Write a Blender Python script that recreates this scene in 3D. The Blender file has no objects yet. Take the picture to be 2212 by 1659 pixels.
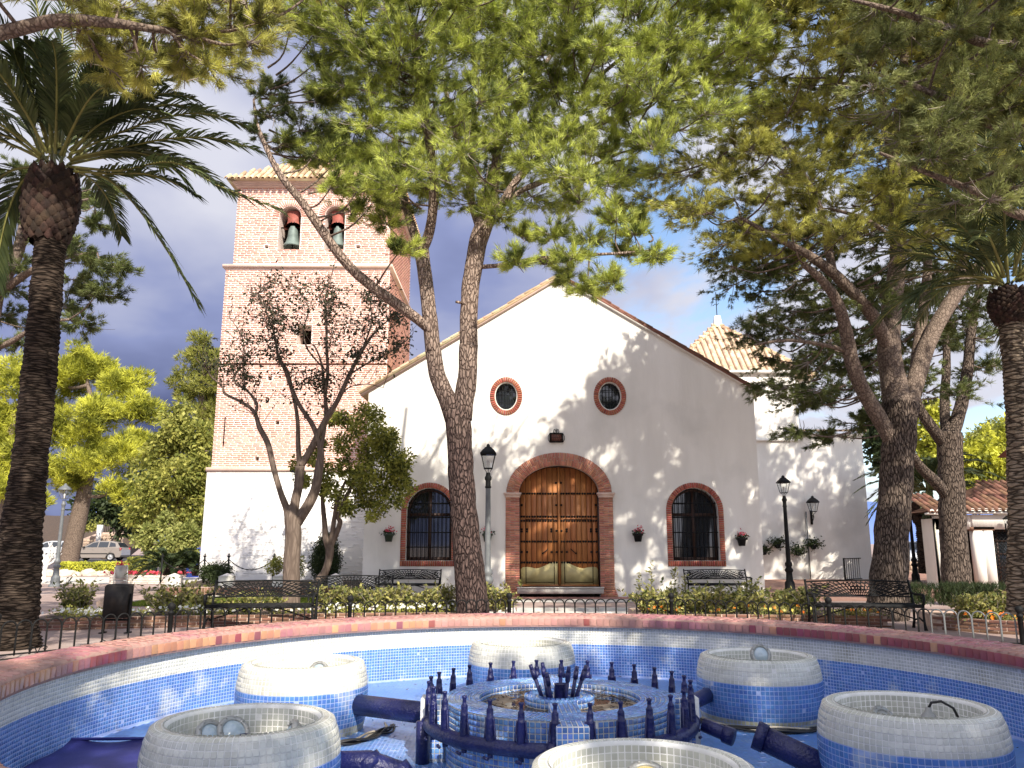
import bpy, bmesh, math, random
import numpy as np
from mathutils import Vector, Matrix, noise as mnoise
random.seed(7); R = np.random.default_rng(7)
PI = math.pi
scene = bpy.context.scene
COL = scene.collection
# ------------------------------------------------------------------ camera, sky, sun, exposure
CAMZ = 1.6; PITCH = math.radians(11.276); FPX = 1731.7
cam_d = bpy.data.cameras.new('camera'); cam = bpy.data.objects.new('camera', cam_d); COL.objects.link(cam)
cam.location = (0, 0, CAMZ); cam.rotation_euler = (PI/2 + PITCH, 0, 0)
cam_d.sensor_width = 36; cam_d.lens = 36*2004.15/2560; cam_d.clip_end = 12000; cam_d.clip_start = 0.05
scene.camera = cam
SUN_AZ = math.radians(20); SUN_EL = math.radians(40)        # sun behind and to the right of the camera
SUNV = Vector((math.sin(SUN_AZ)*math.cos(SUN_EL), -math.cos(SUN_AZ)*math.cos(SUN_EL), math.sin(SUN_EL)))
sd = bpy.data.lights.new('sun', 'SUN'); sd.energy = 5.0; sd.angle = math.radians(0.55); sd.color = (1.0, 0.915, 0.79)
so = bpy.data.objects.new('sun', sd); COL.objects.link(so); so.rotation_euler = SUNV.to_track_quat('Z', 'Y').to_euler(); so.location = SUNV*60
vs = scene.view_settings
scene.display_settings.display_device = 'sRGB'
vs.view_transform = 'Standard'; vs.look = 'None'; vs.gamma = 1; vs.use_curve_mapping = False; vs.exposure = 0.68
scene.render.film_transparent = False
world = bpy.data.worlds.new("World"); scene.world = world; world.use_nodes = True
def build_world():
    nt = world.node_tree; nt.nodes.clear(); N = nt.nodes.new; L = nt.links.new
    out = N('ShaderNodeOutputWorld')
    sky = N('ShaderNodeTexSky'); sky.sky_type = 'NISHITA'; sky.sun_disc = False
    sky.sun_elevation = SUN_EL; sky.sun_rotation = math.atan2(SUNV.x, SUNV.y); sky.altitude = 400; sky.air_density = 1.0; sky.dust_density = .8; sky.ozone_density = 1.2
    b1 = N('ShaderNodeBackground'); b1.inputs[1].default_value = 0.15; L(sky.outputs[0], b1.inputs[0])
    tc = N('ShaderNodeTexCoord'); sep = N('ShaderNodeSeparateXYZ'); L(tc.outputs['Generated'], sep.inputs[0])
    def M(op, a, b=None, c=None):
        m = N('ShaderNodeMath'); m.operation = op
        for i, v in enumerate((a, b, c)):
            if v is None: continue
            if isinstance(v, (int, float)): m.inputs[i].default_value = v
            else: L(v, m.inputs[i])
        return m.outputs[0]
    den = M('ADD', M('MAXIMUM', sep.outputs[2], 0.0), 0.42)
    cx = M('DIVIDE', sep.outputs[0], den); cy = M('DIVIDE', sep.outputs[1], den)
    comb = N('ShaderNodeCombineXYZ'); L(cx, comb.inputs[0]); L(cy, comb.inputs[1]); L(sep.outputs[2], comb.inputs[2])
    n1 = N('ShaderNodeTexNoise'); n1.inputs['Scale'].default_value = 2.3; n1.inputs['Detail'].default_value = 7; n1.inputs['Roughness'].default_value = .55; n1.inputs['Distortion'].default_value = .25
    L(comb.outputs[0], n1.inputs['Vector'])
    n2 = N('ShaderNodeTexNoise'); n2.inputs['Scale'].default_value = 1.9; n2.inputs['Detail'].default_value = 5
    mp = N('ShaderNodeMapping'); mp.inputs['Location'].default_value = (3.1, 1.7, .4); L(comb.outputs[0], mp.inputs[0]); L(mp.outputs[0], n2.inputs['Vector'])
    # a bank of storm cloud fills the north-west, broken cloud the rest
    bank = N('ShaderNodeMapRange'); bank.interpolation_type = 'SMOOTHSTEP'; bank.inputs['From Min'].default_value = .11; bank.inputs['From Max'].default_value = -.16
    L(M('ADD', sep.outputs[0], M('MULTIPLY', sep.outputs[1], -.06)), bank.inputs['Value'])
    cov = N('ShaderNodeMapRange'); cov.interpolation_type = 'SMOOTHSTEP'; cov.inputs['From Min'].default_value = .44; cov.inputs['From Max'].default_value = .56
    L(M('ADD', n1.outputs[0], M('MULTIPLY', bank.outputs[0], .4)), cov.inputs['Value'])
    facing = N('ShaderNodeVectorMath'); facing.operation = 'DOT_PRODUCT'; L(tc.outputs['Generated'], facing.inputs[0]); facing.inputs[1].default_value = SUNV
    fs = M('MULTIPLY_ADD', facing.outputs['Value'], .5, .5)
    # cloud brightness: undersides of the bank near the horizon are dark, tops and the sun side bright
    dark = M('MULTIPLY', bank.outputs[0], M('SUBTRACT', 1.0, M('MINIMUM', M('MULTIPLY', M('MAXIMUM', sep.outputs[2], 0.0), 2.1), 1.0)))
    br = M('ADD', M('ADD', M('MULTIPLY', n2.outputs[0], 2.0), M('MULTIPLY_ADD', bank.outputs[0], -.16, .18)), M('MULTIPLY', dark, -.95))
    br = M('MAXIMUM', M('MINIMUM', br, 1.0), .02)
    cr = N('ShaderNodeValToRGB'); cr.color_ramp.elements[0].color = (.095, .118, .27, 1); cr.color_ramp.elements[1].color = (.84, .85, .97, 1)
    e = cr.color_ramp.elements.new(.5); e.color = (.34, .395, .68, 1)
    L(br, cr.inputs[0])
    b2 = N('ShaderNodeBackground'); L(cr.outputs[0], b2.inputs[0]); L(M('MULTIPLY_ADD', M('POWER', fs, 3.0),  .62, .54), b2.inputs[1])
    mix = N('ShaderNodeMixShader'); L(cov.outputs[0], mix.inputs[0]); L(b1.outputs[0], mix.inputs[1]); L(b2.outputs[0], mix.inputs[2])
    L(mix.outputs[0], out.inputs[0])
build_world()
# ------------------------------------------------------------------ helpers
CP, SP = math.cos(PITCH), math.sin(PITCH)
def at(px, py, Y):
    """world point at distance Y whose image lies at px, py in a 2212 x 1659 view (used to survey positions)"""
    a = (px-1106)/FPX; b = (829.5-py)/FPX
    k = Y/(CP - b*SP)
    return Vector((a*k, Y, CAMZ + (SP + b*CP)*k))
def gz(x, y):
    if y < 16: return .1
    if y < 20: return .1*(20-y)/4
    if y < 38: return 0
    return min(.3, .3*(y-38)/20)
ORG = {}
def tag(o, label=None, cat=None, group=None, kind=None):
    if label: o['label'] = label
    if cat: o['category'] = cat
    if group: o['group'] = group
    if kind: o['kind'] = kind
    return o
def thing(name, label, cat, loc=(0, 0, 0), rotz=0, group=None):
    o = bpy.data.objects.new(name, None); COL.objects.link(o)
    o.location = loc; o.rotation_euler = (0, 0, rotz); o.empty_display_size = .2
    ORG[o] = Vector(loc)
    return tag(o, label, cat, group)
def place_copy(root, loc, rotz=None, label=None, scale=None):
    def cp(o, parent):
        c = o.copy(); COL.objects.link(c)
        if parent: c.parent = parent
        for ch in [k for k in KIDS.get(o, [])]:
            n = cp(ch, c); KIDS.setdefault(c, []).append(n)
        return c
    r = cp(root, None); r.location = loc
    if rotz is not None: r.rotation_euler = (0, 0, rotz)
    if scale: r.scale = (scale,)*3
    if label: r['label'] = label
    ORG[r] = Vector(loc)
    return r
KIDS = {}
def link(o, parent=None):
    COL.objects.link(o)
    if parent is not None:
        o.parent = parent; KIDS.setdefault(parent, []).append(o)
        ORG[o] = ORG.get(parent, Vector((0, 0, 0)))
    return o
def np_mesh(name, V, faces, mats, smooth=False, midx=None):
    """faces: list of int arrays (n,k)"""
    me = bpy.data.meshes.new(name)
    V = np.asarray(V, np.float32)
    me.vertices.add(len(V)); me.vertices.foreach_set('co', V.ravel())
    faces = [np.asarray(f, np.int32) for f in faces if len(f)]
    nl = sum(f.size for f in faces); npoly = sum(len(f) for f in faces)
    me.loops.add(nl); me.polygons.add(npoly)
    me.loops.foreach_set('vertex_index', np.concatenate([f.ravel() for f in faces]))
    tot = np.concatenate([np.full(len(f), f.shape[1], np.int32) for f in faces])
    st = np.concatenate([[0], np.cumsum(tot)[:-1]]).astype(np.int32)
    me.polygons.foreach_set('loop_start', st); me.polygons.foreach_set('loop_total', tot)
    if midx is not None: me.polygons.foreach_set('material_index', np.asarray(midx, np.int32))
    if smooth: me.polygons.foreach_set('use_smooth', np.ones(npoly, bool))
    for m in (mats if isinstance(mats, (list, tuple)) else [mats]): me.materials.append(m)
    me.update(calc_edges=True)
    return me
ORD = 'first second third fourth fifth sixth seventh eighth ninth tenth eleventh twelfth thirteenth fourteenth fifteenth sixteenth seventeenth eighteenth nineteenth twentieth'.split()+['twenty-'+q for q in 'first second third fourth fifth sixth seventh eighth ninth'.split()]
class MB:
    def __init__(s): s.V = []; s.F = []; s.n = 0
    def add(s, V, F):
        V = np.asarray(V, float).reshape(-1, 3); s.V.append(V)
        byk = {}
        for f in F: byk.setdefault(len(f), []).append(f)
        for k, l in byk.items(): s.F.append(np.asarray(l, int)+s.n)
        s.n += len(V); return s
    def addnp(s, V, F):
        V = np.asarray(V, float).reshape(-1, 3); s.V.append(V); s.F.append(np.asarray(F, int)+s.n); s.n += len(V); return s
    def box(s, c, size, rotz=0, M=None):
        hx, hy, hz = size[0]/2, size[1]/2, size[2]/2
        v = np.array([[x, y, z] for x in (-hx, hx) for y in (-hy, hy) for z in (-hz, hz)])
        if M is not None: v = v@np.array(M.to_3x3()).T
        elif rotz:
            cs, sn = math.cos(rotz), math.sin(rotz); v = np.stack([v[:, 0]*cs-v[:, 1]*sn, v[:, 0]*sn+v[:, 1]*cs, v[:, 2]], 1)
        v = v+np.array(c)
        return s.add(v, [(0, 1, 3, 2), (4, 6, 7, 5), (0, 4, 5, 1), (2, 3, 7, 6), (0, 2, 6, 4), (1, 5, 7, 3)])
    def tube(s, pts, rad, n=8, cap=True, jit=0.0, seed=0):
        P = np.array([tuple(p) for p in pts], float); m = len(P)
        rad = np.full(m, rad, float) if np.isscalar(rad) else np.array(rad, float)
        T = np.gradient(P, axis=0); T /= np.linalg.norm(T, axis=1)[:, None]+1e-9
        u = np.cross(T[0], [0, 0, 1.]); 
        if np.linalg.norm(u) < .1: u = np.cross(T[0], [0, 1., 0])
        u /= np.linalg.norm(u); U = [u]
        for i in range(1, m):
            u = U[-1]-T[i]*np.dot(U[-1], T[i]); u /= np.linalg.norm(u)+1e-9; U.append(u)
        U = np.array(U); W = np.cross(T, U)
        a = np.linspace(0, 2*PI, n, endpoint=False)
        rr = rad[:, None]*np.ones((1, n))
        if jit:
            for i in range(m):
                for j in range(n):
                    q = Vector(P[i])*3.1+Vector((math.cos(a[j]), math.sin(a[j]), seed))*1.7
                    rr[i, j] *= 1+jit*mnoise.noise(q)
        V = P[:, None]+rr[..., None]*(np.cos(a)[None, :, None]*U[:, None]+np.sin(a)[None, :, None]*W[:, None])
        i, j = np.meshgrid(np.arange(m-1), np.arange(n), indexing='ij'); k = (j+1) % n
        F = np.stack([i*n+j, i*n+k, (i+1)*n+k, (i+1)*n+j], -1).reshape(-1, 4)
        s.addnp(V, F)
        if cap:
            s.F.append(np.array([list(range(n))[::-1]])+s.n-m*n); s.F.append(np.array([list(range((m-1)*n, m*n))])+s.n-m*n)
        return s
    def lathe(s, prof, c=(0, 0, 0), n=16, a0=0, arc=2*PI, cap=False):
        full = abs(arc-2*PI) < 1e-6
        a = a0+np.linspace(0, arc, n, endpoint=not full); m = len(prof); p = np.array(prof, float)
        V = np.stack([p[:, 0][:, None]*np.cos(a), p[:, 0][:, None]*np.sin(a), p[:, 1][:, None]*np.ones_like(a)], -1)+np.array(c)
        i, j = np.meshgrid(np.arange(m-1), np.arange(n if full else n-1), indexing='ij'); k = (j+1) % n
        s.addnp(V, np.stack([i*n+j, i*n+k, (i+1)*n+k, (i+1)*n+j], -1).reshape(-1, 4))
        if cap: s.F.append(np.array([list(range((m-1)*n, m*n))])+s.n-m*n)
        return s
    def prism(s, poly, y0, y1):
        """polygon in (x,z), extruded along y"""
        n = len(poly); V = [(x, y0, z) for x, z in poly]+[(x, y1, z) for x, z in poly]
        F = [tuple(range(n)), tuple(range(2*n-1, n-1, -1))]+[(i, i+n, (i+1) % n+n, (i+1) % n) for i in range(n)]
        return s.add(V, F)
    def quad(s, a, b, c, d): return s.add([tuple(a), tuple(b), tuple(c), tuple(d)], [(0, 1, 2, 3)])
    def arrays(s): return np.concatenate(s.V), s.F
    def build(s, name, mat, parent=None, smooth=False, local=False):
        V, F = s.arrays()
        if parent is not None and not local: V = V-np.array(ORG.get(parent, Vector((0, 0, 0))))
        o = bpy.data.objects.new(name, np_mesh(name, V, F, mat, smooth)); return link(o, parent)
def rotate_faces_ok(o): return o
def leaf_quads(C, size, D=None, asp=.5, flat=0.0):
    k = len(C); u = R.normal(0, 1, (k, 3)); 
    if D is not None: u = u*.6+D
    u /= np.linalg.norm(u, axis=1)[:, None]; v = np.cross(u, R.normal(0, 1, (k, 3))+np.array([0, 0, flat])); v /= np.linalg.norm(v, axis=1)[:, None]+1e-9
    s = size*R.uniform(.6, 1.25, (k, 1)); 
    V = np.stack([C, C+u*s*.5+v*s*asp*.5, C+u*s, C+u*s*.5-v*s*asp*.5], 1).reshape(-1, 3); return V, np.arange(4*k).reshape(-1, 4)
# unit piece shapes: x,y in -.5..5, z 0..1
def piece_mesh(kind):
    if kind == 'tile':
        i = .40
        V = [(-.5, -.5, 0), (.5, -.5, 0), (.5, .5, 0), (-.5, .5, 0), (-i-.04, -i-.04, 1), (i+.04, -i-.04, 1), (i+.04, i+.04, 1), (-i-.04, i+.04, 1)]
        F = [(4, 5, 6, 7), (0, 1, 5, 4), (1, 2, 6, 5), (2, 3, 7, 6), (3, 0, 4, 7)]
    elif kind == 'brick':
        V = [(-.5, -.5, 0), (.5, -.5, 0), (.5, .5, 0), (-.5, .5, 0), (-.48, -.44, 1), (.48, -.46, 1), (.48, .44, 1), (-.48, .46, 1)]
        F = [(4, 5, 6, 7), (0, 1, 5, 4), (1, 2, 6, 5), (2, 3, 7, 6), (3, 0, 4, 7)]
    elif kind == 'barrel':      # half-round roof tile, axis y, arch up z
        V = []; F = []; n = 6
        for k, y in enumerate((-.5, .5)):
            w = .5 if k == 0 else .42
            for j in range(n+1):
                a = PI*j/n; V.append((-w*math.cos(a), y, math.sin(a)*(1 if k == 0 else .84)))
        for j in range(n): F.append((j, j+1, n+2+j, n+1+j))
        for k, y in enumerate((-.5, .5)):
            for j in range(n+1):
                a = PI*j/n; V.append((-.36*math.cos(a), y, .7*math.sin(a)))
        o = 2*(n+1)
        for j in range(n): F.append((j+1, j, o+j, o+j+1)); F.append((o+j, o+n+1+j, o+n+2+j, o+j+1))
    elif kind == 'scale':     # pointed leaf-base scale
        V = [(-.5, -.1, 0), (0, -.5, .1), (.5, -.1, 0), (0, .6, .9), (0, -.05, 1.0), (-.3, .25, .5), (.3, .25, .5)]
        F = [(0, 1, 4), (1, 2, 4), (2, 6, 4), (6, 3, 4), (3, 5, 4), (5, 0, 4)]
    return np.array(V, float), F
PM = {}
def proto(kind, mat):
    if (kind, mat) not in PM:
        V, F = piece_mesh(kind); mb = MB(); mb.add(V, F); PM[(kind, mat)] = (np_mesh(kind, *mb.arrays(), mat), V, F)
    return PM[(kind, mat)]
def pieces(parent, name, mat, kind, C, T, U, N, limit=300, stuff=None):
    """C centres; T,U,N already scaled axis vectors (arrays n,3). nearest `limit` become parts, the rest one stuff part"""
    C, T, U, N = [np.asarray(a, float).reshape(-1, 3) for a in (C, T, U, N)]
    me, PV, PF = proto(kind, mat)
    camv = np.array([0, 0, CAMZ])-C; dist = np.linalg.norm(camv, axis=1)
    facing = np.einsum('ij,ij->i', camv, N)/(dist*np.linalg.norm(N, axis=1)+1e-9)
    dep = C[:, 1]*CP+(C[:, 2]-CAMZ)*SP; up = -C[:, 1]*SP+(C[:, 2]-CAMZ)*CP
    inv = (dep > .3) & (abs(C[:, 0]) < .64*dep) & (abs(up) < .48*dep)
    size = np.linalg.norm(T, axis=1)*np.linalg.norm(U, axis=1)/dist**2*np.clip(facing, .02, 1)*np.where(inv, 1, 1e-3)
    order = np.argsort(-size); org = np.array(ORG.get(parent, Vector((0, 0, 0)))) if parent is not None else np.zeros(3)
    res = []
    for i in order[:limit]:
        o = bpy.data.objects.new(name, me)
        c = C[i]-org
        o.matrix_local = Matrix(((T[i][0], U[i][0], N[i][0], c[0]), (T[i][1], U[i][1], N[i][1], c[1]), (T[i][2], U[i][2], N[i][2], c[2]), (0, 0, 0, 1)))
        link(o, parent); res.append(o)
    rest = order[limit:]
    if len(rest):
        V = C[rest][:, None]+PV[None, :, 0:1]*T[rest][:, None]+PV[None, :, 1:2]*U[rest][:, None]+PV[None, :, 2:3]*N[rest][:, None]-org
        nv = len(PV); base = np.arange(len(rest))[:, None, None]*nv
        byk = {}
        for f in PF: byk.setdefault(len(f), []).append(f)
        Fs = [(base+np.array(l)[None]).reshape(-1, k) for k, l in byk.items()]
        o = bpy.data.objects.new(stuff or name+'_field', np_mesh(name, V.reshape(-1, 3), Fs, mat)); o['kind'] = 'stuff'; link(o, parent); res.append(o)
    return res
# ------------------------------------------------------------------ materials
def srgb(r, g, b):
    f = lambda c: ((c/255+.055)/1.055)**2.4 if c/255 > .04045 else c/255/12.92
    return (f(r), f(g), f(b), 1)
def pmat(name, c1, c2=None, scale=3, rough=.7, bump=0, bscale=30, rnd=0, spec=.4, metal=0, detail=5, c3=None, s3=.6, t3=(.52, .62), stretch=None, coat=0, bdist=.02):
    m = bpy.data.materials.new(name); m.use_nodes = True; nt = m.node_tree; N = nt.nodes.new; L = nt.links.new
    p = nt.nodes['Principled BSDF']; p.inputs['Roughness'].default_value = rough; p.inputs['Metallic'].default_value = metal; p.inputs['Specular IOR Level'].default_value = spec
    if coat: p.inputs['Coat Weight'].default_value = coat; p.inputs['Coat Roughness'].default_value = .12
    c1 = tuple(c1)[:3]+(1,); c2 = tuple(c2 or c1)[:3]+(1,)
    g = N('ShaderNodeNewGeometry'); vec = g.outputs['Position']
    if stretch:
        mp = N('ShaderNodeMapping'); mp.inputs['Scale'].default_value = stretch; L(vec, mp.inputs[0]); vec = mp.outputs[0]
    n = N('ShaderNodeTexNoise'); n.inputs['Scale'].default_value = scale; n.inputs['Detail'].default_value = detail; L(vec, n.inputs['Vector'])
    r = N('ShaderNodeValToRGB'); r.color_ramp.elements[0].position = .35; r.color_ramp.elements[1].position = .65
    r.color_ramp.elements[0].color = c1; r.color_ramp.elements[1].color = c2; L(n.outputs[0], r.inputs[0]); col = r.outputs[0]
    if c3:
        n3 = N('ShaderNodeTexNoise'); n3.inputs['Scale'].default_value = s3; n3.inputs['Detail'].default_value = 7; L(g.outputs['Position'], n3.inputs['Vector'])
        mr = N('ShaderNodeMapRange'); mr.inputs['From Min'].default_value = t3[0]; mr.inputs['From Max'].default_value = t3[1]; L(n3.outputs[0], mr.inputs[0])
        mx = N('ShaderNodeMix'); mx.data_type = 'RGBA'; L(mr.outputs[0], mx.inputs['Factor']); L(col, mx.inputs['A']); mx.inputs['B'].default_value = tuple(c3)[:3]+(1,); col = mx.outputs['Result']
    if rnd:
        oi = N('ShaderNodeObjectInfo'); a = N('ShaderNodeMath'); a.operation = 'ADD'; L(oi.outputs['Random'], a.inputs[0]); L(g.outputs['Random Per Island'], a.inputs[1])
        f = N('ShaderNodeMath'); f.operation = 'FRACT'; L(a.outputs[0], f.inputs[0])
        mr = N('ShaderNodeMapRange'); mr.inputs['To Min'].default_value = 1-rnd; mr.inputs['To Max'].default_value = 1+rnd*.8; L(f.outputs[0], mr.inputs[0])
        h = N('ShaderNodeHueSaturation'); L(col, h.inputs['Color']); L(mr.outputs[0], h.inputs['Value'])
        f2 = N('ShaderNodeMath'); f2.operation = 'MULTIPLY'; L(f.outputs[0], f2.inputs[0]); f2.inputs[1].default_value = 7.31
        f3 = N('ShaderNodeMath'); f3.operation = 'FRACT'; L(f2.outputs[0], f3.inputs[0])
        mr2 = N('ShaderNodeMapRange'); mr2.inputs['To Min'].default_value = .5-.05*rnd; mr2.inputs['To Max'].default_value = .5+.05*rnd; L(f3.outputs[0], mr2.inputs[0]); L(mr2.outputs[0], h.inputs['Hue'])
        col = h.outputs[0]
    L(col, p.inputs['Base Color'])
    if bump:
        nb = N('ShaderNodeTexNoise'); nb.inputs['Scale'].default_value = bscale; nb.inputs['Detail'].default_value = 6; L(vec, nb.inputs['Vector'])
        b = N('ShaderNodeBump'); b.inputs['Strength'].default_value = bump; b.inputs['Distance'].default_value = bdist; L(nb.outputs[0], b.inputs['Height']); L(b.outputs[0], p.inputs['Normal'])
    return m
def fmat(name, c1, c2, trans=.4, scale=1.2, rough=.6, isl=.45):
    m = bpy.data.materials.new(name); m.use_nodes = True; nt = m.node_tree; nt.nodes.clear(); N = nt.nodes.new; L = nt.links.new
    out = N('ShaderNodeOutputMaterial'); g = N('ShaderNodeNewGeometry')
    n = N('ShaderNodeTexNoise'); n.inputs['Scale'].default_value = scale; n.inputs['Detail'].default_value = 4; L(g.outputs['Position'], n.inputs['Vector'])
    ad = N('ShaderNodeMath'); ad.operation = 'MULTIPLY_ADD'; L(g.outputs['Random Per Island'], ad.inputs[0]); ad.inputs[1].default_value = isl; 
    sb = N('ShaderNodeMath'); sb.operation = 'SUBTRACT'; L(n.outputs[0], sb.inputs[0]); sb.inputs[1].default_value = isl*.49; L(sb.outputs[0], ad.inputs[2])
    r = N('ShaderNodeValToRGB'); r.color_ramp.elements[0].position = .3 if isl > .2 else .36; r.color_ramp.elements[1].position = .7 if isl > .2 else .62
    r.color_ramp.elements[0].color = tuple(c1)[:3]+(1,); r.color_ramp.elements[1].color = tuple(c2)[:3]+(1,); L(ad.outputs[0], r.inputs[0])
    d = N('ShaderNodeBsdfPrincipled'); d.inputs['Roughness'].default_value = rough; d.inputs['Specular IOR Level'].default_value = .3; L(r.outputs[0], d.inputs['Base Color'])
    t = N('ShaderNodeBsdfTranslucent'); L(r.outputs[0], t.inputs[0])
    mx = N('ShaderNodeMixShader'); mx.inputs[0].default_value = trans; L(d.outputs[0], mx.inputs[1]); L(t.outputs[0], mx.inputs[2]); L(mx.outputs[0], out.inputs[0])
    return m
def bark_mat(name, c1, c2, c3, scale=9, stretch=(1, 1, .3), bump=1.0, upper=None, zr=(5, 8)):
    m = bpy.data.materials.new(name); m.use_nodes = True; nt = m.node_tree; N = nt.nodes.new; L = nt.links.new
    p = nt.nodes['Principled BSDF']; p.inputs['Roughness'].default_value = .9; p.inputs['Specular IOR Level'].default_value = .15
    g = N('ShaderNodeNewGeometry'); mp = N('ShaderNodeMapping'); mp.inputs['Scale'].default_value = stretch; L(g.outputs['Position'], mp.inputs[0])
    w = N('ShaderNodeTexNoise'); w.inputs['Scale'].default_value = 5; w.inputs['Detail'].default_value = 4; L(mp.outputs[0], w.inputs['Vector'])
    mixv = N('ShaderNodeMix'); mixv.data_type = 'VECTOR'; mixv.inputs['Factor'].default_value = .12; L(mp.outputs[0], mixv.inputs['A']); L(w.outputs[1], mixv.inputs['B'])
    v = N('ShaderNodeTexVoronoi'); v.feature = 'DISTANCE_TO_EDGE'; v.inputs['Scale'].default_value = scale; L(mixv.outputs['Result'], v.inputs['Vector'])
    n = N('ShaderNodeTexNoise'); n.inputs['Scale'].default_value = scale*2.2; n.inputs['Detail'].default_value = 7; L(mp.outputs[0], n.inputs['Vector'])
    mr = N('ShaderNodeMapRange'); mr.inputs['From Max'].default_value = .16; L(v.outputs[0], mr.inputs[0])
    r = N('ShaderNodeValToRGB'); r.color_ramp.elements[0].position = .38; r.color_ramp.elements[1].position = .62; r.color_ramp.elements[0].color = tuple(c2)[:3]+(1,); r.color_ramp.elements[1].color = tuple(c3)[:3]+(1,); L(n.outputs[0], r.inputs[0])
    mx = N('ShaderNodeMix'); mx.data_type = 'RGBA'; L(mr.outputs[0], mx.inputs['Factor']); mx.inputs['A'].default_value = tuple(c1)[:3]+(1,); L(r.outputs[0], mx.inputs['B']); L(mx.outputs['Result'], p.inputs['Base Color'])
    if upper:       # bark pales up the stems; shade on the lower trunk is darkened in
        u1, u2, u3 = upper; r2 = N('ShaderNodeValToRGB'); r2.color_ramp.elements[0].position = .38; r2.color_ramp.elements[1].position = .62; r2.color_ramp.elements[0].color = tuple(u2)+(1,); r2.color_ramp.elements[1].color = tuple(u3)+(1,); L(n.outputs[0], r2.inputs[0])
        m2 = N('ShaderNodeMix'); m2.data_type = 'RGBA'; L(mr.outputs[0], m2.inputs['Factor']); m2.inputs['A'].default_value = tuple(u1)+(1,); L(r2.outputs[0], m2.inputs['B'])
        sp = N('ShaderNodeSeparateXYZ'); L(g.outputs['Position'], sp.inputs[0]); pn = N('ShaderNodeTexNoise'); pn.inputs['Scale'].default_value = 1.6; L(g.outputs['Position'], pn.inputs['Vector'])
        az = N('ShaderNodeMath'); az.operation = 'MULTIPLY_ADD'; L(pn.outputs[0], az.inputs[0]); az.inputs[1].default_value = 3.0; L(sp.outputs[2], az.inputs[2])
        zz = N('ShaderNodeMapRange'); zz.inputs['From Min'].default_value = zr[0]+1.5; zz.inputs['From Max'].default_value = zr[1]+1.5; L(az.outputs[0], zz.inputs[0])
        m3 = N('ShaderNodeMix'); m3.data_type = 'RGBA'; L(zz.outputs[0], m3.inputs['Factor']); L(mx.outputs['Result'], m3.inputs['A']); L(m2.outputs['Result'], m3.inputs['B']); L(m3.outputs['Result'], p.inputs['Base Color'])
    ad = N('ShaderNodeMath'); ad.operation = 'MULTIPLY_ADD'; L(n.outputs[0], ad.inputs[0]); ad.inputs[1].default_value = .5; L(mr.outputs[0], ad.inputs[2])
    b = N('ShaderNodeBump'); b.inputs['Strength'].default_value = bump; b.inputs['Distance'].default_value = .03; L(ad.outputs[0], b.inputs['Height']); L(b.outputs[0], p.inputs['Normal'])
    return m
def glass_mat(name, c=(.02, .024, .03)):
    m = bpy.data.materials.new(name); m.use_nodes = True; p = m.node_tree.nodes['Principled BSDF']
    p.inputs['Base Color'].default_value = tuple(c)+(1,); p.inputs['Roughness'].default_value = .04; p.inputs['Specular IOR Level'].default_value = .9
    return m
def clear_glass(name):
    m = bpy.data.materials.new(name); m.use_nodes = True; nt = m.node_tree; nt.nodes.clear(); N = nt.nodes.new; L = nt.links.new
    out = N('ShaderNodeOutputMaterial'); t = N('ShaderNodeBsdfTransparent'); t.inputs[0].default_value = (.93, .95, .95, 1); g = N('ShaderNodeBsdfGlossy'); g.inputs['Roughness'].default_value = .05
    mx = N('ShaderNodeMixShader'); mx.inputs[0].default_value = .12; L(t.outputs[0], mx.inputs[1]); L(g.outputs[0], mx.inputs[2]); L(mx.outputs[0], out.inputs[0]); return m
M = {}
M['plaster'] = pmat('white_plaster', (.80, .78, .725), (.73, .71, .655), 1.1, .85, .3, 9, c3=(.58, .57, .525), s3=.6, t3=(.52, .80), stretch=(1.6, 1.6, .35), bdist=.02, spec=.2)
M['whitewash'] = pmat('whitewash', (.82, .80, .765), (.77, .755, .725), 2, .85, .35, 14, stretch=(.35, .35, 1.6), bdist=.03, spec=.2)
M['trim'] = pmat('pale_brick_trim', (.70, .53, .44), (.62, .45, .36), 4, .8, .2, 20)
M['mortar'] = pmat('mortar', (.83, .71, .645), (.76, .63, .56), 3, .95, .4, 40, spec=.1)
M['tbrick'] = pmat('tower_brick', (.63, .345, .27), (.57, .295, .225), .7, .9, .3, 60, rnd=.17, spec=.15)
M['sbrick'] = pmat('surround_brick', (.40, .125, .08), (.33, .10, .064), 5, .8, .3, 80, rnd=.28, spec=.2)
M['dbrick'] = pmat('door_brick', (.55, .245, .16), (.47, .19, .12), 5, .85, .3, 80, rnd=.30, spec=.2)
M['bedbrick'] = pmat('bed_brick', (.23, .125, .085), (.17, .095, .07), 5, .9, .4, 60, rnd=.3, spec=.1)
M['tjoint'] = pmat('brick_joint', (.46, .35, .285), (.37, .27, .22), 5, .95, spec=.1)
M['rooftile'] = pmat('clay_roof_tile', (.55, .39, .25), (.46, .30, .19), 4, .85, .3, 40, rnd=.35, spec=.15, c3=(.56, .48, .30), s3=2.2, t3=(.5, .65))
M['darktile'] = pmat('weathered_roof_tile', (.23, .12, .08), (.15, .085, .06), 4, .9, .3, 40, rnd=.35, spec=.1)
M['paletile'] = pmat('pale_roof_tile', (.62, .47, .34), (.50, .36, .25), 5, .85, .3, 40, rnd=.3, spec=.15)
M['wood'] = pmat('varnished_wood', (.44, .175, .06), (.32, .115, .038), 6, .45, .25, 30, rnd=.14, stretch=(9, 9, .5), spec=.4)
M['brass'] = pmat('brass_plate', (.56, .47, .22), (.48, .40, .18), 2.5, .42, .15, 30, metal=.25, spec=.5)
M['iron'] = pmat('black_iron', (.008, .009, .010), (.015, .015, .015), 12, .6, .2, 80, spec=.12)
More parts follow.
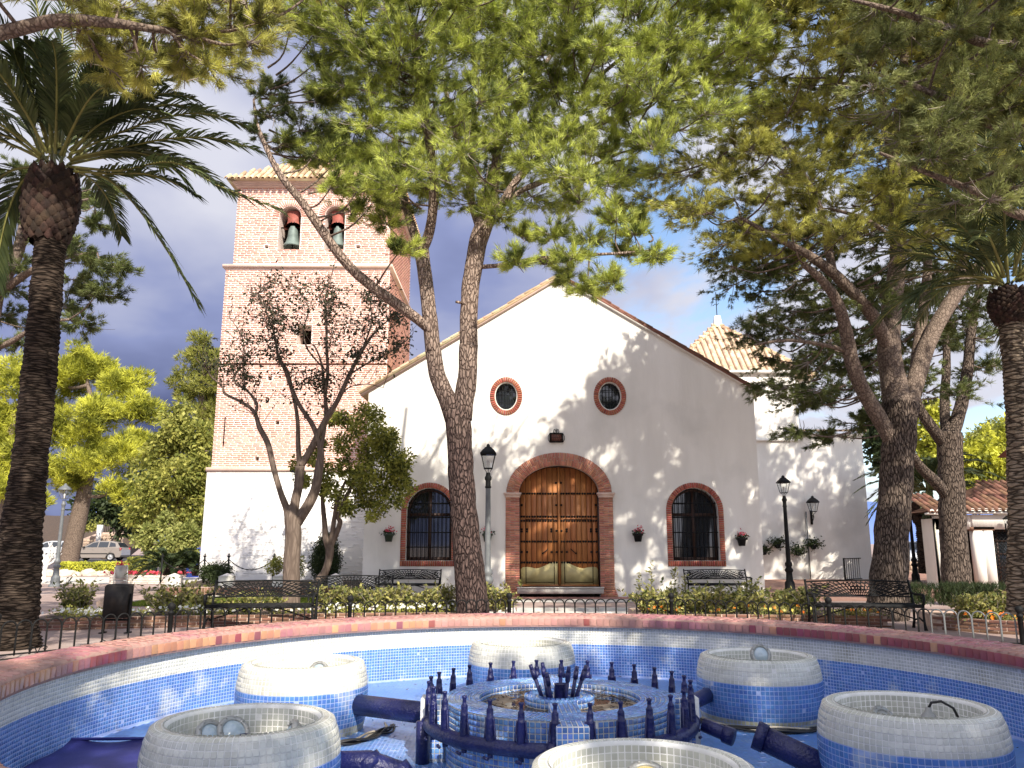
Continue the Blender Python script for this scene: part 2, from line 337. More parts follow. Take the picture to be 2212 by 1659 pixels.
M['greypaint'] = pmat('grey_painted_iron', (.145, .155, .16), (.11, .12, .125), 6, .5, .15, 40, spec=.4)
M['greenpaint'] = pmat('dull_green_pot', (.03, .05, .035), (.04, .06, .04), 10, .6)
M['glass'] = glass_mat('dark_window_glass')
M['clear'] = clear_glass('lantern_glass')
M['frame'] = pmat('brown_window_frame', (.05, .022, .014), (.035, .016, .01), 10, .5)
M['bronze'] = pmat('green_bronze', (.17, .215, .195), (.11, .145, .13), 5, .6, .2, 30, metal=.2)
M['redwood'] = pmat('red_painted_wood', (.34, .10, .075), (.27, .08, .06), 8, .7)
M['dark'] = pmat('dark_interior', (.012, .009, .008), (.02, .014, .012), 5, .95, spec=.05)
M['btile'] = pmat('blue_mosaic', (.070, .175, .47), (.095, .215, .52), 4, .2, 0, rnd=.16, spec=.6, c3=(.40, .47, .58), s3=2.6, t3=(.60, .74))
M['btile2'] = pmat('sky_blue_mosaic', (.11, .23, .55), (.18, .32, .62), 6, .2, 0, rnd=.28, spec=.6, c3=(.42, .50, .58), s3=3.3, t3=(.58, .72))
M['wtile'] = pmat('white_mosaic', (.60, .60, .53), (.54, .55, .48), 3, .2, 0, rnd=.12, spec=.6, c3=(.44, .43, .34), s3=2.2, t3=(.52, .75))
M['grout'] = pmat('white_grout', (.80, .79, .75), (.66, .65, .60), 7, .9, .2, 50, spec=.1)
M['bgrout'] = pmat('bluish_grout', (.36, .45, .72), (.30, .39, .66), 7, .8, .2, 50, spec=.1, c3=(.62, .63, .62), s3=2.6, t3=(.58, .72))  # grout with a bluish tint and paler patches
M['gtile'] = pmat('stained_mosaic', (.46, .47, .35), (.30, .31, .24), 3, .3, 0, rnd=.2, spec=.5, c3=(.55, .55, .48), s3=5)
M['pink'] = pmat('pink_tile', (.40, .195, .17), (.45, .24, .19), 1.1, .42, .2, 40, rnd=.14, spec=.5, c3=(.40, .165, .175), s3=.9, t3=(.5, .56))
M['red'] = pmat('red_tile', (.33, .085, .08), (.28, .065, .08), 5, .35, .1, 40, rnd=.25, spec=.5)
M['orange'] = pmat('orange_tile', (.53, .265, .145), (.48, .23, .14), 5, .35, .1, 40, rnd=.2, spec=.5)
M['maroon'] = pmat('maroon_tile', (.20, .07, .085), (.25, .08, .09), 5, .4, rnd=.2, spec=.5)
M['pgrout'] = pmat('dusty_pink_grout', (.40, .25, .21), (.33, .20, .17), 6, .9, .3, 40)
M['navy'] = pmat('navy_paint', (.007, .009, .062), (.013, .016, .10), 7, .34, .5, 50, spec=.5, c3=(.04, .045, .10), s3=24, t3=(.64, .74))
M['bluefloor'] = pmat('blue_paint_floor', (.085, .225, .57), (.14, .29, .62), 1.6, .28, .1, 20, rnd=.16, spec=.5, c3=(.30, .37, .52), s3=2.4, t3=(.58, .80))
M['tarp'] = pmat('blue_tarp', (.022, .026, .17), (.04, .045, .24), 5, .5, .3, 120)
M['mud'] = pmat('leafy_mud', (.25, .19, .125), (.16, .115, .075), 6, .55, .5, 25, c3=(.10, .07, .045), s3=9, t3=(.55, .66))
M['puddle'] = pmat('puddle_water', (.05, .045, .035), (.06, .05, .04), 5, .03, spec=.8)
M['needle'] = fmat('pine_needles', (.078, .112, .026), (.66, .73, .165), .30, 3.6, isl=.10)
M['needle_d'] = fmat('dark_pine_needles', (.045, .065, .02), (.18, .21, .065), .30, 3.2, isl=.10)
M['needle_y'] = fmat('olive_pine_needles', (.078, .092, .022), (.67, .66, .17), .30, 3.2, isl=.10)
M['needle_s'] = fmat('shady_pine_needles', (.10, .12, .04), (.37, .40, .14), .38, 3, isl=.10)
M['yellowpine'] = fmat('yellow_green_foliage', (.15, .17, .02), (.70, .70, .10), .38, 1.1, isl=.10)
M['midleaf'] = fmat('mid_green_foliage', (.14, .165, .03), (.46, .45, .11), .40, 1.2)
M['paleleaf'] = fmat('pale_green_foliage', (.20, .23, .06), (.40, .41, .13), .35, 1.5)
M['darkleaf'] = fmat('dark_green_foliage', (.018, .032, .012), (.05, .07, .022), .25, 2)
M['myrtle'] = fmat('dark_purple_green_leaf', (.018, .024, .012), (.048, .056, .024), .2, 2)
M['treeleaf'] = fmat('small_tree_foliage', (.07, .09, .017), (.40, .41, .08), .35, 2.2)
M['varieg'] = fmat('variegated_leaf', (.08, .105, .025), (.40, .37, .12), .3, 9)
M['palm'] = fmat('palm_leaflets', (.030, .048, .018), (.095, .12, .04), .25, 1.5, isl=.2)
M['palmrib'] = pmat('palm_rib', (.24, .24, .07), (.17, .16, .05), 5, .6)
M['grass'] = fmat('lawn_grass', (.10, .15, .015), (.20, .25, .03), .3, 3)
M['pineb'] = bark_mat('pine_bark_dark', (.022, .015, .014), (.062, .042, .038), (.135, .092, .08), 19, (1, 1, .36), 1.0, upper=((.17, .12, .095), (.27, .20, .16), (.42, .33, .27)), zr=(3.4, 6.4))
M['pineu'] = bark_mat('pine_bark_pale', (.20, .145, .115), (.30, .225, .18), (.44, .35, .29), 21, (1, 1, .5), .5)
M['pinegrey'] = bark_mat('pine_bark_furrowed', (.024, .018, .015), (.09, .068, .054), (.195, .152, .122), 24, (1, 1, .25), 1.0)
M['pinelimb'] = bark_mat('pine_limb_bark', (.095, .07, .056), (.155, .117, .092), (.25, .195, .155), 18, (1, 1, .6), .5)
M['smooth'] = bark_mat('smooth_bark', (.11, .083, .066), (.125, .095, .076), (.19, .148, .118), 9, (1, 1, .2), .3)
M['twig'] = pmat('twig', (.20, .165, .14), (.30, .26, .22), 9, .9)
M['palmbark'] = bark_mat('palm_trunk_bark', (.010, .007, .005), (.030, .021, .016), (.085, .063, .047), 9, (.45, .45, 3.2), 1.0)  # bark darkened to carry the shade on the left palm trunk
M['palmbark2'] = bark_mat('shaggy_palm_bark', (.04, .03, .022), (.17, .13, .09), (.32, .26, .19), 9, (.5, .5, 2.2), 1.0)
M['boot'] = pmat('palm_leaf_base', (.018, .010, .007), (.05, .027, .018), 9, .9, .5, 40, rnd=.4)
M['ground'] = pmat('pink_stone_paving', (.33, .245, .215), (.26, .19, .165), 2.2, .85, .35, 14, c3=(.40, .325, .29), s3=.8, t3=(.5, .7))
M['pinkpave'] = pmat('brick_paving', (.34, .18, .135), (.27, .14, .11), 4, .85, .3, 30, rnd=.2)
M['paleslab'] = pmat('pale_slab', (.60, .57, .52), (.50, .47, .42), 2.5, .8, .3, 20, rnd=.14)
M['asphalt'] = pmat('asphalt', (.055, .055, .06), (.075, .075, .08), 8, .9, .3, 60)
M['soil'] = pmat('soil', (.09, .06, .042), (.05, .036, .028), 9, .95, .6, 25)
M['rock'] = pmat('pale_rock', (.62, .54, .44), (.48, .40, .32), 2.5, .9, .6, 9, rnd=.15)
M['stonewall'] = pmat('stone_walling', (.46, .35, .26), (.36, .26, .19), 3, .9, .5, 12, rnd=.25)
M['redfl'] = fmat('pink_red_petals', (.55, .035, .06), (.70, .10, .16), .25, 9)
M['orfl'] = fmat('orange_petals', (.75, .16, .015), (.85, .30, .03), .25, 9)
M['whfl'] = fmat('white_petals', (.72, .72, .66), (.82, .82, .78), .25, 9)
M['yefl'] = fmat('yellow_petals', (.70, .58, .08), (.78, .70, .25), .25, 9)
M['carb'] = pmat('beige_car_paint', (.33, .29, .25), (.34, .30, .26), 1, .3, metal=.35, coat=.6)
M['carw'] = pmat('silver_car_paint', (.56, .58, .60), (.58, .60, .62), 1, .3, metal=.3, coat=.6)
M['carb2'] = pmat('pale_car_paint', (.66, .68, .70), (.68, .70, .72), 1, .3, coat=.6)
M['rubber'] = pmat('tyre_rubber', (.015, .015, .015), (.02, .02, .02), 5, .85)
M['alloy'] = pmat('wheel_cover', (.5, .5, .5), (.45, .45, .45), 5, .4, metal=.5)
M['redlamp'] = pmat('red_lens', (.35, .01, .01), (.35, .01, .01), 1, .2, coat=.5)
M['steel'] = pmat('worn_steel', (.40, .40, .38), (.30, .30, .28), 9, .45, .3, 40, metal=.4)
M['lens'] = pmat('cloudy_lens', (.42, .50, .54), (.34, .42, .46), 3, .12, spec=.8)
M['lensy'] = pmat('yellow_reflection_lens', (.75, .55, .06), (.80, .70, .40), 9, .15, spec=.8)  # yellow base colour stands in for a reflection in the lamp lens
M['cable'] = pmat('black_cable', (.012, .012, .013), (.02, .02, .02), 5, .5)
M['cable2'] = pmat('ivory_cable', (.45, .41, .33), (.30, .27, .22), 9, .6)
M['hill'] = pmat('haze_blue_hill', (.10, .17, .42), (.13, .20, .45), .004, .95)  # distance haze is put into the hill's blue base colour
M['blackpl'] = pmat('black_bin', (.008, .007, .007), (.02, .015, .012), 7, .62, .2, 30)
M['binmetal'] = pmat('galvanised_bin', (.34, .37, .38), (.28, .31, .32), 5, .45, metal=.3)
M['whitepost'] = pmat('white_post_paint', (.72, .70, .66), (.64, .62, .58), 5, .8, .3, 20)
M['bluebin'] = pmat('blue_plastic', (.03, .06, .30), (.03, .06, .28), 3, .5)
# ------------------------------------------------------------------ ground and the rest of the setting
def build_ground():
    xs = np.unique(np.concatenate([np.linspace(-5000, -90, 8), np.linspace(-90, 90, 61), np.linspace(90, 5000, 8)]))
    ys = np.unique(np.concatenate([np.linspace(-400, -20, 6), np.linspace(-20, 90, 111), np.linspace(90, 9000, 14)]))
    X, Y = np.meshgrid(xs, ys, indexing='ij')
    Z = np.vectorize(gz)(X, Y)
    hole = lambda x, y: math.hypot(x-.364, y-6.53) < 4.0
    V = np.stack([X, Y, Z], -1).reshape(-1, 3); ny = len(ys)
    F = [(i*ny+j, (i+1)*ny+j, (i+1)*ny+j+1, i*ny+j+1) for i in range(len(xs)-1) for j in range(len(ys)-1)
         if not (-6.1 < (xs[i]+xs[i+1])/2 < 6.1 and .1 < (ys[j]+ys[j+1])/2 < 12.9)]
    mb = MB(); mb.add(V, F)
    xa, xb = min(x for x in xs if x > -6.5), 6.0; xc = sorted(x for x in xs if -6.2 < x < 6.2); yc = sorted(y for y in ys if -.01 < y < 13.01)
    sq = [(x, yc[0]) for x in xc]+[(xc[-1], y) for y in yc[1:]]+[(x, yc[-1]) for x in xc[-2::-1]]+[(xc[0], y) for y in yc[-2:0:-1]]; k = len(sq); c0 = (.364, 6.53)
    ang = [math.atan2(y-c0[1], x-c0[0]) for x, y in sq]; V2 = [(x, y, .1) for x, y in sq]+[(c0[0]+4.30*math.cos(a), c0[1]+4.30*math.sin(a), .1) for a in ang]
    mb.add(V2, [(i, (i+1) % k, (i+1) % k+k, i+k) for i in range(k)])
    o = mb.build('ground', M['ground']); tag(o, kind='structure')
    # road at the far left with the parked cars, street pavement in front of it
    mb = MB(); 
    for x0, x1, y0, y1 in ((-60, -8, 57, 72),): mb.quad((x0, y0, gz(0, y0)+.012), (x1, y0, gz(0, y0)+.012), (x1, y1, .312), (x0, y1, .312))
    tag(mb.build('road', M['asphalt']), kind='structure')
    mb = MB(); mb.quad((-40, 33, .006), (-9.5, 33.6, .006), (-9.5, 41, .03), (-40, 41, .03)); tag(mb.build('pavement', M['paleslab']), kind='structure')
    mb = MB(); mb.quad((7.8, 23.5, .008), (40, 23.5, .008), (40, 44, .125), (7.8, 44, .125)); 
    o = mb.build('brick_pavement', M['pinkpave']); tag(o, kind='structure')
    # half-round forecourt in front of the door: pink brick inside, a ring of pale slabs outside
    mb = MB(); n = 48; cx, cy = 1.5, 25.6
    V = [(cx, cy-.31, .012)]+[(cx+5.2*math.cos(PI+PI*i/n), cy-.31-1.0*math.sin(PI*i/n), .012) for i in range(n+1)]
    mb.add(V, [(0, i+1, i+2) for i in range(n)]); fc = tag(mb.build('forecourt', M['pinkpave']), kind='structure')
    C, T, U, N_ = [], [], [], []
    for ring, (r0, r1, k) in enumerate(((5.22, 6.3, 26),)):
        for i in range(k):
            a0 = PI+PI*(i+.5)/k
            px_, py_ = cx+(r0+r1)/2*math.cos(a0), cy-.31+(r0+r1)/2*.3*math.sin(a0)
            t = Vector((-(r0+r1)/2*math.sin(a0), (r0+r1)/2*.3*math.cos(a0), 0)); ln = t.length*PI/k*.97; t.normalize(); u = Vector((t.y, -t.x, 0))
            C.append((px_, py_, .004)); T.append(t*ln); U.append(u*(1.0-.35*abs(math.cos(a0)))); N_.append((0, 0, .02))
    pieces(fc, 'slab', M['paleslab'], 'brick', C, T, U, N_)
    # two shallow steps between the forecourt and the fountain terrace
    C, T, U, N_ = [], [], [], []
    for y, z in ((20.2, .0), (18.6, .035)):
        for i in range(12):
            C.append((-4.4+i*1.0+.5*(y < 20), y, z-.02)); T.append((.985, 0, 0)); U.append((0, .34, 0)); N_.append((0, 0, .09))
    pieces(fc, 'step_stone', M['paleslab'], 'brick', C, T, U, N_)
    # far hill seen through the gap by the kiosk
    mb = MB(); k = 60; xs = np.linspace(-2500, 6500, k)
    h = [250+150*mnoise.noise(Vector((x/900, 0, 3)))+60*mnoise.noise(Vector((x/300, 5, 3))) for x in xs]
    V = []
    for i, x in enumerate(xs): V += [(x, 4200, -40), (x, 4300+h[i]*2, h[i]), (x, 5600+h[i], -40)]
    F = []
    for i in range(k-1): F += [(3*i, 3*i+3, 3*i+4, 3*i+1), (3*i+1, 3*i+4, 3*i+5, 3*i+2)]
    mb.add(V, F); tag(mb.build('hill', M['hill'], smooth=True), kind='structure')
build_ground()
# ------------------------------------------------------------------ walls with holes
def wall_xz(outer, holes, y, reveal, name, mat, parent, rev_mat=None):
    bm = bmesh.new(); edges = []
    org = ORG.get(parent, Vector((0, 0, 0)))
    for loop in [outer]+holes:
        vs_ = [bm.verts.new((x-org.x, y-org.y, z-org.z)) for x, z in loop]
        for i in range(len(vs_)): edges.append(bm.edges.new((vs_[i], vs_[(i+1) % len(vs_)])))
    r = bmesh.ops.triangle_fill(bm, use_beauty=True, use_dissolve=False, edges=edges, normal=(0, -1, 0))
    for loop in holes:
        a = [bm.verts.new((x-org.x, y-org.y, z-org.z)) for x, z in loop]; b = [bm.verts.new((x-org.x, y+reveal-org.y, z-org.z)) for x, z in loop]
        for i in range(len(a)): bm.faces.new((a[i], a[(i+1) % len(a)], b[(i+1) % len(a)], b[i]))
    me = bpy.data.meshes.new(name); bm.normal_update()
    for f in bm.faces:
        if abs(f.normal.y) > .9 and f.normal.y > 0: f.normal_flip()
    bm.to_mesh(me); bm.free(); me.materials.append(mat)
    return link(bpy.data.objects.new(name, me), parent)
def arch_loop(cx, hw, z0, zs, rise, n=20):
    return [(cx-hw, z0), (cx+hw, z0)]+[(cx+hw*math.cos(PI*i/n), zs+rise*math.sin(PI*i/n)) for i in range(n+1)]
def oval_loop(cx, cz, a, b, n=28): return [(cx+a*math.cos(2*PI*i/n), cz+b*math.sin(2*PI*i/n)) for i in range(n)]
def path_bricks(path, w, proud, pitch, gap, y, closed=False, depth=.03):
    """soldier bricks along a path in xz, w = radial width"""
    P = np.array(path, float)
    if closed: P = np.vstack([P, P[:1]])
    seg = np.linalg.norm(np.diff(P, axis=0), axis=1); s = np.concatenate([[0], np.cumsum(seg)]); k = max(3, int(round(s[-1]/pitch))); p = s[-1]/k
    C, T, U, N_ = [], [], [], []
    for i in range(k):
        q = (i+.5)*p; j = min(np.searchsorted(s, q, side='right')-1, len(seg)-1); f = (q-s[j])/seg[j]; c = P[j]+(P[j+1]-P[j])*f; d = (P[j+1]-P[j])/seg[j]
        C.append((c[0], y+depth, c[1])); jw = w*(1+random.uniform(-.03, .03))
        T.append((d[0]*(p-gap), 0, d[1]*(p-gap))); U.append((-d[1]*jw, 0, d[0]*jw)); N_.append((0, -(depth+proud+random.uniform(-.004, .004)), 0))
    return C, T, U, N_
def band(path, w, y, mat, name, parent, depth, closed=False):
    P = np.array(path, float); n = len(P); d = np.gradient(P, axis=0)
    if closed: d = np.roll(P, -1, 0)-np.roll(P, 1, 0)
    d /= np.linalg.norm(d, axis=1)[:, None]; nn = np.stack([-d[:, 1], d[:, 0]], 1)
    A, B = P-nn*w/2, P+nn*w/2; mb = MB(); V = []
    for i in range(n): V += [(A[i][0], y, A[i][1]), (B[i][0], y, B[i][1]), (A[i][0], y+depth, A[i][1]), (B[i][0], y+depth, B[i][1])]
    F = []
    for i in range(n if closed else n-1):
        a, b = 4*i, 4*((i+1) % n); F += [(a, a+1, b+1, b), (a, b, b+2, a+2), (a+1, a+3, b+3, b+1)]
    mb.add(V, F); return mb.build(name, mat, parent)
# ------------------------------------------------------------------ church nave
FY = 25.3
church = thing('church', 'white plastered church with a gabled front, arched door and two oval windows', 'church', (1.55, FY, 0))
def build_church():
    ap, eL, eR, fl, fr = (1.55, 10.22), (-4.62, 6.42), (7.76, 6.42), -4.6, 7.75
    door = arch_loop(1.475, 1.255, 0.0, 3.16, .88, 24)
    wins = [(-2.58, .705), (5.70, .725)]
    holes = [door]+[arch_loop(cx, hw, 1.09, 2.62, .70) for cx, hw in wins]+[oval_loop(cx, 6.25, .365, .46) for cx in (-.19, 3.14)]
    wall_xz([(fl, -.1), (fr, -.1), (fr, eR[1]), ap, (fl, eL[1])], holes, FY, .34, 'wall', M['plaster'], church)
    mb = MB()
    mb.quad((fr, FY, -.1), (fr, 36, -.1), (fr, 36, eR[1]), (fr, FY, eR[1])); mb.quad((fl, 41, -.1), (fl, FY, -.1), (fl, FY, eL[1]), (fl, 41, eL[1]))
    mb.add([(fl, 41, -.1), (fr, 41, -.1), (fr, 41, eR[1]), (ap[0], 41, ap[1]), (fl, 41, eL[1])], [(0, 1, 2, 3, 4)]); mb.build('side_wall', M['plaster'], church)
    # roof slabs overhang the eaves
    for s, e in ((-1, eL), (1, eR)):
        d = Vector((e[0]-ap[0], 0, e[1]-ap[1])); d.normalize(); end = Vector((e[0], 0, e[1]))+d*.28
        nrm = Vector((-d.z*s, 0, d.x*s)); nrm = nrm if nrm.z > 0 else -nrm
        mb = MB(); a = Vector((ap[0], FY-.05, ap[1]+.01)); b = Vector((end.x, FY-.05, end.z+.01)); dy = Vector((0, 15.9, 0)); t = nrm*.09
        mb.add([tuple(v) for v in (a, b, b+t, a+t, a+dy, b+dy, b+t+dy, a+t+dy)], [(0, 1, 2, 3), (4, 7, 6, 5), (0, 4, 5, 1), (3, 2, 6, 7), (1, 5, 6, 2)])
        roof = mb.build('roof', M['darktile'] if s > 0 else M['rooftile'], church)
        k = 24; ln = (b-a).length/k; C = []; T = []; U = []; N_ = []
        for i in range(k):
            for row in range(2):
                c = a+d*ln*(i+.5)+t+Vector((0, .10+row*.26, 0)); j = random.uniform(-.01, .01)
                C.append(c+nrm*j); T.append(Vector((0, .24, 0))*(-s)); U.append(-d*ln*1.12); N_.append(nrm*(.085+random.uniform(-.01, .01)))
        pieces(roof, 'verge_tile', M['darktile'] if s > 0 else M['rooftile'], 'barrel', C, T, U, N_)
        mb = MB(); mb.add([tuple(v) for v in (a-nrm*.055-Vector((0, .02, 0)), b-nrm*.055-Vector((0, .02, 0)), b-Vector((0, .02, 0)), a-Vector((0, .02, 0)), a-nrm*.055+Vector((0, .1, 0)), b-nrm*.055+Vector((0, .1, 0)), b+Vector((0, .1, 0)), a+Vector((0, .1, 0)))], [(0, 1, 2, 3), (0, 4, 5, 1), (1, 5, 6, 2)])
        mb.build('verge_mould', M['trim'] if s < 0 else M['plaster'], church)
    # eave return at the right corner
    mb = MB(); mb.box((fr+.11, FY+.3, eR[1]-.09), (.2, .56, .14)); mb.build('cornice_end', M['trim'], church)
    # oval windows
    for cx in (-.19, 3.14):
        mb = MB(); l = oval_loop(cx, 6.25, .37, .465); mb.add([(x, FY+.26, z) for x, z in l], [tuple(range(len(l)))])
        w = mb.build('oval_window', M['glass'], church)
        ring = oval_loop(cx, 6.25, .445, .545, 40); band(ring, .16, FY-.012, M['tjoint'], 'brick_bed', w, .1, True)
        pieces(w, 'brick', M['sbrick'], 'brick', *path_bricks(ring, .155, .022, .066, .02, FY-.012, True))
        mb = MB()
        mb.tube([(x, FY+.02, z) for x, z in oval_loop(cx, 6.25, .352, .447)]+[(cx+.352, FY+.02, 6.25)], .014, 5, False); mb.build('rim', M['plaster'], w)
        mb = MB()
        for dx in (-.21, -.105, 0, .105, .21):
            h = .44*math.sqrt(max(0, 1-(dx/.36)**2)); mb.tube([(cx+dx, FY+.13, 6.25-h), (cx+dx, FY+.13, 6.25+h)], .010, 5)
        for dz in (-.2, .2):
            h = .36*math.sqrt(1-(dz/.46)**2); mb.tube([(cx-h, FY+.12, 6.25+dz), (cx+h, FY+.12, 6.25+dz)], .010, 5)
        mb.build('grille', M['iron'], w)
    # arched windows
    for cx, hw in wins:
        l = arch_loop(cx, hw+.01, 1.08, 2.62, .71); mb = MB(); mb.add([(x, FY+.3, z) for x, z in l], [tuple(range(len(l)))])
        w = mb.build('arched_window', M['glass'], church)
        o = hw+.085; z0 = 1.005
        arc = [(cx+o*math.cos(PI*i/24), 2.62+(.785)*math.sin(PI*i/24)) for i in range(25)]
        path = [(cx+o, z0+.09)]+arc+[(cx-o, z0+.09)]
        sill = [(cx-o-.085, z0), (cx+o+.085, z0)]
        band(path, .168, FY-.014, M['tjoint'], 'brick_bed', w, .1); band(sill, .168, FY-.014, M['tjoint'], 'sill_bed', w, .1)
        b1 = path_bricks(path, .165, .025, .068, .018, FY-.014); b2 = path_bricks(sill, .165, .035, .068, .018, FY-.014)
        pieces(w, 'brick', M['sbrick'], 'brick', *[a+b for a, b in zip(b1, b2)])
        mb = MB()
        for x in (cx-hw+.04, cx, cx+hw-.04): mb.box((x, FY+.25, 1.93 if x != cx else 2.15), (.10 if x == cx else .08, .07, 1.66 if x != cx else 2.15))
        for z in (1.14, 2.5): mb.box((cx, FY+.248, z), (2*hw-.02, .06, .09 if z > 2 else .11))
        mb.tube([(cx+(hw-.04)*math.cos(PI*i/16), FY+.25, 2.6+.66*math.sin(PI*i/16)) for i in range(17)], .04, 5, False)
        mb.build('frame', M['frame'], w)
        mb = MB(); nb = 11
        for i in range(nb):
            x = cx-hw+2*hw*(i+.5)/nb; top = 2.62+.70*math.sqrt(max(0, 1-((x-cx)/hw)**2))-.01; mb.tube([(x, FY+.09, 1.10), (x, FY+.09, top)], .013, 5)
        for z in (1.5, 1.95, 2.42, 2.85):
            h = hw if z < 2.62 else hw*math.sqrt(1-((z-2.62)/.70)**2); mb.box((cx, FY+.075, z), (2*h-.01, .012, .03))
        mb.build('grille', M['iron'], w)
        mb = MB()
        for s, tt in ((-1, .34), (1, .34)):
            pts = []; 
            x0 = cx+s*(hw-.1); 
            V = []; n = 9
            for i in range(n):
                f = i/(n-1)
                for z in np.linspace(1.2, 2.42, 8):
                    g = (z-1.2)/1.22; wid = .16+.25*abs(g-.35)**1.2+.1*g
                    V.append((x0-s*f*wid*1.3, FY+.305+.02*math.sin(f*14), z))
            F = [(i*8+j, (i+1)*8+j, (i+1)*8+j+1, i*8+j+1) for i in range(n-1) for j in range(7)]
            mb.add(V, F)
    # doorway of brick: pilasters, capitals and the wide arch
    dw = MB().box((1.475, FY+.44, 1.9), (2.6, .04, 4.2)).build('door', M['dark'], church)
    fr_ = MB()
    for s in (-1, 1):
        x0 = 1.475+s*1.235; x1 = 1.475+s*1.68
        fr_.box(((x0+x1)/2, FY+.03, 1.55), (abs(x1-x0)-.02, .14, 3.12))
    arc = [(1.475+1.45*math.cos(PI*i/40), 3.17+1.06*math.sin(PI*i/40)) for i in range(41)]
    sur = fr_.build('door_surround', M['tjoint'], church)
    band(arc, .40, FY-.04, M['tjoint'], 'arch_bed', sur, .3)
    C, T, U, N_ = path_bricks(arc, .41, .012, .05, .012, FY-.04)
    # every other voussoir is split in two bricks
    C2, T2, U2, N2 = [], [], [], []
    for i, (c, t, u, n) in enumerate(zip(C, T, U, N_)):
        cut = random.choice((.35, .5, .65)); u = Vector(u); c = Vector(c)
        C2 += [c-u*(.5-cut/2), c+u*(.5-(1-cut)/2)]; T2 += [t, t]; U2 += [u*(cut-.02), u*(1-cut-.02)]; N2 += [n, (n[0], n[1]*1.1, n[2])]
    pieces(sur, 'voussoir', M['dbrick'], 'brick', C2, T2, U2, N2)
    C, T, U, N_ = [], [], [], []
    for s in (-1, 1):
        xi = 1.475+s*1.235; wd = .445
        for r in range(60):
            z = .04+r*.052; 
            if z > 3.06: break
            cut = .5+(.17 if r % 2 else -.17)
            flare = .10*max(0, 1-r/5) ; W = wd+flare
            xs = [(0, cut), (cut, 1)]
            for a, b in xs:
                xa, xb = xi+s*W*a, xi+s*W*b
                C.append(((xa+xb)/2, FY+.0, z)); T.append((abs(xb-xa)-.012, 0, 0)); U.append((0, 0, .040)); N_.append((0, -(.048+random.uniform(-.004, .005)), 0))
    pieces(sur, 'brick', M['dbrick'], 'brick', C, T, U, N_)
    mb = MB()
    for s in (-1, 1):
        x = 1.475+s*1.46; mb.box((x, FY+.01, 3.095), (.50, .17, .05)); mb.box((x, FY+.0, 3.145), (.56, .21, .05)); mb.box((x, FY-.005, 3.045), (.47, .13, .05))
    mb.build('capital', M['trim'], sur)
    mb = MB(); mb.box((1.475, FY-.08, .2), (2.62, .32, .17)); mb.box((1.475, FY-.1, .29), (2.66, .34, .03)); mb.build('threshold', M['paleslab'], church)
    # leaves of planks
    top = lambda x: 3.16+.86*math.sqrt(max(0, 1-((x-1.475)/1.25)**2))
    DY = FY+.27
    for s in (-1, 1):
        xs = np.linspace(.035, 1.215, 8)
        for i in range(7):
            a, b = 1.475+s*xs[i], 1.475+s*xs[i+1]; a, b = min(a, b)+.006, max(a, b)-.006
            mb = MB(); poly = [(a, .33), (b, .33)]+[(x, min(top(x)-.01, 3.98)) for x in np.linspace(b, a, 4)]
            mb.prism(poly, DY+random.uniform(-.004, .004), DY+.05); mb.build('plank', M['wood'], dw)
        mb = MB()
        # wicket door grooves and jamb
        xa, xb = 1.475+s*.16, 1.475+s*1.04
        for x in (xa, xb): mb.box((x, DY-.012, 1.35), (.016, .012, 2.0 if True else 0))
        mb.box(((xa+xb)/2, DY-.012, 2.355), (.9, .012, .016)); mb.box(((xa+xb)/2, DY-.016, .43), (.9, .012, .018)); 
        for x in (xa, xb): mb.box((x, DY-.018, .66), (.022, .012, .47))
        mb.build('wicket_groove', M['dark'], dw)
        # brass kick plate with a wavy top
        x0, x1 = 1.475+s*.05, 1.475+s*1.2; n = 24; poly = [(x0, .36), (x1, .36)]
        for i in range(n+1):
            f = 1-i/n; x = x0+(x1-x0)*f
            z = 1.06-.14*(1-math.cos(PI*min(f/.62, 1)))/1.0*.74+.08*(math.sin(PI*max(0, (f-.62)/.38))*.4+max(0, (f-.62)/.38)*.3) if f < .97 else .82
            poly.append((x, z))
        mb = MB(); mb.prism(poly if s > 0 else poly[::-1], DY-.014, DY-.004); mb.build('kick_plate', M['brass'], dw)
        mb = MB(); h = 1.475+s*.42; mb.tube([(h+s*.11, DY-.05, 1.30), (h, DY-.06, 1.38), (h-s*.11+s*.04, DY-.05, 1.45)], .016, 6); mb.box((h+s*.10, DY-.03, 1.31), (.05, .06, .05)); mb.build('pull_handle', M['iron'], dw)
        mb = MB(); mb.box((1.475+s*1.235, DY-.01, 1.74), (.04, .10, 2.84)); mb.build('door_jamb', M['frame'], dw)
    mb = MB(); mb.box((1.475, DY-.02, 2.16), (.062, .06, 3.66)); mb.box((1.475, DY-.012, .335), (2.46, .05, .05)); mb.build('meeting_stile', M['wood'], dw)
    mb = MB()
    def stud(x, z): mb.lathe([(.038, 0), (.032, .016), (.014, .028)], (0, 0, 0), 7, cap=True); v = mb.V[-1]; mb.V[-1] = np.stack([v[:, 0]+x, DY-.003-v[:, 2], v[:, 1]+z], 1)
    for z in (3.16, 2.44, 2.31, 1.67, 1.03):
        for s in (-1, 1):
            for i in range(7):
                xc = .035+1.18*(i+.5)/7
                for d in (-.037, .037): stud(1.475+s*(xc+d), z)
    for s in (-1, 1):
        for z in (3.5, 2.8, 2.0, 1.35): stud(1.475+s*.08, z)
        for z in (2.8, 2.05, 1.98, 1.35): stud(1.475+s*1.17, z)
        for z in (2.05, 1.98, 1.35): stud(1.475+s*1.0, z); stud(1.475+s*.24, z)
    o = mb.build('studs', M['iron'], dw); o['kind'] = 'stuff'
build_church()
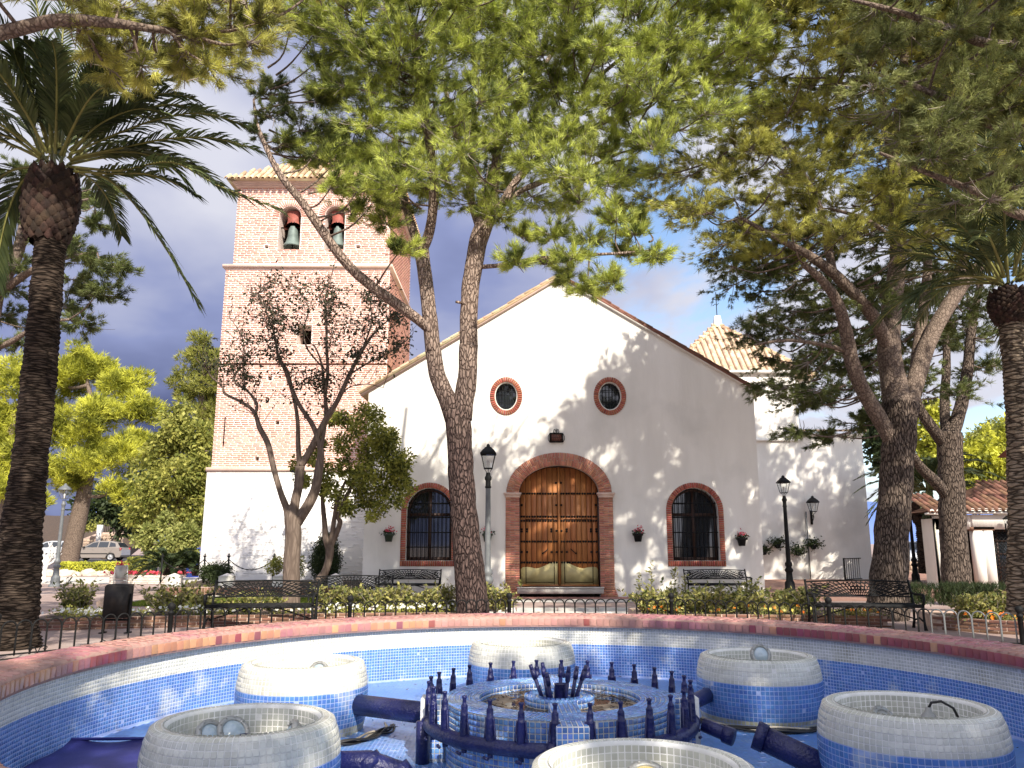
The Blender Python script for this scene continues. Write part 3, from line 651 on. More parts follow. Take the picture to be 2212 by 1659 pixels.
# ------------------------------------------------------------------ bell tower
TY = 27.5
tower = thing('bell_tower', 'square red brick bell tower with a whitewashed foot and tiled hipped roof', 'tower', (-7.36, TY, 0))
def build_tower():
    x0, x1, dep = -10.30, -4.40, 6.0
    u0, u1 = -10.10, -4.46
    ops_lo = [[(-7.62, 8.5), (-7.1, 8.5), (-7.1, 9.22), (-7.62, 9.22)]]
    ops_hi = [arch_loop(-8.13, .40, 12.08, 13.38, .40, 14), arch_loop(-6.48, .36, 12.08, 13.42, .36, 14)]
    holes_lo = [(-8.48, 7.28), (-8.0, 10.58), (-8.13, 5.72), (-8.76, 4.47), (-6.6, 6.3)]; holes_hi = [(-8.93, 12.2), (-5.6, 12.2)]
    sq = lambda p: [(p[0]-.07, p[1]-.07), (p[0]+.07, p[1]-.07), (p[0]+.07, p[1]+.07), (p[0]-.07, p[1]+.07)]
    wall_xz([(x0, 4.1), (x1, 4.1), (x1, 11.4), (x0, 11.4)], ops_lo+[sq(p) for p in holes_lo], TY, .8, 'wall', M['mortar'], tower)
    wall_xz([(u0, 11.4), (u1, 11.4), (u1, 14.62), (u0, 14.62)], ops_hi+[sq(p) for p in holes_hi], TY+.12, .9, 'belfry_wall', M['mortar'], tower)
    mb = MB()
    for a, b, z0, z1, y0 in ((x0, x1, 4.1, 11.4, TY), (u0, u1, 11.4, 14.62, TY+.12)):
        y1 = TY+dep
        mb.quad((b, y0, z0), (b, y1, z0), (b, y1, z1), (b, y0, z1)); mb.quad((a, y1, z0), (a, y0, z0), (a, y0, z1), (a, y1, z1)); mb.quad((b, y1, z0), (a, y1, z0), (a, y1, z1), (b, y1, z1))
    mb.quad((x0, TY, 11.4), (x1, TY, 11.4), (x1, TY+dep, 11.4), (x0, TY+dep, 11.4)); mb.build('side_wall', M['mortar'], tower)
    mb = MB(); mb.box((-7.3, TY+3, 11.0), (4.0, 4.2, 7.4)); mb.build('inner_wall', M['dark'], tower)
    mb = MB(); mb.add([(x0-.12, TY-.12, -.1), (x1+.12, TY-.12, -.1), (x1+.12, TY+dep, -.1), (x0-.12, TY+dep, -.1), (x0-.10, TY-.10, 4.06), (x1+.1, TY-.1, 4.06), (x1+.1, TY+dep, 4.06), (x0-.1, TY+dep, 4.06)], [(0, 1, 5, 4), (1, 2, 6, 5), (2, 3, 7, 6), (3, 0, 4, 7), (4, 5, 6, 7)])
    base = mb.build('white_foot', M['whitewash'], tower)
    # whitewashed courses showing through as long low ridges
    C, T, U, N_ = [], [], [], []
    for r in range(44):
        z = .30+r*.085; x = x0-.1+random.uniform(0, .2)
        while x < x1+.05:
            l = random.uniform(.18, .30); 
            if random.random() < .55: C.append((x+l/2, TY-.1-.02*(4.06-z)/4.2, z)); T.append((l-.03, 0, 0)); U.append((0, 0, .055)); N_.append((0, -random.uniform(.002, .006), 0))
            x += l
    pieces(base, 'whitewashed_brick', M['whitewash'], 'brick', C, T, U, N_)
    def inside(x, z, loops):
        for l in loops:
            n = len(l); c = False
            for i in range(n):
                a, b = l[i], l[i-1]
                if (a[1] > z) != (b[1] > z) and x < (b[0]-a[0])*(z-a[1])/(b[1]-a[1]+1e-12)+a[0]: c = not c
            if c: return True
        return False
    C, T, U, N_ = [], [], [], []
    def courses(z0, z1, a, b, yy, loops, extra=()):
        z = z0
        r = 0
        while z < z1:
            x = a+(0 if r % 2 else .13)
            if r % 2 == 0: C.append((a+.055, yy, z)); T.append((.11, 0, 0)); U.append((0, 0, .042)); N_.append((0, -.016, 0))
            while x < b-.02:
                l = min(random.choice((.24, .26, .28, .22)), b-x); c = x+l/2
                bad = any(inside(q, z, loops) for q in (x+.01, c, x+l-.03)) or any(abs(c-p[0]) < l/2+.06 and abs(z-p[1]) < .08 for p in extra)
                if bad:
                    q4 = l/4
                    for h in range(4):
                        ca = x+q4*(h+.5)
                        if not any(inside(v, z, loops) for v in (ca-q4*.45, ca+q4*.45)) and not any(abs(ca-p[0]) < q4/2+.06 and abs(z-p[1]) < .08 for p in extra): C.append((ca, yy, z)); T.append((q4-.004, 0, 0)); U.append((0, 0, .036)); N_.append((0, -.012, 0))
                if not bad and l > .05: C.append((c, yy, z+random.uniform(-.002, .002))); T.append((l-.028, 0, random.uniform(-.0015, .0015))); U.append((0, 0, .036+random.uniform(-.003, .004))); N_.append((0, -random.uniform(.008, .02), 0))
                x += l
            z += .068; r += 1
    courses(4.17, 11.30, x0, x1, TY, ops_lo, holes_lo)
    grow = [[(x*1.0, z) for x, z in l] for l in ops_hi]+[[(cx+(h+.26)*math.cos(PI*i/14), zs+(h+.26)*math.sin(PI*i/14)) for i in range(15)] for cx, h, zs in ((-8.13, .40, 13.38), (-6.48, .36, 13.42))]
    courses(11.6, 14.5, u0, u1, TY+.12, grow, holes_hi)
    for cx, h, zs in ((-8.13, .40, 13.38), (-6.48, .36, 13.42)):
        arc = [(cx+(h+.13)*math.cos(PI*i/20), zs+(h+.13)*math.sin(PI*i/20)) for i in range(21)]
        for l, n in zip((C, T, U, N_), path_bricks(arc, .25, .018, .075, .03, TY+.12)): l.extend(n)
    pieces(tower, 'brick', M['tbrick'], 'brick', C, T, U, N_)
    C, T, U, N_ = [], [], [], []
    for z0, z1, b in ((4.17, 11.3, x1), (11.6, 14.5, u1)):
        z = z0; r = 0
        while z < z1:
            y = TY+(.12 if z > 11.5 else 0)+(0 if r % 2 else .13)
            while y < TY+dep-.2: C.append((b, y+.13, z)); T.append((0, .23, 0)); U.append((0, 0, .034)); N_.append((.012, 0, 0)); y += .26
            z += .068; r += 1
    pieces(tower, 'side_brick', M['tbrick'], 'brick', C, T, U, N_, limit=0, stuff='side_brick')
    mb = MB()
    for a, b, y, z, h, p in ((x0, x1, TY, 11.40, .12, .10), (x0, x1, TY, 4.09, .14, .14)):
        mb.box(((a+b)/2, TY+dep/2, z), (b-a+2*p, dep+2*p, h))
    mb.build('string_course', M['trim'], tower)
    mb = MB(); mb.box(((x0+x1)/2, TY+dep/2, 7.80), (x1-x0+.09, dep+.09, .03)); mb.build('iron_band', M['darktile'], tower)
    mb = MB()
    for i, (z, p) in enumerate(((14.52, .05), (14.58, .10), (14.64, .16))): mb.box(((u0+u1)/2, TY+dep/2, z), (u1-u0+2*p, dep-.1+2*p, .055))
    mb.build('cornice', M['trim'], tower)
    mb = MB(); mb.box((-9.93, TY-.05, 6.2-.78), (.03, .03, 1.0)); mb.build('tie_bar', M['iron'], tower)
    # hipped roof of barrel tiles
    e = .36; A = Vector((-7.33, TY+3.0, 17.3)); a, b, y0, y1, ze = u0-e, u1+e, TY+.12-e, TY+dep+e-.1, 14.70
    mb = MB(); mb.add([(a, y0, ze), (b, y0, ze), (b, y1, ze), (a, y1, ze), tuple(A)], [(0, 1, 4), (1, 2, 4), (2, 3, 4), (3, 0, 4), (3, 2, 1, 0)]); rf = mb.build('roof', M['rooftile'], tower)
    def hip_tiles(P, Q, A, rowlen, w, C, T, U, N_):
        P, Q = Vector(P), Vector(Q); ex = (Q-P).normalized(); mid = (P+Q)/2; up = (A-mid); H = up.length; up.normalize(); nrm = ex.cross(up); 
        if nrm.z < 0: nrm = -nrm
        n = int((Q-P).length/w); W = (Q-P).length
        for i in range(n+1):
            x = -W/2+w*(i+.25); hmax = H*(1-abs(x)/(W/2))
            k = int(hmax/rowlen)
            for j in range(k+1):
                if j*rowlen > hmax-.05: continue
                c = mid+ex*x+up*(j+.35)*rowlen+nrm*(.02+random.uniform(-.008, .008)); C.append(c); T.append(ex*w*.72); U.append(up*rowlen*1.15); N_.append(nrm*.09)
    C, T, U, N_ = [], [], [], []
    hip_tiles((a, y0, ze), (b, y0, ze), A, .42, .22, C, T, U, N_); hip_tiles((b, y0, ze), (b, y1, ze), A, .42, .22, C, T, U, N_)
    pieces(rf, 'roof_tile', M['rooftile'], 'barrel', C, T, U, N_)
    for c, nm in ((-8.13, 'weathered green bronze bell hanging from a red yoke in the left arch'), (-6.48, 'green bronze bell half hidden by pine needles in the right belfry arch')):
        t = thing('bronze_bell', nm, 'bell', (c+.05, TY+.45, 12.3), group='bells in the belfry'); x, y, z = t.location
        r = .34 if c < -7 else .30
        mb = MB(); mb.lathe([(r*.25, .80), (r*.42, .78), (r*.5, .66), (r*.58, .4), (r*.72, .2), (r*.95, .06), (r, 0), (r*.9, .0), (r*.6, .25)], (x, y, z), 20); mb.build('bell_body', M['bronze'], t, True)
        mb = MB(); mb.prism([(x-.34, z+.72), (x-.24, z+.74), (x-.19, z+1.0), (x-.22, z+1.32), (x-.16, z+1.38), (x+.16, z+1.38), (x+.22, z+1.32), (x+.19, z+1.0), (x+.24, z+.74), (x+.34, z+.72), (x+.34, z+.8), (x+.12, z+.92), (x-.12, z+.92), (x-.34, z+.8)][::-1], y-.12, y+.12)
        mb.build('yoke', M['redwood'], t)
        mb = MB(); mb.tube([(x, y, z+.6), (x, y, z-.04)], .03, 6); mb.lathe([(.01, -.1), (.06, -.06), (.01, 0)], (x, y, z), 8); mb.build('clapper', M['iron'], t)
        mb = MB(); mb.tube([(x-.5, y, z+.76), (x+.5, y, z+.76)], .03, 6); mb.tube([(x-.08, y-.02, z+.78), (x-.05, y-.13, z+.95)], .02, 5); mb.tube([(x+.08, y-.02, z+.78), (x+.05, y-.13, z+.95)], .02, 5); mb.build('axle', M['iron'], t)
build_tower()
# ------------------------------------------------------------------ chapel, crossing roof
chapel = thing('side_chapel', 'plain white chapel wall set back to the right of the church front', 'chapel', (11.8, 36, 0))
def build_chapel():
    mb = MB(); mb.add([(7.78, 36, -.1), (13.0, 36, -.1), (13.0, 36, 9.3), (7.78, 36, 9.3), (13.0, 44, -.1), (13.0, 44, 9.3)], [(0, 1, 2, 3), (1, 4, 5, 2)]); mb.build('wall', M['plaster'], chapel)
    mb = MB(); mb.add([(13.0, 36.05, -.1), (15.82, 36.05, -.1), (15.82, 36.05, 6.5), (13.0, 36.05, 6.5), (15.82, 43, -.1), (15.82, 43, 6.5)], [(0, 1, 2, 3), (1, 4, 5, 2)]); mb.build('low_wall', M['plaster'], chapel)
    mb = MB(); mb.box((10.4, 35.97, 6.2), (5.24, .14, .12)); mb.box((14.42, 36.0, 6.44), (2.86, .14, .10)); mb.box((10.4, 35.96, 9.33), (5.4, .3, .12)); mb.build('ledge', M['plaster'], chapel)
    mb = MB(); mb.add([(12.9, 35.8, 6.56), (16.1, 35.8, 6.56), (16.1, 43, 7.6), (12.9, 43, 7.6)], [(0, 1, 2, 3)]); rf = mb.build('low_roof', M['darktile'], chapel)
    C, T, U, N_ = [], [], [], []
    for i in range(14):
        for j in range(4): C.append((13.0+i*.22, 35.95+j*.4, 6.59+j*.058)); T.append((.17, 0, 0)); U.append((0, .44, .064)); N_.append((0, -.012, .08))
    pieces(rf, 'roof_tile', M['paletile'], 'barrel', C, T, U, N_)
    A = Vector((10.86, 41, 12.95)); a, b, y0, y1, ze = 7.2, 14.52, 37.4, 44.6, 9.4
    mb = MB(); mb.add([(a, y0, ze), (b, y0, ze), (b, y1, ze), (a, y1, ze), tuple(A)], [(0, 1, 4), (1, 2, 4), (2, 3, 4), (3, 0, 4), (3, 2, 1, 0)]); rf = mb.build('pyramid_roof', M['paletile'], chapel)
    mb = MB(); mb.box((10.86, 41, 9.0), (6.9, 6.8, .9)); mb.box((10.4, 40.5, 8.2), (5.0, 8, 2)); mb.build('roof_drum', M['plaster'], chapel)
    C, T, U, N_ = [], [], [], []
    ex = Vector((1, 0, 0)); mid = Vector((10.86, y0, ze)); up = (A-mid); H = up.length; up.normalize(); nrm = ex.cross(up); W = b-a; w = .30
    for i in range(int(W/w)+1):
        x = -W/2+w*(i+.3); hm = H*(1-abs(x)/(W/2))
        for j in range(int(hm/.42)+1):
            if j*.42 > hm-.06: continue
            C.append(mid+ex*x+up*(j+.4)*.42+nrm*.02); T.append(ex*w*.6); U.append(up*.48); N_.append(nrm*.13)
    pieces(rf, 'roof_tile', M['paletile'], 'barrel', C, T, U, N_)
    C, T, U, N_ = [], [], [], []
    for s in (-1, 1):
        P = Vector((10.86+s*W/2, y0, ze)); d = A-P; k = 16; 
        for i in range(k): C.append(P+d*(i+.5)/k+Vector((0, -.02, .05))); T.append(d.normalized().cross(Vector((0, -.5, 1))).normalized()*.24); U.append(d/k*1.1); N_.append(Vector((0, -.07, .12)))
    pieces(rf, 'hip_tile', M['rooftile'], 'barrel', C, T, U, N_)
    mb = MB(); x, y, z = 10.86, 40.95, 12.8; mb.lathe([(.30, 0), (.26, .25), (.20, .62), (.0, .64)], (x, y, z), 4, a0=PI/4); mb.build('finial', M['plaster'], chapel)
    mb = MB(); mb.tube([(x, y, 13.4), (x, y, 14.75)], .022, 5); mb.tube([(x-.16, y, 14.35), (x+.16, y, 14.35)], .02, 5); mb.tube([(x-.2, y, 14.0), (x-.05, y, 14.1), (x, y, 14.0), (x+.12, y, 14.15)], .018, 5); mb.build('iron_cross', M['iron'], chapel)
    mb = MB(); mb.tube([(13.02, 35.93, .05), (13.02, 35.93, 3.0)], .03, 6); mb.build('downpipe', M['greypaint'], chapel)
build_chapel()
# ------------------------------------------------------------------ kiosk at the right
kiosk = thing('tiled_kiosk', 'low white kiosk with brown tiled roof behind the right tree trunks', 'kiosk', (17.5, 28.5, 0))
def build_kiosk():
    y = 28.5; x0, x1, yb = 15.3, 22.5, 30.4
    mb = MB(); mb.add([(x0, y+.9, -.1), (x0, yb, -.1), (x0, yb, 2.5), (x0, y+.9, 2.5), (x1, yb, -.1), (x1, yb, 2.5)], [(1, 0, 3, 2), (1, 2, 5, 4)])
    mb.box((x0+.1, y+1.0, 1.2), (.2, .2, 2.6)); mb.box((18.9, y+.0, 2.35), (5.6, .2, .5)); mb.box((15.75, y+1.0, 2.35), (.9, .2, .5)); mb.box((16.1, y+.5, 2.35), (.2, 1.0, .5))
    mb.build('wall', M['plaster'], kiosk)
    mb = MB(); mb.box((18.9, y+1.1, 1.2), (5.6, .05, 2.6)); mb.build('recess_wall', M['dark'], kiosk)
    for xc in (16.25, 16.60): 
        mb = MB(); mb.box((xc, y+.06, 1.06), (.30, .30, 2.02)); mb.build('pillar', M['plaster'], kiosk)
    mb = MB(); mb.box((16.42, y+.03, 2.12), (.80, .26, .12)); mb.build('pillar_cap', M['bedbrick'], kiosk)
    mb = MB(); mb.box((15.75, y+.75, 1.08), (.62, .06, 2.1)); d = mb.build('plank_door', M['frame'], kiosk)
    mb = MB(); 
    for i in range(3): mb.box((15.56+i*.19, y+.71, 1.08), (.15, .02, 1.9))
    mb.build('door_panel', M['redwood'], d)
    # diamond mesh grille over the glazed door
    gx0, gx1 = 16.95, 18.6
    mb = MB(); mb.box(((gx0+gx1)/2, y+.35, 1.08), (gx1-gx0, .03, 2.1)); g = mb.build('glazed_door', M['glass'], kiosk)
    mb = MB()
    for i in range(4): mb.box((gx0+.15+i*.45, y+.32, 1.08), (.05, .04, 2.1))
    for z in (.1, .8, 1.25, 1.7, 2.05): mb.box(((gx0+gx1)/2, y+.318, z), (gx1-gx0, .04, .05))
    mb.build('glazing_bar', M['frame'], g)
    mb = MB(); s = .14; h = 2.05
    for i in range(-16, 14):
        a = gx0+i*s
        for sg in (1, -1):
            t0 = max(0, (gx0-a) if sg > 0 else 0); pts = []
            xa, za, xb, zb = (a, .03, a+h, .03+h) if sg > 0 else (a+h, .03, a, .03+h)
            # clip to the opening
            for k in range(1):
                def cl(xa, za, xb, zb):
                    lo, hi = 0, 1
                    for t in ((gx0-xa)/(xb-xa), (gx1-xa)/(xb-xa)): pass
                    t1, t2 = sorted(((gx0-xa)/(xb-xa), (gx1-xa)/(xb-xa))); lo, hi = max(0, t1), min(1, t2)
                    return lo, hi
                lo, hi = cl(xa, za, xb, zb)
                if hi > lo+.02: mb.tube([(xa+(xb-xa)*lo, y+.2, za+(zb-za)*lo), (xa+(xb-xa)*hi, y+.2, za+(zb-za)*hi)], .011, 4, False)
    mb.build('mesh_grille', M['iron'], g)
    # roof: hipped slope to the front, tiles with white mortared ends
    P, Q, A1, A2 = Vector((15.85, y-.35, 2.72)), Vector((22.9, y-.35, 2.72)), Vector((17.9, y+2.2, 3.85)), Vector((22.9, y+2.2, 3.85))
    mb = MB(); mb.add([tuple(P), tuple(Q), tuple(A2), tuple(A1), (15.85, y+.6, 2.72), (14.95, y+.6, 2.72), (14.95, yb+.3, 2.72), (22.9, yb+.3, 2.72)], [(0, 1, 2, 3), (0, 3, 4), (4, 3, 5), (5, 3, 6), (6, 3, 2, 7)]); rf = mb.build('roof', M['darktile'], kiosk)
    up = (A1-Vector((17.9, y-.35, 2.72))); H = up.length; up.normalize(); nrm = Vector((1, 0, 0)).cross(up)
    C, T, U, N_ = [], [], [], []; E = MB()
    for i in range(30):
        x = 15.97+i*.235; hm = H if x > 17.9 else H*(x-15.85)/2.05
        for j in range(int(hm/.38)+1):
            c = Vector((x, y-.35, 2.72))+up*(j+.45)*.38+nrm*(.01+random.uniform(-.01, .01)); C.append(c); T.append((.18, 0, 0)); U.append(up*.43); N_.append(nrm*.085)
        E.lathe([(.0, 0), (.075, 0)], (0, 0, 0), 10); v = E.V[-1]; E.V[-1] = np.stack([x+v[:, 0], np.full(len(v), y-.40), 2.74+np.maximum(v[:, 1], -.02)], 1)
    for i in range(4):
        x = 15.05+i*.235
        for j in range(5): C.append(Vector((x, y+.75+j*.36, 2.76+j*.15))); T.append((.18, 0, 0)); U.append((0, .42, .17)); N_.append((0, -.03, .08))
        E.lathe([(.0, 0), (.075, 0)], (0, 0, 0), 10); v = E.V[-1]; E.V[-1] = np.stack([x+v[:, 0], np.full(len(v), y+.56), 2.75+np.maximum(v[:, 1], -.02)], 1)
    pieces(rf, 'roof_tile', M['darktile'], 'barrel', C, T, U, N_)
    E.build('mortared_tile_end', M['plaster'], rf)
    mb = MB(); mb.box((19.3, y-.14, 2.66), (6.9, .36, .07)); mb.box((15.45, y+.75, 2.66), (1.0, .3, .07)); mb.build('eave_board', M['plaster'], kiosk)
build_kiosk()
def build_far_house():
    t = thing('pale_house', 'pale house with tiled eave glimpsed behind the right palm trunk', 'house', (28, 40, 0)); 
    mb = MB(); mb.box((30, 41.6, 3), (6.0, 3, 6.4)); mb.build('wall', M['plaster'], t)
    mb = MB(); mb.add([(26.4, 39.6, 6.2), (34, 39.6, 6.2), (34, 41.6, 7.0), (26.4, 41.6, 7.0), (26.4, 43.6, 6.2), (34, 43.6, 6.2)], [(0, 1, 2, 3), (3, 2, 5, 4)]); rf = mb.build('roof', M['darktile'], t)
    C, T, U, N_ = [], [], [], []
    for i in range(30):
        for j in range(4): C.append((26.55+i*.25, 39.75+j*.42, 6.28+j*.168)); T.append((.19, 0, 0)); U.append((0, .44, .18)); N_.append((0, -.04, .09))
    pieces(rf, 'roof_tile', M['paletile'], 'barrel', C, T, U, N_)
    for x in (28.2, 30.2): 
        mb = MB(); mb.box((x, 39.97, 4.4), (.8, .1, 1.2)); w = mb.build('window', M['glass'], t)
        mb = MB(); mb.box((x, 39.95, 4.4), (.06, .1, 1.2)); mb.box((x, 39.95, 4.4), (.8, .09, .06)); mb.build('frame', M['whitepost'], w)
build_far_house()
# ------------------------------------------------------------------ fountain
FC = Vector((.364, 6.53, 0)); RI, RO = 3.905, 4.31
def rev_tiles(prof, c, p, gap, thick, rows_mat, arc=(0, 2*PI), jitter=.05, skip=None, fixed=None):
    """lay tiles on a surface of revolution. prof: list of (r,z); returns dict mat -> lists"""
    P = np.array(prof, float); seg = np.linalg.norm(np.diff(P, axis=0), axis=1); s = np.concatenate([[0], np.cumsum(seg)]); k = int(round(s[-1]/p)); pp = s[-1]/k
    out = {}
    for i in range(k):
        q = (i+.5)*pp; j = min(np.searchsorted(s, q, side='right')-1, len(seg)-1); f = (q-s[j])/seg[j]; r, z = P[j]+(P[j+1]-P[j])*f; d = (P[j+1]-P[j])/seg[j]
        n = fixed or max(3, int(round(r*(arc[1]-arc[0])/p))); a = arc[0]+(np.arange(n)+.5)*(arc[1]-arc[0])/n
        w = r*(arc[1]-arc[0])/n
        ca, sa = np.cos(a), np.sin(a)
        C = np.stack([c[0]+r*ca, c[1]+r*sa, np.full(n, c[2]+z)], -1)
        T = np.stack([-sa, ca, 0*ca], -1)*(w-gap); U = np.stack([d[0]*ca, d[0]*sa, np.full(n, d[1])], -1)*(pp-gap)
        nr, nz = d[1], -d[0]
        N_ = np.stack([nr*ca, nr*sa, np.full(n, nz)], -1)
        N_ = N_+R.normal(0, .010, N_.shape)
        N_ = N_*thick*(1+R.uniform(-.3, .3, (n, 1)))
        m = rows_mat(i, k, z, r)
        keep = np.ones(n, bool)
        if skip is not None: keep = ~skip(a, z)
        keep &= R.random(n) > .006
        o = out.setdefault(m, [[], [], [], []])
        for l, v in zip(o, (C[keep], T[keep], U[keep], N_[keep])): l.append(v)
    return {m: [np.concatenate(x) for x in l] for m, l in out.items()}
def lay(parent, tiles, names, limit=300):
    for m, (C, T, U, N_) in tiles.items(): pieces(parent, names.get(m, 'tile'), M[m], 'tile', C, T, U, N_, limit=limit)
fountain = thing('fountain_basin', 'round mosaic fountain basin with pink tiled rim and blue and white inner wall', 'fountain', tuple(FC))
def build_basin():
    c = FC
    mb = MB(); mb.lathe([(RI, .0), (RI, .372)], c, 160); mb.build('blue_wall_bed', M['bgrout'], fountain, True); mb = MB(); mb.lathe([(RI, .372), (RI, .60)], c, 160); mb.lathe([(RI, .60), (RO, .66), (RO, -.1)], c, 160); mb.build('wall', M['grout'], fountain, True)
    mb = MB(); mb.lathe([(.01, .004), (2, .004), (RI+.01, .0)], c, 96); mb.build('floor', M['bgrout'], fountain)
    # the floor is laid with small blue tiles: too many and too flat to part
    p = .034; gx, gy = np.meshgrid(np.arange(-3.9, 4.7, p), np.arange(3.0, 10.5, p), indexing='ij'); gx, gy = gx.ravel(), gy.ravel(); ok = (np.hypot(gx-c.x, gy-c.y) < RI-.03) & (np.hypot(gx-c.x, gy-c.y) > .87) & (R.random(len(gx)) > .012)
    for a_ in (90, 150, 210, 30, -30, -90): q_ = math.radians(a_+6.16); ok &= np.hypot(gx-c.x-2.43*math.cos(q_), gy-c.y-2.43*math.sin(q_)) > .54
    gx, gy = gx[ok], gy[ok]; h = .0142; n = len(gx); z = np.full(n, .007)
    V = np.stack([np.stack([gx+sx*h, gy+sy*h, z+R.normal(0, .0004, n)], -1) for sx, sy in ((-1, -1), (1, -1), (1, 1), (-1, 1))], 1).reshape(-1, 3)
    mb = MB(); mb.addnp(V, np.arange(4*n).reshape(-1, 4)); mb.build('floor_tile_field', M['bluefloor'], fountain)['kind'] = 'stuff'
    n = 700; a_ = R.uniform(0, 2*PI, n); r_ = np.sqrt(R.uniform(.95, 15, n)); V, F = leaf_quads(np.stack([c.x+r_*np.cos(a_), c.y+r_*np.sin(a_), np.full(n, .014)], -1), .055, R.normal(0, 1, (n, 3))*[3, 3, .15], .16)
    mb = MB(); mb.addnp(V, F); o = mb.build('fallen_leaves', M['soil']); o['kind'] = 'stuff'
    # rim: drum of pinkish mortar with irregular glazed pieces on top and a band of square tiles on its inner face
    prof = [(RI-.055, .585), (RI-.062, .60), (RI-.055, .685), (RI-.03, .708), (RI+.10, .722), (RO-.10, .722), (RO-.02, .705), (RO+.03, .66), (RO+.03, .56), (RO, .55)]
    mb = MB(); mb.lathe(prof, c, 200); rim = mb.build('rim', M['pgrout'], fountain, True)
    mb = MB(); mb.lathe([(RI-.055, .585), (RI, .585)], c, 160); mb.build('rim_underside', M['pgrout'], fountain)
    n = 300; a = np.linspace(0, 2*PI, n, endpoint=False); w = 2*PI*(RI-.06)/n
    lists = {}
    for i in range(n):
        ang = a[i]; ca, sa = math.cos(ang), math.sin(ang); r = RI-.063
        g = mnoise.noise(Vector((ca*2.3, sa*2.3, .3)))+.25*mnoise.noise(Vector((ca*9, sa*9, 4)))
        u = random.random()
        m = 'red' if g > .16 else ('orange' if g < -.14 else 'pink')
        if u < .05: m = 'orange'
        elif u < .09: m = 'maroon'
        elif u < .13: m = 'red'
        l = lists.setdefault(m, [[], [], [], []])
        l[0].append((c.x+r*ca, c.y+r*sa, .645)); l[1].append((-sa*(w-.007), ca*(w-.007), 0)); l[2].append((0, 0, .082)); l[3].append((-ca*.008, -sa*.008, random.uniform(-.001, .001)))
    for m, l in lists.items(): pieces(rim, 'band_tile', M[m], 'tile', *l)
    # broken tile pieces on the top of the rim: irregular polygons with open joints
    shapes = []
    for s in range(6):
        k = random.choice((4, 5, 5, 6)); V = []; 
        for i in range(k):
            q = 2*PI*i/k+random.uniform(-.35, .35); rr = random.uniform(.46, .60); V.append((rr*math.cos(q), rr*math.sin(q)))
        shapes.append(V)
    allp = []
    rings = 5; 
    for ri in range(rings):
        rr = RI-.035+(RO-RI+.05)*(ri+.5)/rings; k = int(2*PI*rr/.105)
        for i in range(k):
            ang = 2*PI*(i+random.uniform(-.3, .3)+(.5 if ri % 2 else 0))/k; x, y = c.x+rr*math.cos(ang), c.y+rr*math.sin(ang)
            q = rr-RI; z = .716 if .02 < q < RO-RI-.05 else (.706 if q < .02 else .704)
            tilt = 0 if .05 < q < RO-RI-.08 else (.16 if q <= .05 else -.18)
            allp.append((x, y, z, ang, tilt))
    allp = np.array(allp); dist = np.hypot(allp[:, 0], allp[:, 1]-0); vis = (abs(allp[:, 0]) < .66*allp[:, 1])
    order = np.argsort(np.where(vis, dist, dist+100))
    meshes = []
    for V in shapes:
        k = len(V); VV = [(x, y, 0) for x, y in V]+[(x*.9, y*.9, 1) for x, y in V]; F = [tuple(range(k, 2*k))]+[(i, (i+1) % k, (i+1) % k+k, i+k) for i in range(k)]
        b = MB(); b.add(VV, F); meshes.append((np_mesh('rim_piece', *b.arrays(), M['pink']), VV, F))
    rest = MB()
    for cnt, i in enumerate(order):
        x, y, z, ang, tilt = allp[i]; me, VV, F = meshes[random.randrange(6)]
        rot = Matrix.Rotation(ang, 3, 'Z')@Matrix.Rotation(-tilt, 3, 'Y')@Matrix.Rotation(random.uniform(-.3, .3), 3, 'Z')@Matrix.Diagonal((.115*random.uniform(.85, 1.05), .125*random.uniform(.8, 1.1), .011))
        if cnt < 300:
            o = bpy.data.objects.new('rim_piece', me); o.matrix_local = Matrix.Translation(Vector((x, y, z))-FC)@rot.to_4x4(); link(o, rim)
        elif vis[i] or cnt % 1 == 0:
            v = np.array(VV)@np.array(rot).T+np.array((x, y, z)); rest.add(v, F)
    o = rest.build('rim_piece_field', M['pink'], rim); o['kind'] = 'stuff'
    # inner wall mosaic, only the arc one can see into
    t = rev_tiles([(RI, .575), (RI, .02)], c, .033, .0058, -.0015, lambda i, k, z, r: 'wtile' if z > .375 else 'btile', arc=(-.45, PI+.45))
    for m in t: t[m][3] = -abs(1)*t[m][3]*1
    # normals must look inwards
    for m, (C, T, U, N_) in t.items():
        inw = np.array(c)[None]-C; inw[:, 2] = 0; sgn = np.sign(np.einsum('ij,ij->i', inw, N_)); N_ *= sgn[:, None]
    lay(fountain, t, {'wtile': 'white_tile', 'btile': 'blue_tile'})
build_basin()
def bowl_profile():
    return [(.43, .10), (.43, .555), (.445, .572), (.50, .573), (.526, .558), (.548, .50), (.565, .42), (.572, .33), (.570, .2), (.556, .09), (.535, .0)]
BOWLS = []
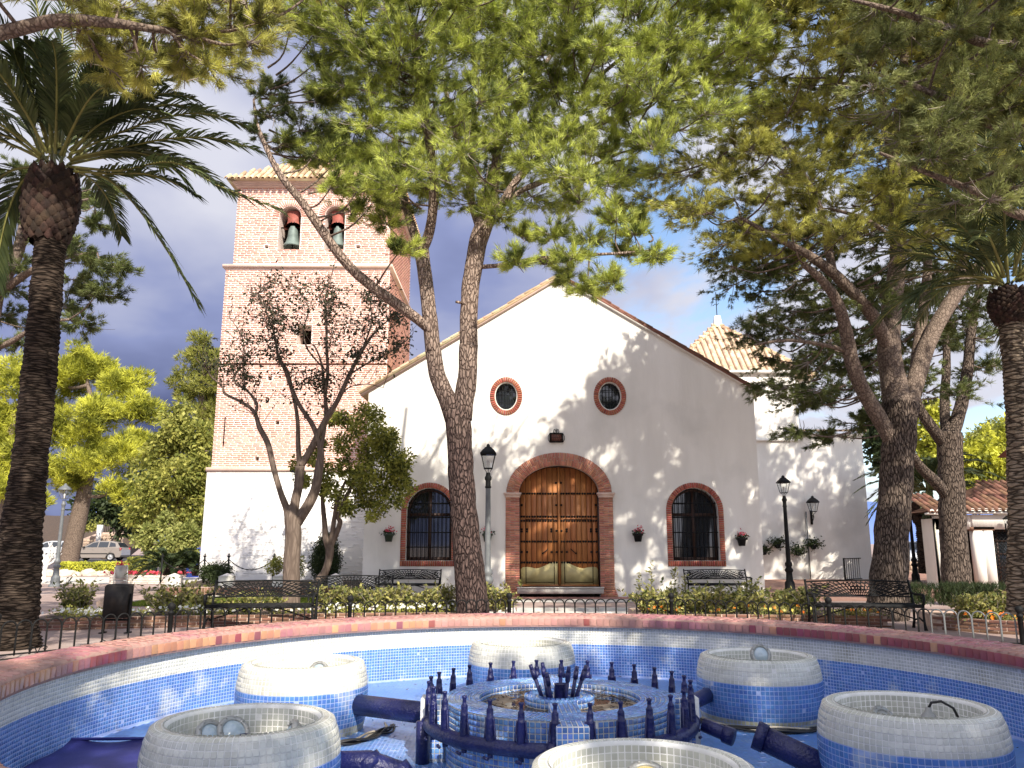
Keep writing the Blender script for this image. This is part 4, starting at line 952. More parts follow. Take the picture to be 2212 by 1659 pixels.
def build_bowl(idx, ang, label):
    a = math.radians(ang); x, y = FC.x+2.43*math.cos(a), FC.y+2.43*math.sin(a)
    t = thing('fountain_bowl', label, 'bowl', (x, y, 0), group='mosaic bowls standing in the fountain'); BOWLS.append((x, y))
    pr = bowl_profile(); pc = pr[:7]+[(.5687, .376)]; mb = MB(); mb.lathe([(.01, .10)]+[(r-.0004*(1 if i > 3 else -1), z) for i, (r, z) in enumerate(pc)], (x, y, 0), 64); sh = mb.build('shell', M['grout'], t, True)
    mb = MB(); mb.lathe([(r-.0004, z) for r, z in [(.5687, .376)]+pr[7:]], (x, y, 0), 64); mb.build('blue_tile_bed', M['bgrout'], sh, True)
    inner = rev_tiles(pr[:2], (x, y, 0), .037, .0055, .0014, lambda i, k, z, r: 'gtile' if z < .40 else 'wtile')
    outer = rev_tiles(pr[1:], (x, y, 0), .0365, .0055, .0014, lambda i, k, z, r: 'wtile' if z > .388 else ('btile' if z > .055 else 'gtile'), fixed=int(2*PI*.56/.0365))
    for d in (inner, outer):
        for m, (C, T, U, N_) in d.items():
            ref = np.array((x, y, .30))[None]-C
            out = np.einsum('ij,ij->i', ref, N_)
            rad = np.hypot(C[:, 0]-x, C[:, 1]-y)
            want = np.where(rad < .44, 1, -1) if d is inner else -np.ones(len(C))
            N_ *= (np.sign(out)*want)[:, None]
    for m, l in inner.items():
        if m in outer: outer[m] = [np.concatenate([p, q]) for p, q in zip(outer[m], l)]
        else: outer[m] = l
    lay(t, outer, {'wtile': 'white_tile', 'btile': 'blue_tile', 'gtile': 'stained_tile'})
    return t
BL = [(90, 'white and blue mosaic bowl at the back of the fountain, beneath the church door'), (150, 'mosaic bowl joined to the nozzle ring by a thick straight navy pipe'), (210, 'mosaic bowl nearest the dark blue tarpaulin, holding several tilted lamps'),
      (30, 'mosaic bowl with a round lamp standing up on its rim'), (-30, 'large mosaic bowl with a cut navy pipe stub on its left side'), (-90, 'pale mosaic bowl nearest the camera, cut by the bottom edge')]
for i, (a, l) in enumerate(BL): build_bowl(i, a+6.16, l)
def build_ring():
    c = (FC.x, FC.y, 0); zt = .446
    t = thing('nozzle_ring_pool', 'low round blue mosaic pool with cross walls in the middle of the fountain', 'pool', (FC.x, FC.y, 0))
    mb = MB(); mb.lathe([(.62, .2), (.62, zt-.004), (.866, zt-.004), (.866, 0)], c, 96); mb.lathe([(.16, .25), (.16, .446), (.262, .446), (.262, .25)], c, 48); w = mb.build('wall', M['grout'], t)
    L_ = rev_tiles([(.618, .37), (.620, zt), (.87, zt), (.869, .02)], c, .0385, .006, .004, lambda i, k, z, r: 'btile2' if z > .23 else 'mix')
    L_ = {('btile2' if m == 'mix' else m): v for m, v in L_.items()} if 'mix' not in L_ else {'btile2': [np.concatenate([a, b]) for a, b in zip(L_['btile2'], L_['mix'])]}
    S_ = rev_tiles([(.16, .36), (.161, .449), (.265, .449), (.264, .36)], c, .036, .006, .004, lambda i, k, z, r: 'btile2')
    for d, mid in ((L_, .745), (S_, .212)):
        for m, (C, T, U, N_) in d.items():
            rad = np.stack([C[:, 0]-c[0], C[:, 1]-c[1], 0*C[:, 0]], -1); rl = np.linalg.norm(rad, axis=1); rad /= rl[:, None]
            up = abs(N_[:, 2]) > abs(np.einsum('ij,ij->i', rad, N_))
            s = np.where(up, np.sign(N_[:, 2]), np.sign(np.einsum('ij,ij->i', rad, N_))*np.sign(rl-mid)); N_ *= s[:, None]
    C, T, U, N_ = [np.concatenate([a, b]) for a, b in zip(L_['btile2'], S_['btile2'])]
    C, T, U, N_ = [list(x) for x in (C, T, U, N_)]
    # four cross walls, each running out past the pool wall as a square block
    mbs = MB(); p = .038
    for k in range(4):
        a = PI/2*k-PI/2+math.radians(1.5); d = Vector((math.cos(a), math.sin(a), 0)); q = Vector((-d.y, d.x, 0)); o = Vector(c)
        r0, r1, w2 = (.255 if k % 2 == 0 else .87), 1.055, .105
        Mx = Matrix((d, q, Vector((0, 0, 1)))).transposed()
        mbs.box(o+d*(r0+r1)/2+Vector((0, 0, .225)), (r1-r0, 2*w2, .445), M=Mx)
        for i in range(int((r1-r0)/p)):
            r = r0+(i+.5)*p
            for j in range(-3, 3):
                C.append(o+d*r+q*(j+.5)*.035+Vector((0, 0, zt+.003))); T.append(d*(p-.006)); U.append(q*.029); N_.append((0, 0, .004))
            for j in range(11):
                z = zt-(j+.5)*p
                if r < .62 and z < .38: continue
                if .62 <= r < .87: continue
                for s in (-1, 1): C.append(o+d*r+q*s*w2+Vector((0, 0, z))); T.append(d*(p-.006)); U.append((0, 0, p-.006)); N_.append(q*s*.004)
        for j in range(11):
            for i in range(-3, 3): C.append(o+d*r1+q*(i+.5)*.035+Vector((0, 0, zt-(j+.5)*p))); T.append(q*.029); U.append((0, 0, p-.006)); N_.append(d*.004)
    mbs.build('cross_wall', M['grout'], t)
    pieces(t, 'blue_tile', M['btile2'], 'tile', C, T, U, N_)
    mb = MB(); k = 40; pts = []
    n = 60; V = [(c[0], c[1], .40)]; 
    for rr in np.linspace(.05, .615, 12):
        for i in range(n):
            a = 2*PI*i/n; x, y = c[0]+rr*math.cos(a), c[1]+rr*math.sin(a); V.append((x, y, .392+.016*mnoise.noise(Vector((x*5, y*5, 1)))+.008*mnoise.noise(Vector((x*17, y*17, 1)))))
    F = [(0, 1+i, 1+(i+1) % n) for i in range(n)]
    for r_ in range(11): F += [(1+r_*n+i, 1+(r_+1)*n+i, 1+(r_+1)*n+(i+1) % n, 1+r_*n+(i+1) % n) for i in range(n)]
    mb.add(V, F); mud = mb.build('mud', M['mud'], t, True); 
    mb = MB(); mb.lathe([(.01, .392), (.617, .392)], c, 48); mb.build('water', M['puddle'], t)
    mb = MB()
    for i in range(150):
        a, rr = random.uniform(0, 2*PI), random.uniform(.30, .60); x, y = c[0]+rr*math.cos(a), c[1]+rr*math.sin(a); b = random.uniform(0, PI); l = random.uniform(.02, .07)
        mb.tube([(x, y, .404), (x+l*math.cos(b), y+l*math.sin(b), .409)], .003, 3, False)
    o = mb.build('fallen_needles', M['soil'], t); o['kind'] = 'stuff'
    # navy pipe work
    pw = thing('nozzle_pipework', 'navy blue pipe ring with upright nozzles around the low pool', 'pipework', (FC.x, FC.y, 0))
    for k in range(4):
        a0 = PI/2*k-PI/2+math.radians(1.5)+.13; a1 = a0+PI/2-.26
        mb = MB(); mb.tube([(c[0]+1.0*math.cos(a), c[1]+1.0*math.sin(a), .285) for a in np.linspace(a0, a1, 18)], .050, 12)
        for a in (a0, a1): mb.tube([(c[0]+1.0*math.cos(a-.03), c[1]+1.0*math.sin(a-.03), .285), (c[0]+1.0*math.cos(a+.03), c[1]+1.0*math.sin(a+.03), .285)], .060, 12)
        mb.build('ring_pipe', M['navy'], pw, True)
    prof = [(.034, .0), (.031, .06), (.028, .16), (.029, .165), (.025, .17), (.023, .215), (.024, .22), (.014, .235), (.013, .265), (.018, .272), (.018, .285), (.008, .287)]
    nb = 0
    me = None
    for k in range(4):
        a0 = PI/2*k-PI/2+math.radians(1.5)
        for i in range(7):
            a = a0+PI/2*(i+.5)/7; x, y = 1.0*math.cos(a), 1.0*math.sin(a)
            if me is None:
                mb = MB(); mb.lathe(prof, (0, 0, 0), 10)
                for s in (-1, 1):
                    mb.tube([(s*.048, 0, -.06), (s*.046, 0, .0), (s*.029, 0, .17)], .007, 5)
                mb.tube([(0, 0, -.08), (0, 0, -.05)], .02, 6); mb.tube([(-.02, -.05, -.07), (.02, -.055, -.075)], .012, 5)
                me = np_mesh('nozzle', *mb.arrays(), M['navy'], True)
            o = bpy.data.objects.new('nozzle', me); link(o, pw); o.location = (x, y, .295); o.rotation_euler = (random.uniform(-.03, .03), random.uniform(-.03, .03), a+PI/2)
    for k in range(4):      # feed legs and stubs
        a = PI/2*k+PI/4-PI/2
        if k == 3: 
            mb = MB(); mb.tube([(c[0]-1.03, c[1]-.16, .30), (c[0]-1.03, c[1]-.16, 0)], .05, 10); mb.build('feed_leg', M['navy'], pw, True)
    mb = MB(); x, y = c[0]+1.05, c[1]-.22; mb.tube([(x, y, .29), (x+.16, y-.10, .235)], .05, 10); mb.tube([(x+.13, y-.08, .243), (x+.19, y-.12, .225)], .062, 10); mb.build('stub', M['navy'], pw, True)
    # centre jets
    cj = thing('centre_jets', 'cluster of leaning navy jet tubes in the centre of the fountain', 'fountain jets', (FC.x, FC.y, .3))
    mb = MB(); mb.lathe([(.055, .05), (.050, .245), (.054, .25), (.044, .25), (.044, .2)], (c[0]+.01, c[1]-.06, .3), 14); mb.build('short_pipe', M['navy'], cj, True)
    mb = MB(); mb.lathe([(.01, .11), (.155, .11)], c, 20); v = mb.V[-1]; mb.V[-1] = v+np.array((0, 0, .29)); mb.build('base_plate', M['navy'], cj)
    for q in range(7):
        a = 2*PI*q/7+.55; b = Vector((c[0]+.11*math.cos(a), c[1]+.11*math.sin(a), .38)); tl = .06+.055*random.random(); h = .30+random.uniform(-.04, .03)
        d = Vector((math.cos(a)*tl, math.sin(a)*tl, h)); mb = MB(); mb.tube([b, b+d*.66], .015, 8); mb.tube([b+d*.66, b+d*.88], .020, 8); mb.tube([b+d*.88, b+d*.90, b+d], [.015, .016, .015], 8); mb.build('jet_tube', M['navy'], cj, True)
build_ring()
def pipe_thing(label, pts, r, name='supply_pipe', ends=True):
    t = thing(name, label, 'pipe', tuple(pts[0]), group='navy supply pipes between bowls and ring')
    mb = MB(); mb.tube(pts, r, 16); mb.build('pipe', M['navy'], t, True)
    mb = MB()
    for i in (0, -1) if len(pts) < 4 else (1, 2):
        p = Vector(pts[i]); d = (Vector(pts[1])-Vector(pts[0])).normalized() if i == 0 else (Vector(pts[-1])-Vector(pts[-2])).normalized()
        mb.tube([p-d*.035, p+d*.035], r*1.13, 16)
    mb.build('collar', M['navy'], t, True)
B = BOWLS
pipe_thing('thick straight navy pipe between left mosaic bowl and the nozzle ring', [(B[1][0]+.5, B[1][1]-.18, .24), (FC.x-.93, FC.y+.22, .27)], .085)
pipe_thing('navy pipe reaching from the nozzle ring toward the back bowl', [(FC.x-.72, FC.y+.78, .22), (FC.x-.42, FC.y+1.72, .2)], .06)
pipe_thing('navy pipe from the ring to the bowl with upright lamp', [(FC.x+1.0, FC.y+.5, .26), (B[3][0]-.5, B[3][1]-.15, .24)], .065)
pipe_thing('elbowed navy pipe bending down to the floor from the front left bowl', [(B[2][0]+.5, B[2][1]+.16, .28), (B[2][0]+.72, B[2][1]+.18, .28), (B[2][0]+.90, B[2][1]+.2, .22), (B[2][0]+1.08, B[2][1]+.16, .0)], .075)
pipe_thing('cut navy pipe stub sticking out of front right bowl', [(B[4][0]-.40, B[4][1]+.12, .10), (B[4][0]-.88, B[4][1]+.33, .30)], .085)
def lamp(label, loc, tilt, az, r=.098, mat='lens', ring='steel'):
    t = thing('pool_lamp', label, 'lamp', loc, group='underwater lamps in the bowls')
    Rm = (Matrix.Rotation(az, 3, 'Z')@Matrix.Rotation(tilt, 3, 'X'))
    def rot(mb): mb.V = [np.array(v)@np.array(Rm).T+np.array(loc) for v in mb.V]; return mb
    mb = MB(); mb.lathe([(r*.55, -.09), (r*.86, -.03), (r, -.02), (r, .012), (r*.72, .016), (r*.70, .004)], (0, 0, 0), 28)
    for i in range(10): a = 2*PI*i/10; mb.lathe([(.008, .012), (.006, .022), (.001, .023)], (r*.87*math.cos(a), r*.87*math.sin(a), 0), 6)
    rot(mb).build('ring', M[ring], t, True)
    mb = MB(); mb.lathe([(r*.71, .006), (r*.5, .022), (r*.2, .032), (.001, .034)], (0, 0, 0), 24); rot(mb).build('lens', M[mat], t, True)
    mb = MB(); mb.lathe([(r*.55, -.09), (r*.3, -.12), (.001, -.125)], (0, 0, 0), 16); mb.tube([(r*.2, 0, -.1), (r*.5, 0, -.16), (r*1.2, .02, -.2)], .008, 5); rot(mb).build('back_shell', M['steel'], t, True)
lamp('round lamp standing up on the rim of the rear right bowl', (B[3][0]+.02, B[3][1]-.05, .575), 1.25, .1)
lamp('large lamp with yellow reflection coloured into its lens in the nearest bowl', (B[5][0]+.02, B[5][1]+.0, .50), .55, .0, .105, 'lensy')
lamp('first tilted lamp on the left side of the front left bowl', (B[2][0]-.20, B[2][1]+.02, .475), .9, 1.0, .10)
lamp('second tilted lamp beside it leaning on the front left bowl wall', (B[2][0]-.09, B[2][1]+.08, .485), .85, .8, .10)
lamp('lamp standing edge on at the right of the front left bowl', (B[2][0]+.26, B[2][1]+.06, .46), 1.35, -1.2, .10)
lamp('lamp lying face up at the middle of the front left bowl', (B[2][0]+.08, B[2][1]-.06, .42), .15, 0, .10)
lamp('grey lamp leaning inside the left mosaic bowl', (B[1][0]+.12, B[1][1]+.05, .475), 1.1, -.3, .095)
lamp('domed lamp with a dull cover in the front right bowl', (B[4][0]-.14, B[4][1]+.02, .46), .9, .6, .11, 'steel')
lamp('small lamp lying low in the back bowl', (B[0][0]+.05, B[0][1]+.0, .44), .6, 0, .08)
t = thing('lamp_connector', 'grey connector with a looped black cable in front right bowl', 'connector', (B[4][0]+.14, B[4][1]+.02, .42))
mb = MB(); mb.lathe([(.05, .0), (.045, .08), (.02, .11), (.018, .13), (.001, .13)], tuple(t.location), 12); mb.build('housing', M['steel'], t, True)
mb = MB(); b = Vector(t.location); mb.tube([b+Vector((0, 0, .12)), b+Vector((.02, -.01, .16)), b+Vector((.08, -.02, .17)), b+Vector((.15, -.03, .13)), b+Vector((.19, -.03, .04))], .009, 6); mb.build('cable', M['cable'], t, True)
for i, (bx, nm) in enumerate(((2, 'front left'), (4, 'front right'))):
    t = thing('pipe_end', f'short navy pipe end standing inside the {nm} bowl', 'pipe', (B[bx][0]+.0, B[bx][1]+.0, .1), group='pipe ends inside the bowls'); mb = MB(); mb.lathe([(.032, 0), (.032, .36), (.036, .362), (.036, .385), (.022, .386), (.022, .3)], tuple(t.location), 12); mb.build('pipe', M['navy'], t, True)
def cables(label, cx, cy, r, a0, a1, n, seed):
    t = thing('cable_bundle', label, 'cables', (cx+r*math.cos(a0), cy+r*math.sin(a0), .02), group='cable bundles on the fountain floor'); rr = random.Random(seed)
    for i in range(n):
        ph = rr.uniform(0, 6); pts = []
        for f in np.linspace(0, 1, 18):
            a = a0+(a1-a0)*f; q = r+.035*(i % 3)+.02*math.sin(f*9+ph); pts.append((cx+q*math.cos(a), cy+q*math.sin(a), .02+.014*(i//3)+.012*math.sin(f*13+ph)))
        mb = MB(); mb.tube(pts, .010, 5); mb.build('cable', M['cable' if i % 3 else 'cable2'], t, True)
cables('black and ivory cables coiled round the foot of the rear right bowl', B[3][0], B[3][1], .60, PI+.3, 2*PI-.3, 6, 1)
cables('black and ivory cables curving past the foot of the left bowl', B[1][0]+.1, B[1][1]-.05, .64, -1.2, .15, 6, 2)
t = thing('blue_tarpaulin', 'dark blue woven tarpaulin spread on the fountain floor at the left', 'tarpaulin', (-2.7, 5.9, .02))
nx, ny = 24, 20; V = []
for i in range(nx):
    for j in range(ny):
        x = -3.45+1.75*i/(nx-1); y = 4.7+2.0*j/(ny-1); V.append((x, y, .06+.02*mnoise.noise(Vector((x*3, y*3, 0)))+.012*mnoise.noise(Vector((x*9, y*4, 2)))+(.03 if j == ny-1 else 0)))
mb = MB(); mb.add(V, [(i*ny+j, (i+1)*ny+j, (i+1)*ny+j+1, i*ny+j+1) for i in range(nx-1) for j in range(ny-1)]); o = mb.build('sheet', M['tarp'], t, True)
sm = o.modifiers.new('thickness', 'SOLIDIFY'); sm.thickness = .02
mb = MB(); mb.tube([(-3.45, 6.7, .10), (-2.6, 6.71, .105), (-1.7, 6.7, .10)], .012, 6); mb.build('hem', M['tarp'], t)
# ------------------------------------------------------------------ vegetation
def needles(C, D, n, length, width, spread=.62):
    """tufts of needles: C (k,3) centres, D (k,3) directions"""
    k = len(C); C = np.repeat(C, n, 0); D = np.repeat(D, n, 0)
    d = D+R.normal(0, spread, C.shape)*.75; d /= np.linalg.norm(d, axis=1)[:, None]
    l = length*R.uniform(.65, 1.15, (len(C), 1)); w = np.cross(d, R.normal(0, 1, C.shape)); w /= np.linalg.norm(w, axis=1)[:, None]+1e-9; w *= width/2
    b = C+R.normal(0, length*.10, C.shape)
    V = np.stack([b-w, b+w, b+d*l], 1).reshape(-1, 3); F = np.arange(len(V)).reshape(-1, 3)
    return V, F
def rand_dirs(n): d = R.normal(0, 1, (n, 3)); return d/np.linalg.norm(d, axis=1)[:, None]
def smooth_path(pts, rad, per=5):
    P = np.array([tuple(p) for p in pts], float); n = len(P); rad = np.array(rad, float) if not np.isscalar(rad) else np.full(n, rad)
    if n < 3: per_ = per; t = np.linspace(0, 1, per_+1)[:, None]; return P[0]+(P[1]-P[0])*t, rad[0]+(rad[1]-rad[0])*t[:, 0]
    out = []; ro = []
    for i in range(n-1):
        p0, p1, p2, p3 = P[max(i-1, 0)], P[i], P[i+1], P[min(i+2, n-1)]
        for j in range(per):
            t = j/per; out.append(.5*((2*p1)+(-p0+p2)*t+(2*p0-5*p1+4*p2-p3)*t*t+(-p0+3*p1-3*p2+p3)*t**3)); ro.append(rad[i]+(rad[i+1]-rad[i])*t)
    out.append(P[-1]); ro.append(rad[-1]); return np.array(out), np.array(ro)
def limb(mb, pts, rad, n=10, per=5, jit=.10, seed=0):
    p, r = smooth_path(pts, rad, per); mb.tube(p, r, n, True, jit, seed); return p, r
def pine_crown(tree, clumps, skel, mat, twigs=13, tufts=9, nn=13, nl=.15, nw=.012, up=.35, name='crown', twig_mat='twig', branch_mat='pinelimb', dead=.15):
    """clumps: list of (centre, radius); skel: array of skeleton points branches may leave from"""
    skel = np.array(skel); tb = MB(); bb = MB(); TC, TD = [], []
    for c, r in clumps:
        c = np.array(c); d2 = np.linalg.norm(skel-c, axis=1)+1.2*np.maximum(0, skel[:, 2]-c[2]); s = skel[np.argmin(d2)]
        L_ = np.linalg.norm(c-s)
        if L_ > 1.2: s = c+(s-c)*1.2/L_; L_ = 1.2
        mid = (c+s)/2+np.array([0, 0, -.12*L_])+R.normal(0, .06*L_, 3)
        p, rr = smooth_path([s, mid, c], [.014+.009*L_**.7, .011+.006*L_**.7, .008], 4)
        if L_ < .7 or abs(c[2]-s[2]) < .72*L_: bb.tube(p, rr, 5, False)
        out_ = (c-s); out_[2] *= .3; out_ = out_/(np.linalg.norm(out_)+1e-6)
        for _ in range(twigs):
            d = R.normal(0, 1, 3); d /= np.linalg.norm(d); d = d+out_*.35; d[2] = d[2]*.75+up*.45; ln = r*R.uniform(.5, 1.3)
            f = R.random(); st = p[-1]*(1-.45*f)+p[-3]*.45*f if len(p) > 3 else c
            e = c+d*ln*np.array([1.1, 1.1, .72]); m2 = (st+e)/2+np.array([0, 0, -.1*ln])
            q, _r = smooth_path([st, m2, e], [.010, .007, .004], 2); tb.tube(q, _r, 3, False)
            if R.random() < dead*.3: continue
            ts = R.uniform(.22, 1.0, tufts)**.8; idx = ts*(len(q)-1); i0 = np.minimum(idx.astype(int), len(q)-2); fr = (idx-i0)[:, None]
            TC.append(q[i0]*(1-fr)+q[i0+1]*fr+R.normal(0, .06*r, (tufts, 3))); dd = (e-st)/ (np.linalg.norm(e-st)+1e-9); TD.append(np.tile(dd+np.array([0, 0, up]), (tufts, 1))+R.normal(0, .35, (tufts, 3)))
        for _ in range(int(dead*10)):
            d = R.normal(0, 1, 3); d /= np.linalg.norm(d); e = c+d*r*R.uniform(.5, 1.0); q, _r = smooth_path([p[-2], (p[-2]+e)/2+R.normal(0, .12*r, 3), e], [.011, .009, .005], 3); tb.tube(q, _r, 3, False)
    TC = np.concatenate(TC); TD = np.concatenate(TD); V, F = needles(TC, TD, nn, nl, nw)
    mb = MB(); mb.addnp(V, F); mb.build(name, M[mat], tree)
    if bb.n: bb.build('branches', M[branch_mat], tree, True)['kind'] = 'stuff'
    if tb.n: tb.build('twigs', M[twig_mat], tree)['kind'] = 'stuff'
def lit_wall_ok(p, m=.45):
    # the upper left of the church front stands in full sun: no crown may shade it
    k = 25.3-p.y
    if k < 0: return True
    lx, lz = p.x-.364*k, p.z-.893*k
    if lx < -13 or lx > 8: return True
    if lx < -5.2: return lz < 2.2
    return lz < 4.2 or lx > .1+(lz-3.9)*.88+m
def grid_clumps(rows, Y, r, dy=2.0, jx=28, jy=22):
    out = []
    for y, xa, xb, step in rows:
        x = xa+random.uniform(0, step*.4)
        while x < xb:
            qx, qy = x+random.uniform(-jx, jx), y+random.uniform(-jy, jy); x += step
            for _ in range(14):
                p = at(qx, qy, Y+random.uniform(-dy-.12*_, dy))
                if lit_wall_ok(p): break
            else: continue
            out.append((p, r*random.uniform(.75, 1.2)))
    return out
# ---- central forked pine
def build_central_pine():
    Y = 15.7; A = lambda x, y, d=0: at(x, y, Y+d)
    t = thing('pine_tree', 'tall forked pine with reddish scaly trunk standing before the church door', 'tree', tuple(A(1021, 1345)), group=None)
    sk = []
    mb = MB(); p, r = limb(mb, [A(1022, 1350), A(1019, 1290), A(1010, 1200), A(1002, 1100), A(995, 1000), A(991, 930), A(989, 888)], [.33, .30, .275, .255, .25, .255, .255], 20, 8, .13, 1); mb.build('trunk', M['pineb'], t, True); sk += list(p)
    mb = MB(); mb2 = MB()
    def L_(pts, rad, n=12, lo=False, s=0): q, rr = limb(mb2 if lo else mb, pts, rad, n, 6, .10, s); sk.extend(list(q)); return q
    L_([A(982, 905), A(968, 865), A(946, 815), A(936, 755)], [.20, .185, .165, .155], 16, True, 2)
    L_([A(996, 905), A(1002, 865), A(1009, 815), A(1012, 745)], [.22, .205, .19, .185], 16, True, 3)
    L_([A(936, 760), A(929, 690), A(921, 620, .1), A(912, 550, .2), A(905, 525, .2)], [.155, .152, .15, .155, .16], 14, s=4)
    L_([A(910, 545, .2), A(893, 500, .3), A(878, 450, .5), A(862, 380, .8), A(850, 300, 1)], [.10, .095, .085, .07, .05], s=5)
    L_([A(910, 545, .2), A(928, 500, 0), A(937, 420, -.3), A(932, 340, -.5), A(918, 250, -.8), A(903, 160, -1), A(890, 60, -1.2)], [.11, .11, .10, .095, .085, .07, .05], s=6)
    L_([A(936, 722), A(900, 688, -.2), A(850, 652, -.4), A(790, 608, -.6), A(745, 565, -.8), A(700, 505, -1), A(655, 440, -1.1), A(610, 385, -1.2), A(580, 330, -1.2), A(556, 270, -1.2), A(548, 215, -1.2)], [.085, .10, .105, .10, .098, .09, .08, .065, .05, .035, .02], s=7)
    L_([A(1012, 750), A(1014, 650), A(1022, 580), A(1034, 520, 0), A(1052, 470, 0)], [.185, .182, .185, .195, .19], 14, s=8)
    L_([A(1052, 475), A(1064, 420, .1), A(1072, 350, .2), A(1074, 260, .4), A(1080, 150, .6), A(1090, 20, .8)], [.15, .12, .10, .09, .07, .05], s=9)
    L_([A(1056, 470), A(1085, 440, -.4), A(1120, 385, -.3), A(1190, 320, 0), A(1290, 270, .3), A(1400, 235, .5)], [.10, .09, .08, .065, .05, .03], s=10)
    L_([A(1040, 500), A(1020, 440, .5), A(1010, 380, 1), A(985, 300, 1.4), A(960, 180, 1.6)], [.10, .09, .08, .065, .04], s=11)
    L_([A(1032, 577), A(1090, 572, -.3), A(1150, 560, -.6), A(1240, 552, -.8), A(1340, 547, -1), A(1410, 540, -1)], [.05, .045, .042, .035, .028, .015], 8, s=12)
    L_([A(1085, 440, -.4), A(1150, 400, 0), A(1250, 370, .3), A(1340, 330, .5)], [.06, .055, .04, .03], 8, s=13)
    L_([A(1075, 330, .2), A(1120, 230, .5), A(1190, 120, .8), A(1260, 20, 1)], [.07, .06, .05, .04], 8, s=14)
    L_([A(1190, 320, 0), A(1280, 180, .3), A(1400, 80, .4), A(1480, -20, .4)], [.055, .045, .035, .02], 8, s=15)
    L_([A(1012, 660), A(1000, 655, -.15), A(985, 652, -.25)], [.035, .03, .028], 8, s=16)
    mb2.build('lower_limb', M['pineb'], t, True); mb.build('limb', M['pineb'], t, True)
    rows = [(-30, 600, 1650, 52), (20, 620, 1650, 48), (70, 650, 1650, 46), (120, 670, 1640, 46), (170, 690, 1620, 46), (220, 690, 1600, 48), (268, 700, 1560, 52), (316, 720, 1450, 54), (364, 750, 1400, 60), (410, 800, 1370, 74), (455, 850, 1340, 110)]
    cl = grid_clumps(rows, Y, .62, 2.0)
    rows2 = [(300, 640, 720, 50), (345, 660, 900, 58), (395, 690, 900, 62), (445, 760, 900, 72), (500, 830, 910, 80), (500, 1080, 1360, 80), (560, 1110, 1400, 70), (610, 1180, 1350, 75), (480, 1340, 1420, 60), (535, 860, 1000, 120)]
    cl += grid_clumps(rows2, Y-.6, .40, 1.0)
    pine_crown(t, [c for c in cl], sk, 'needle', 19, 11, 13, .17, .0098, .35)
    d = [(A(x, y, -1.2), r) for x, y, r in ((560, 200, .35), (590, 180, .3), (580, 250, .35), (620, 230, .4), (650, 280, .45), (610, 310, .35), (560, 290, .25), (680, 330, .4), (690, 220, .4))]
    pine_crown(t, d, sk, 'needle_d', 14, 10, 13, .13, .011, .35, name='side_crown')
build_central_pine()
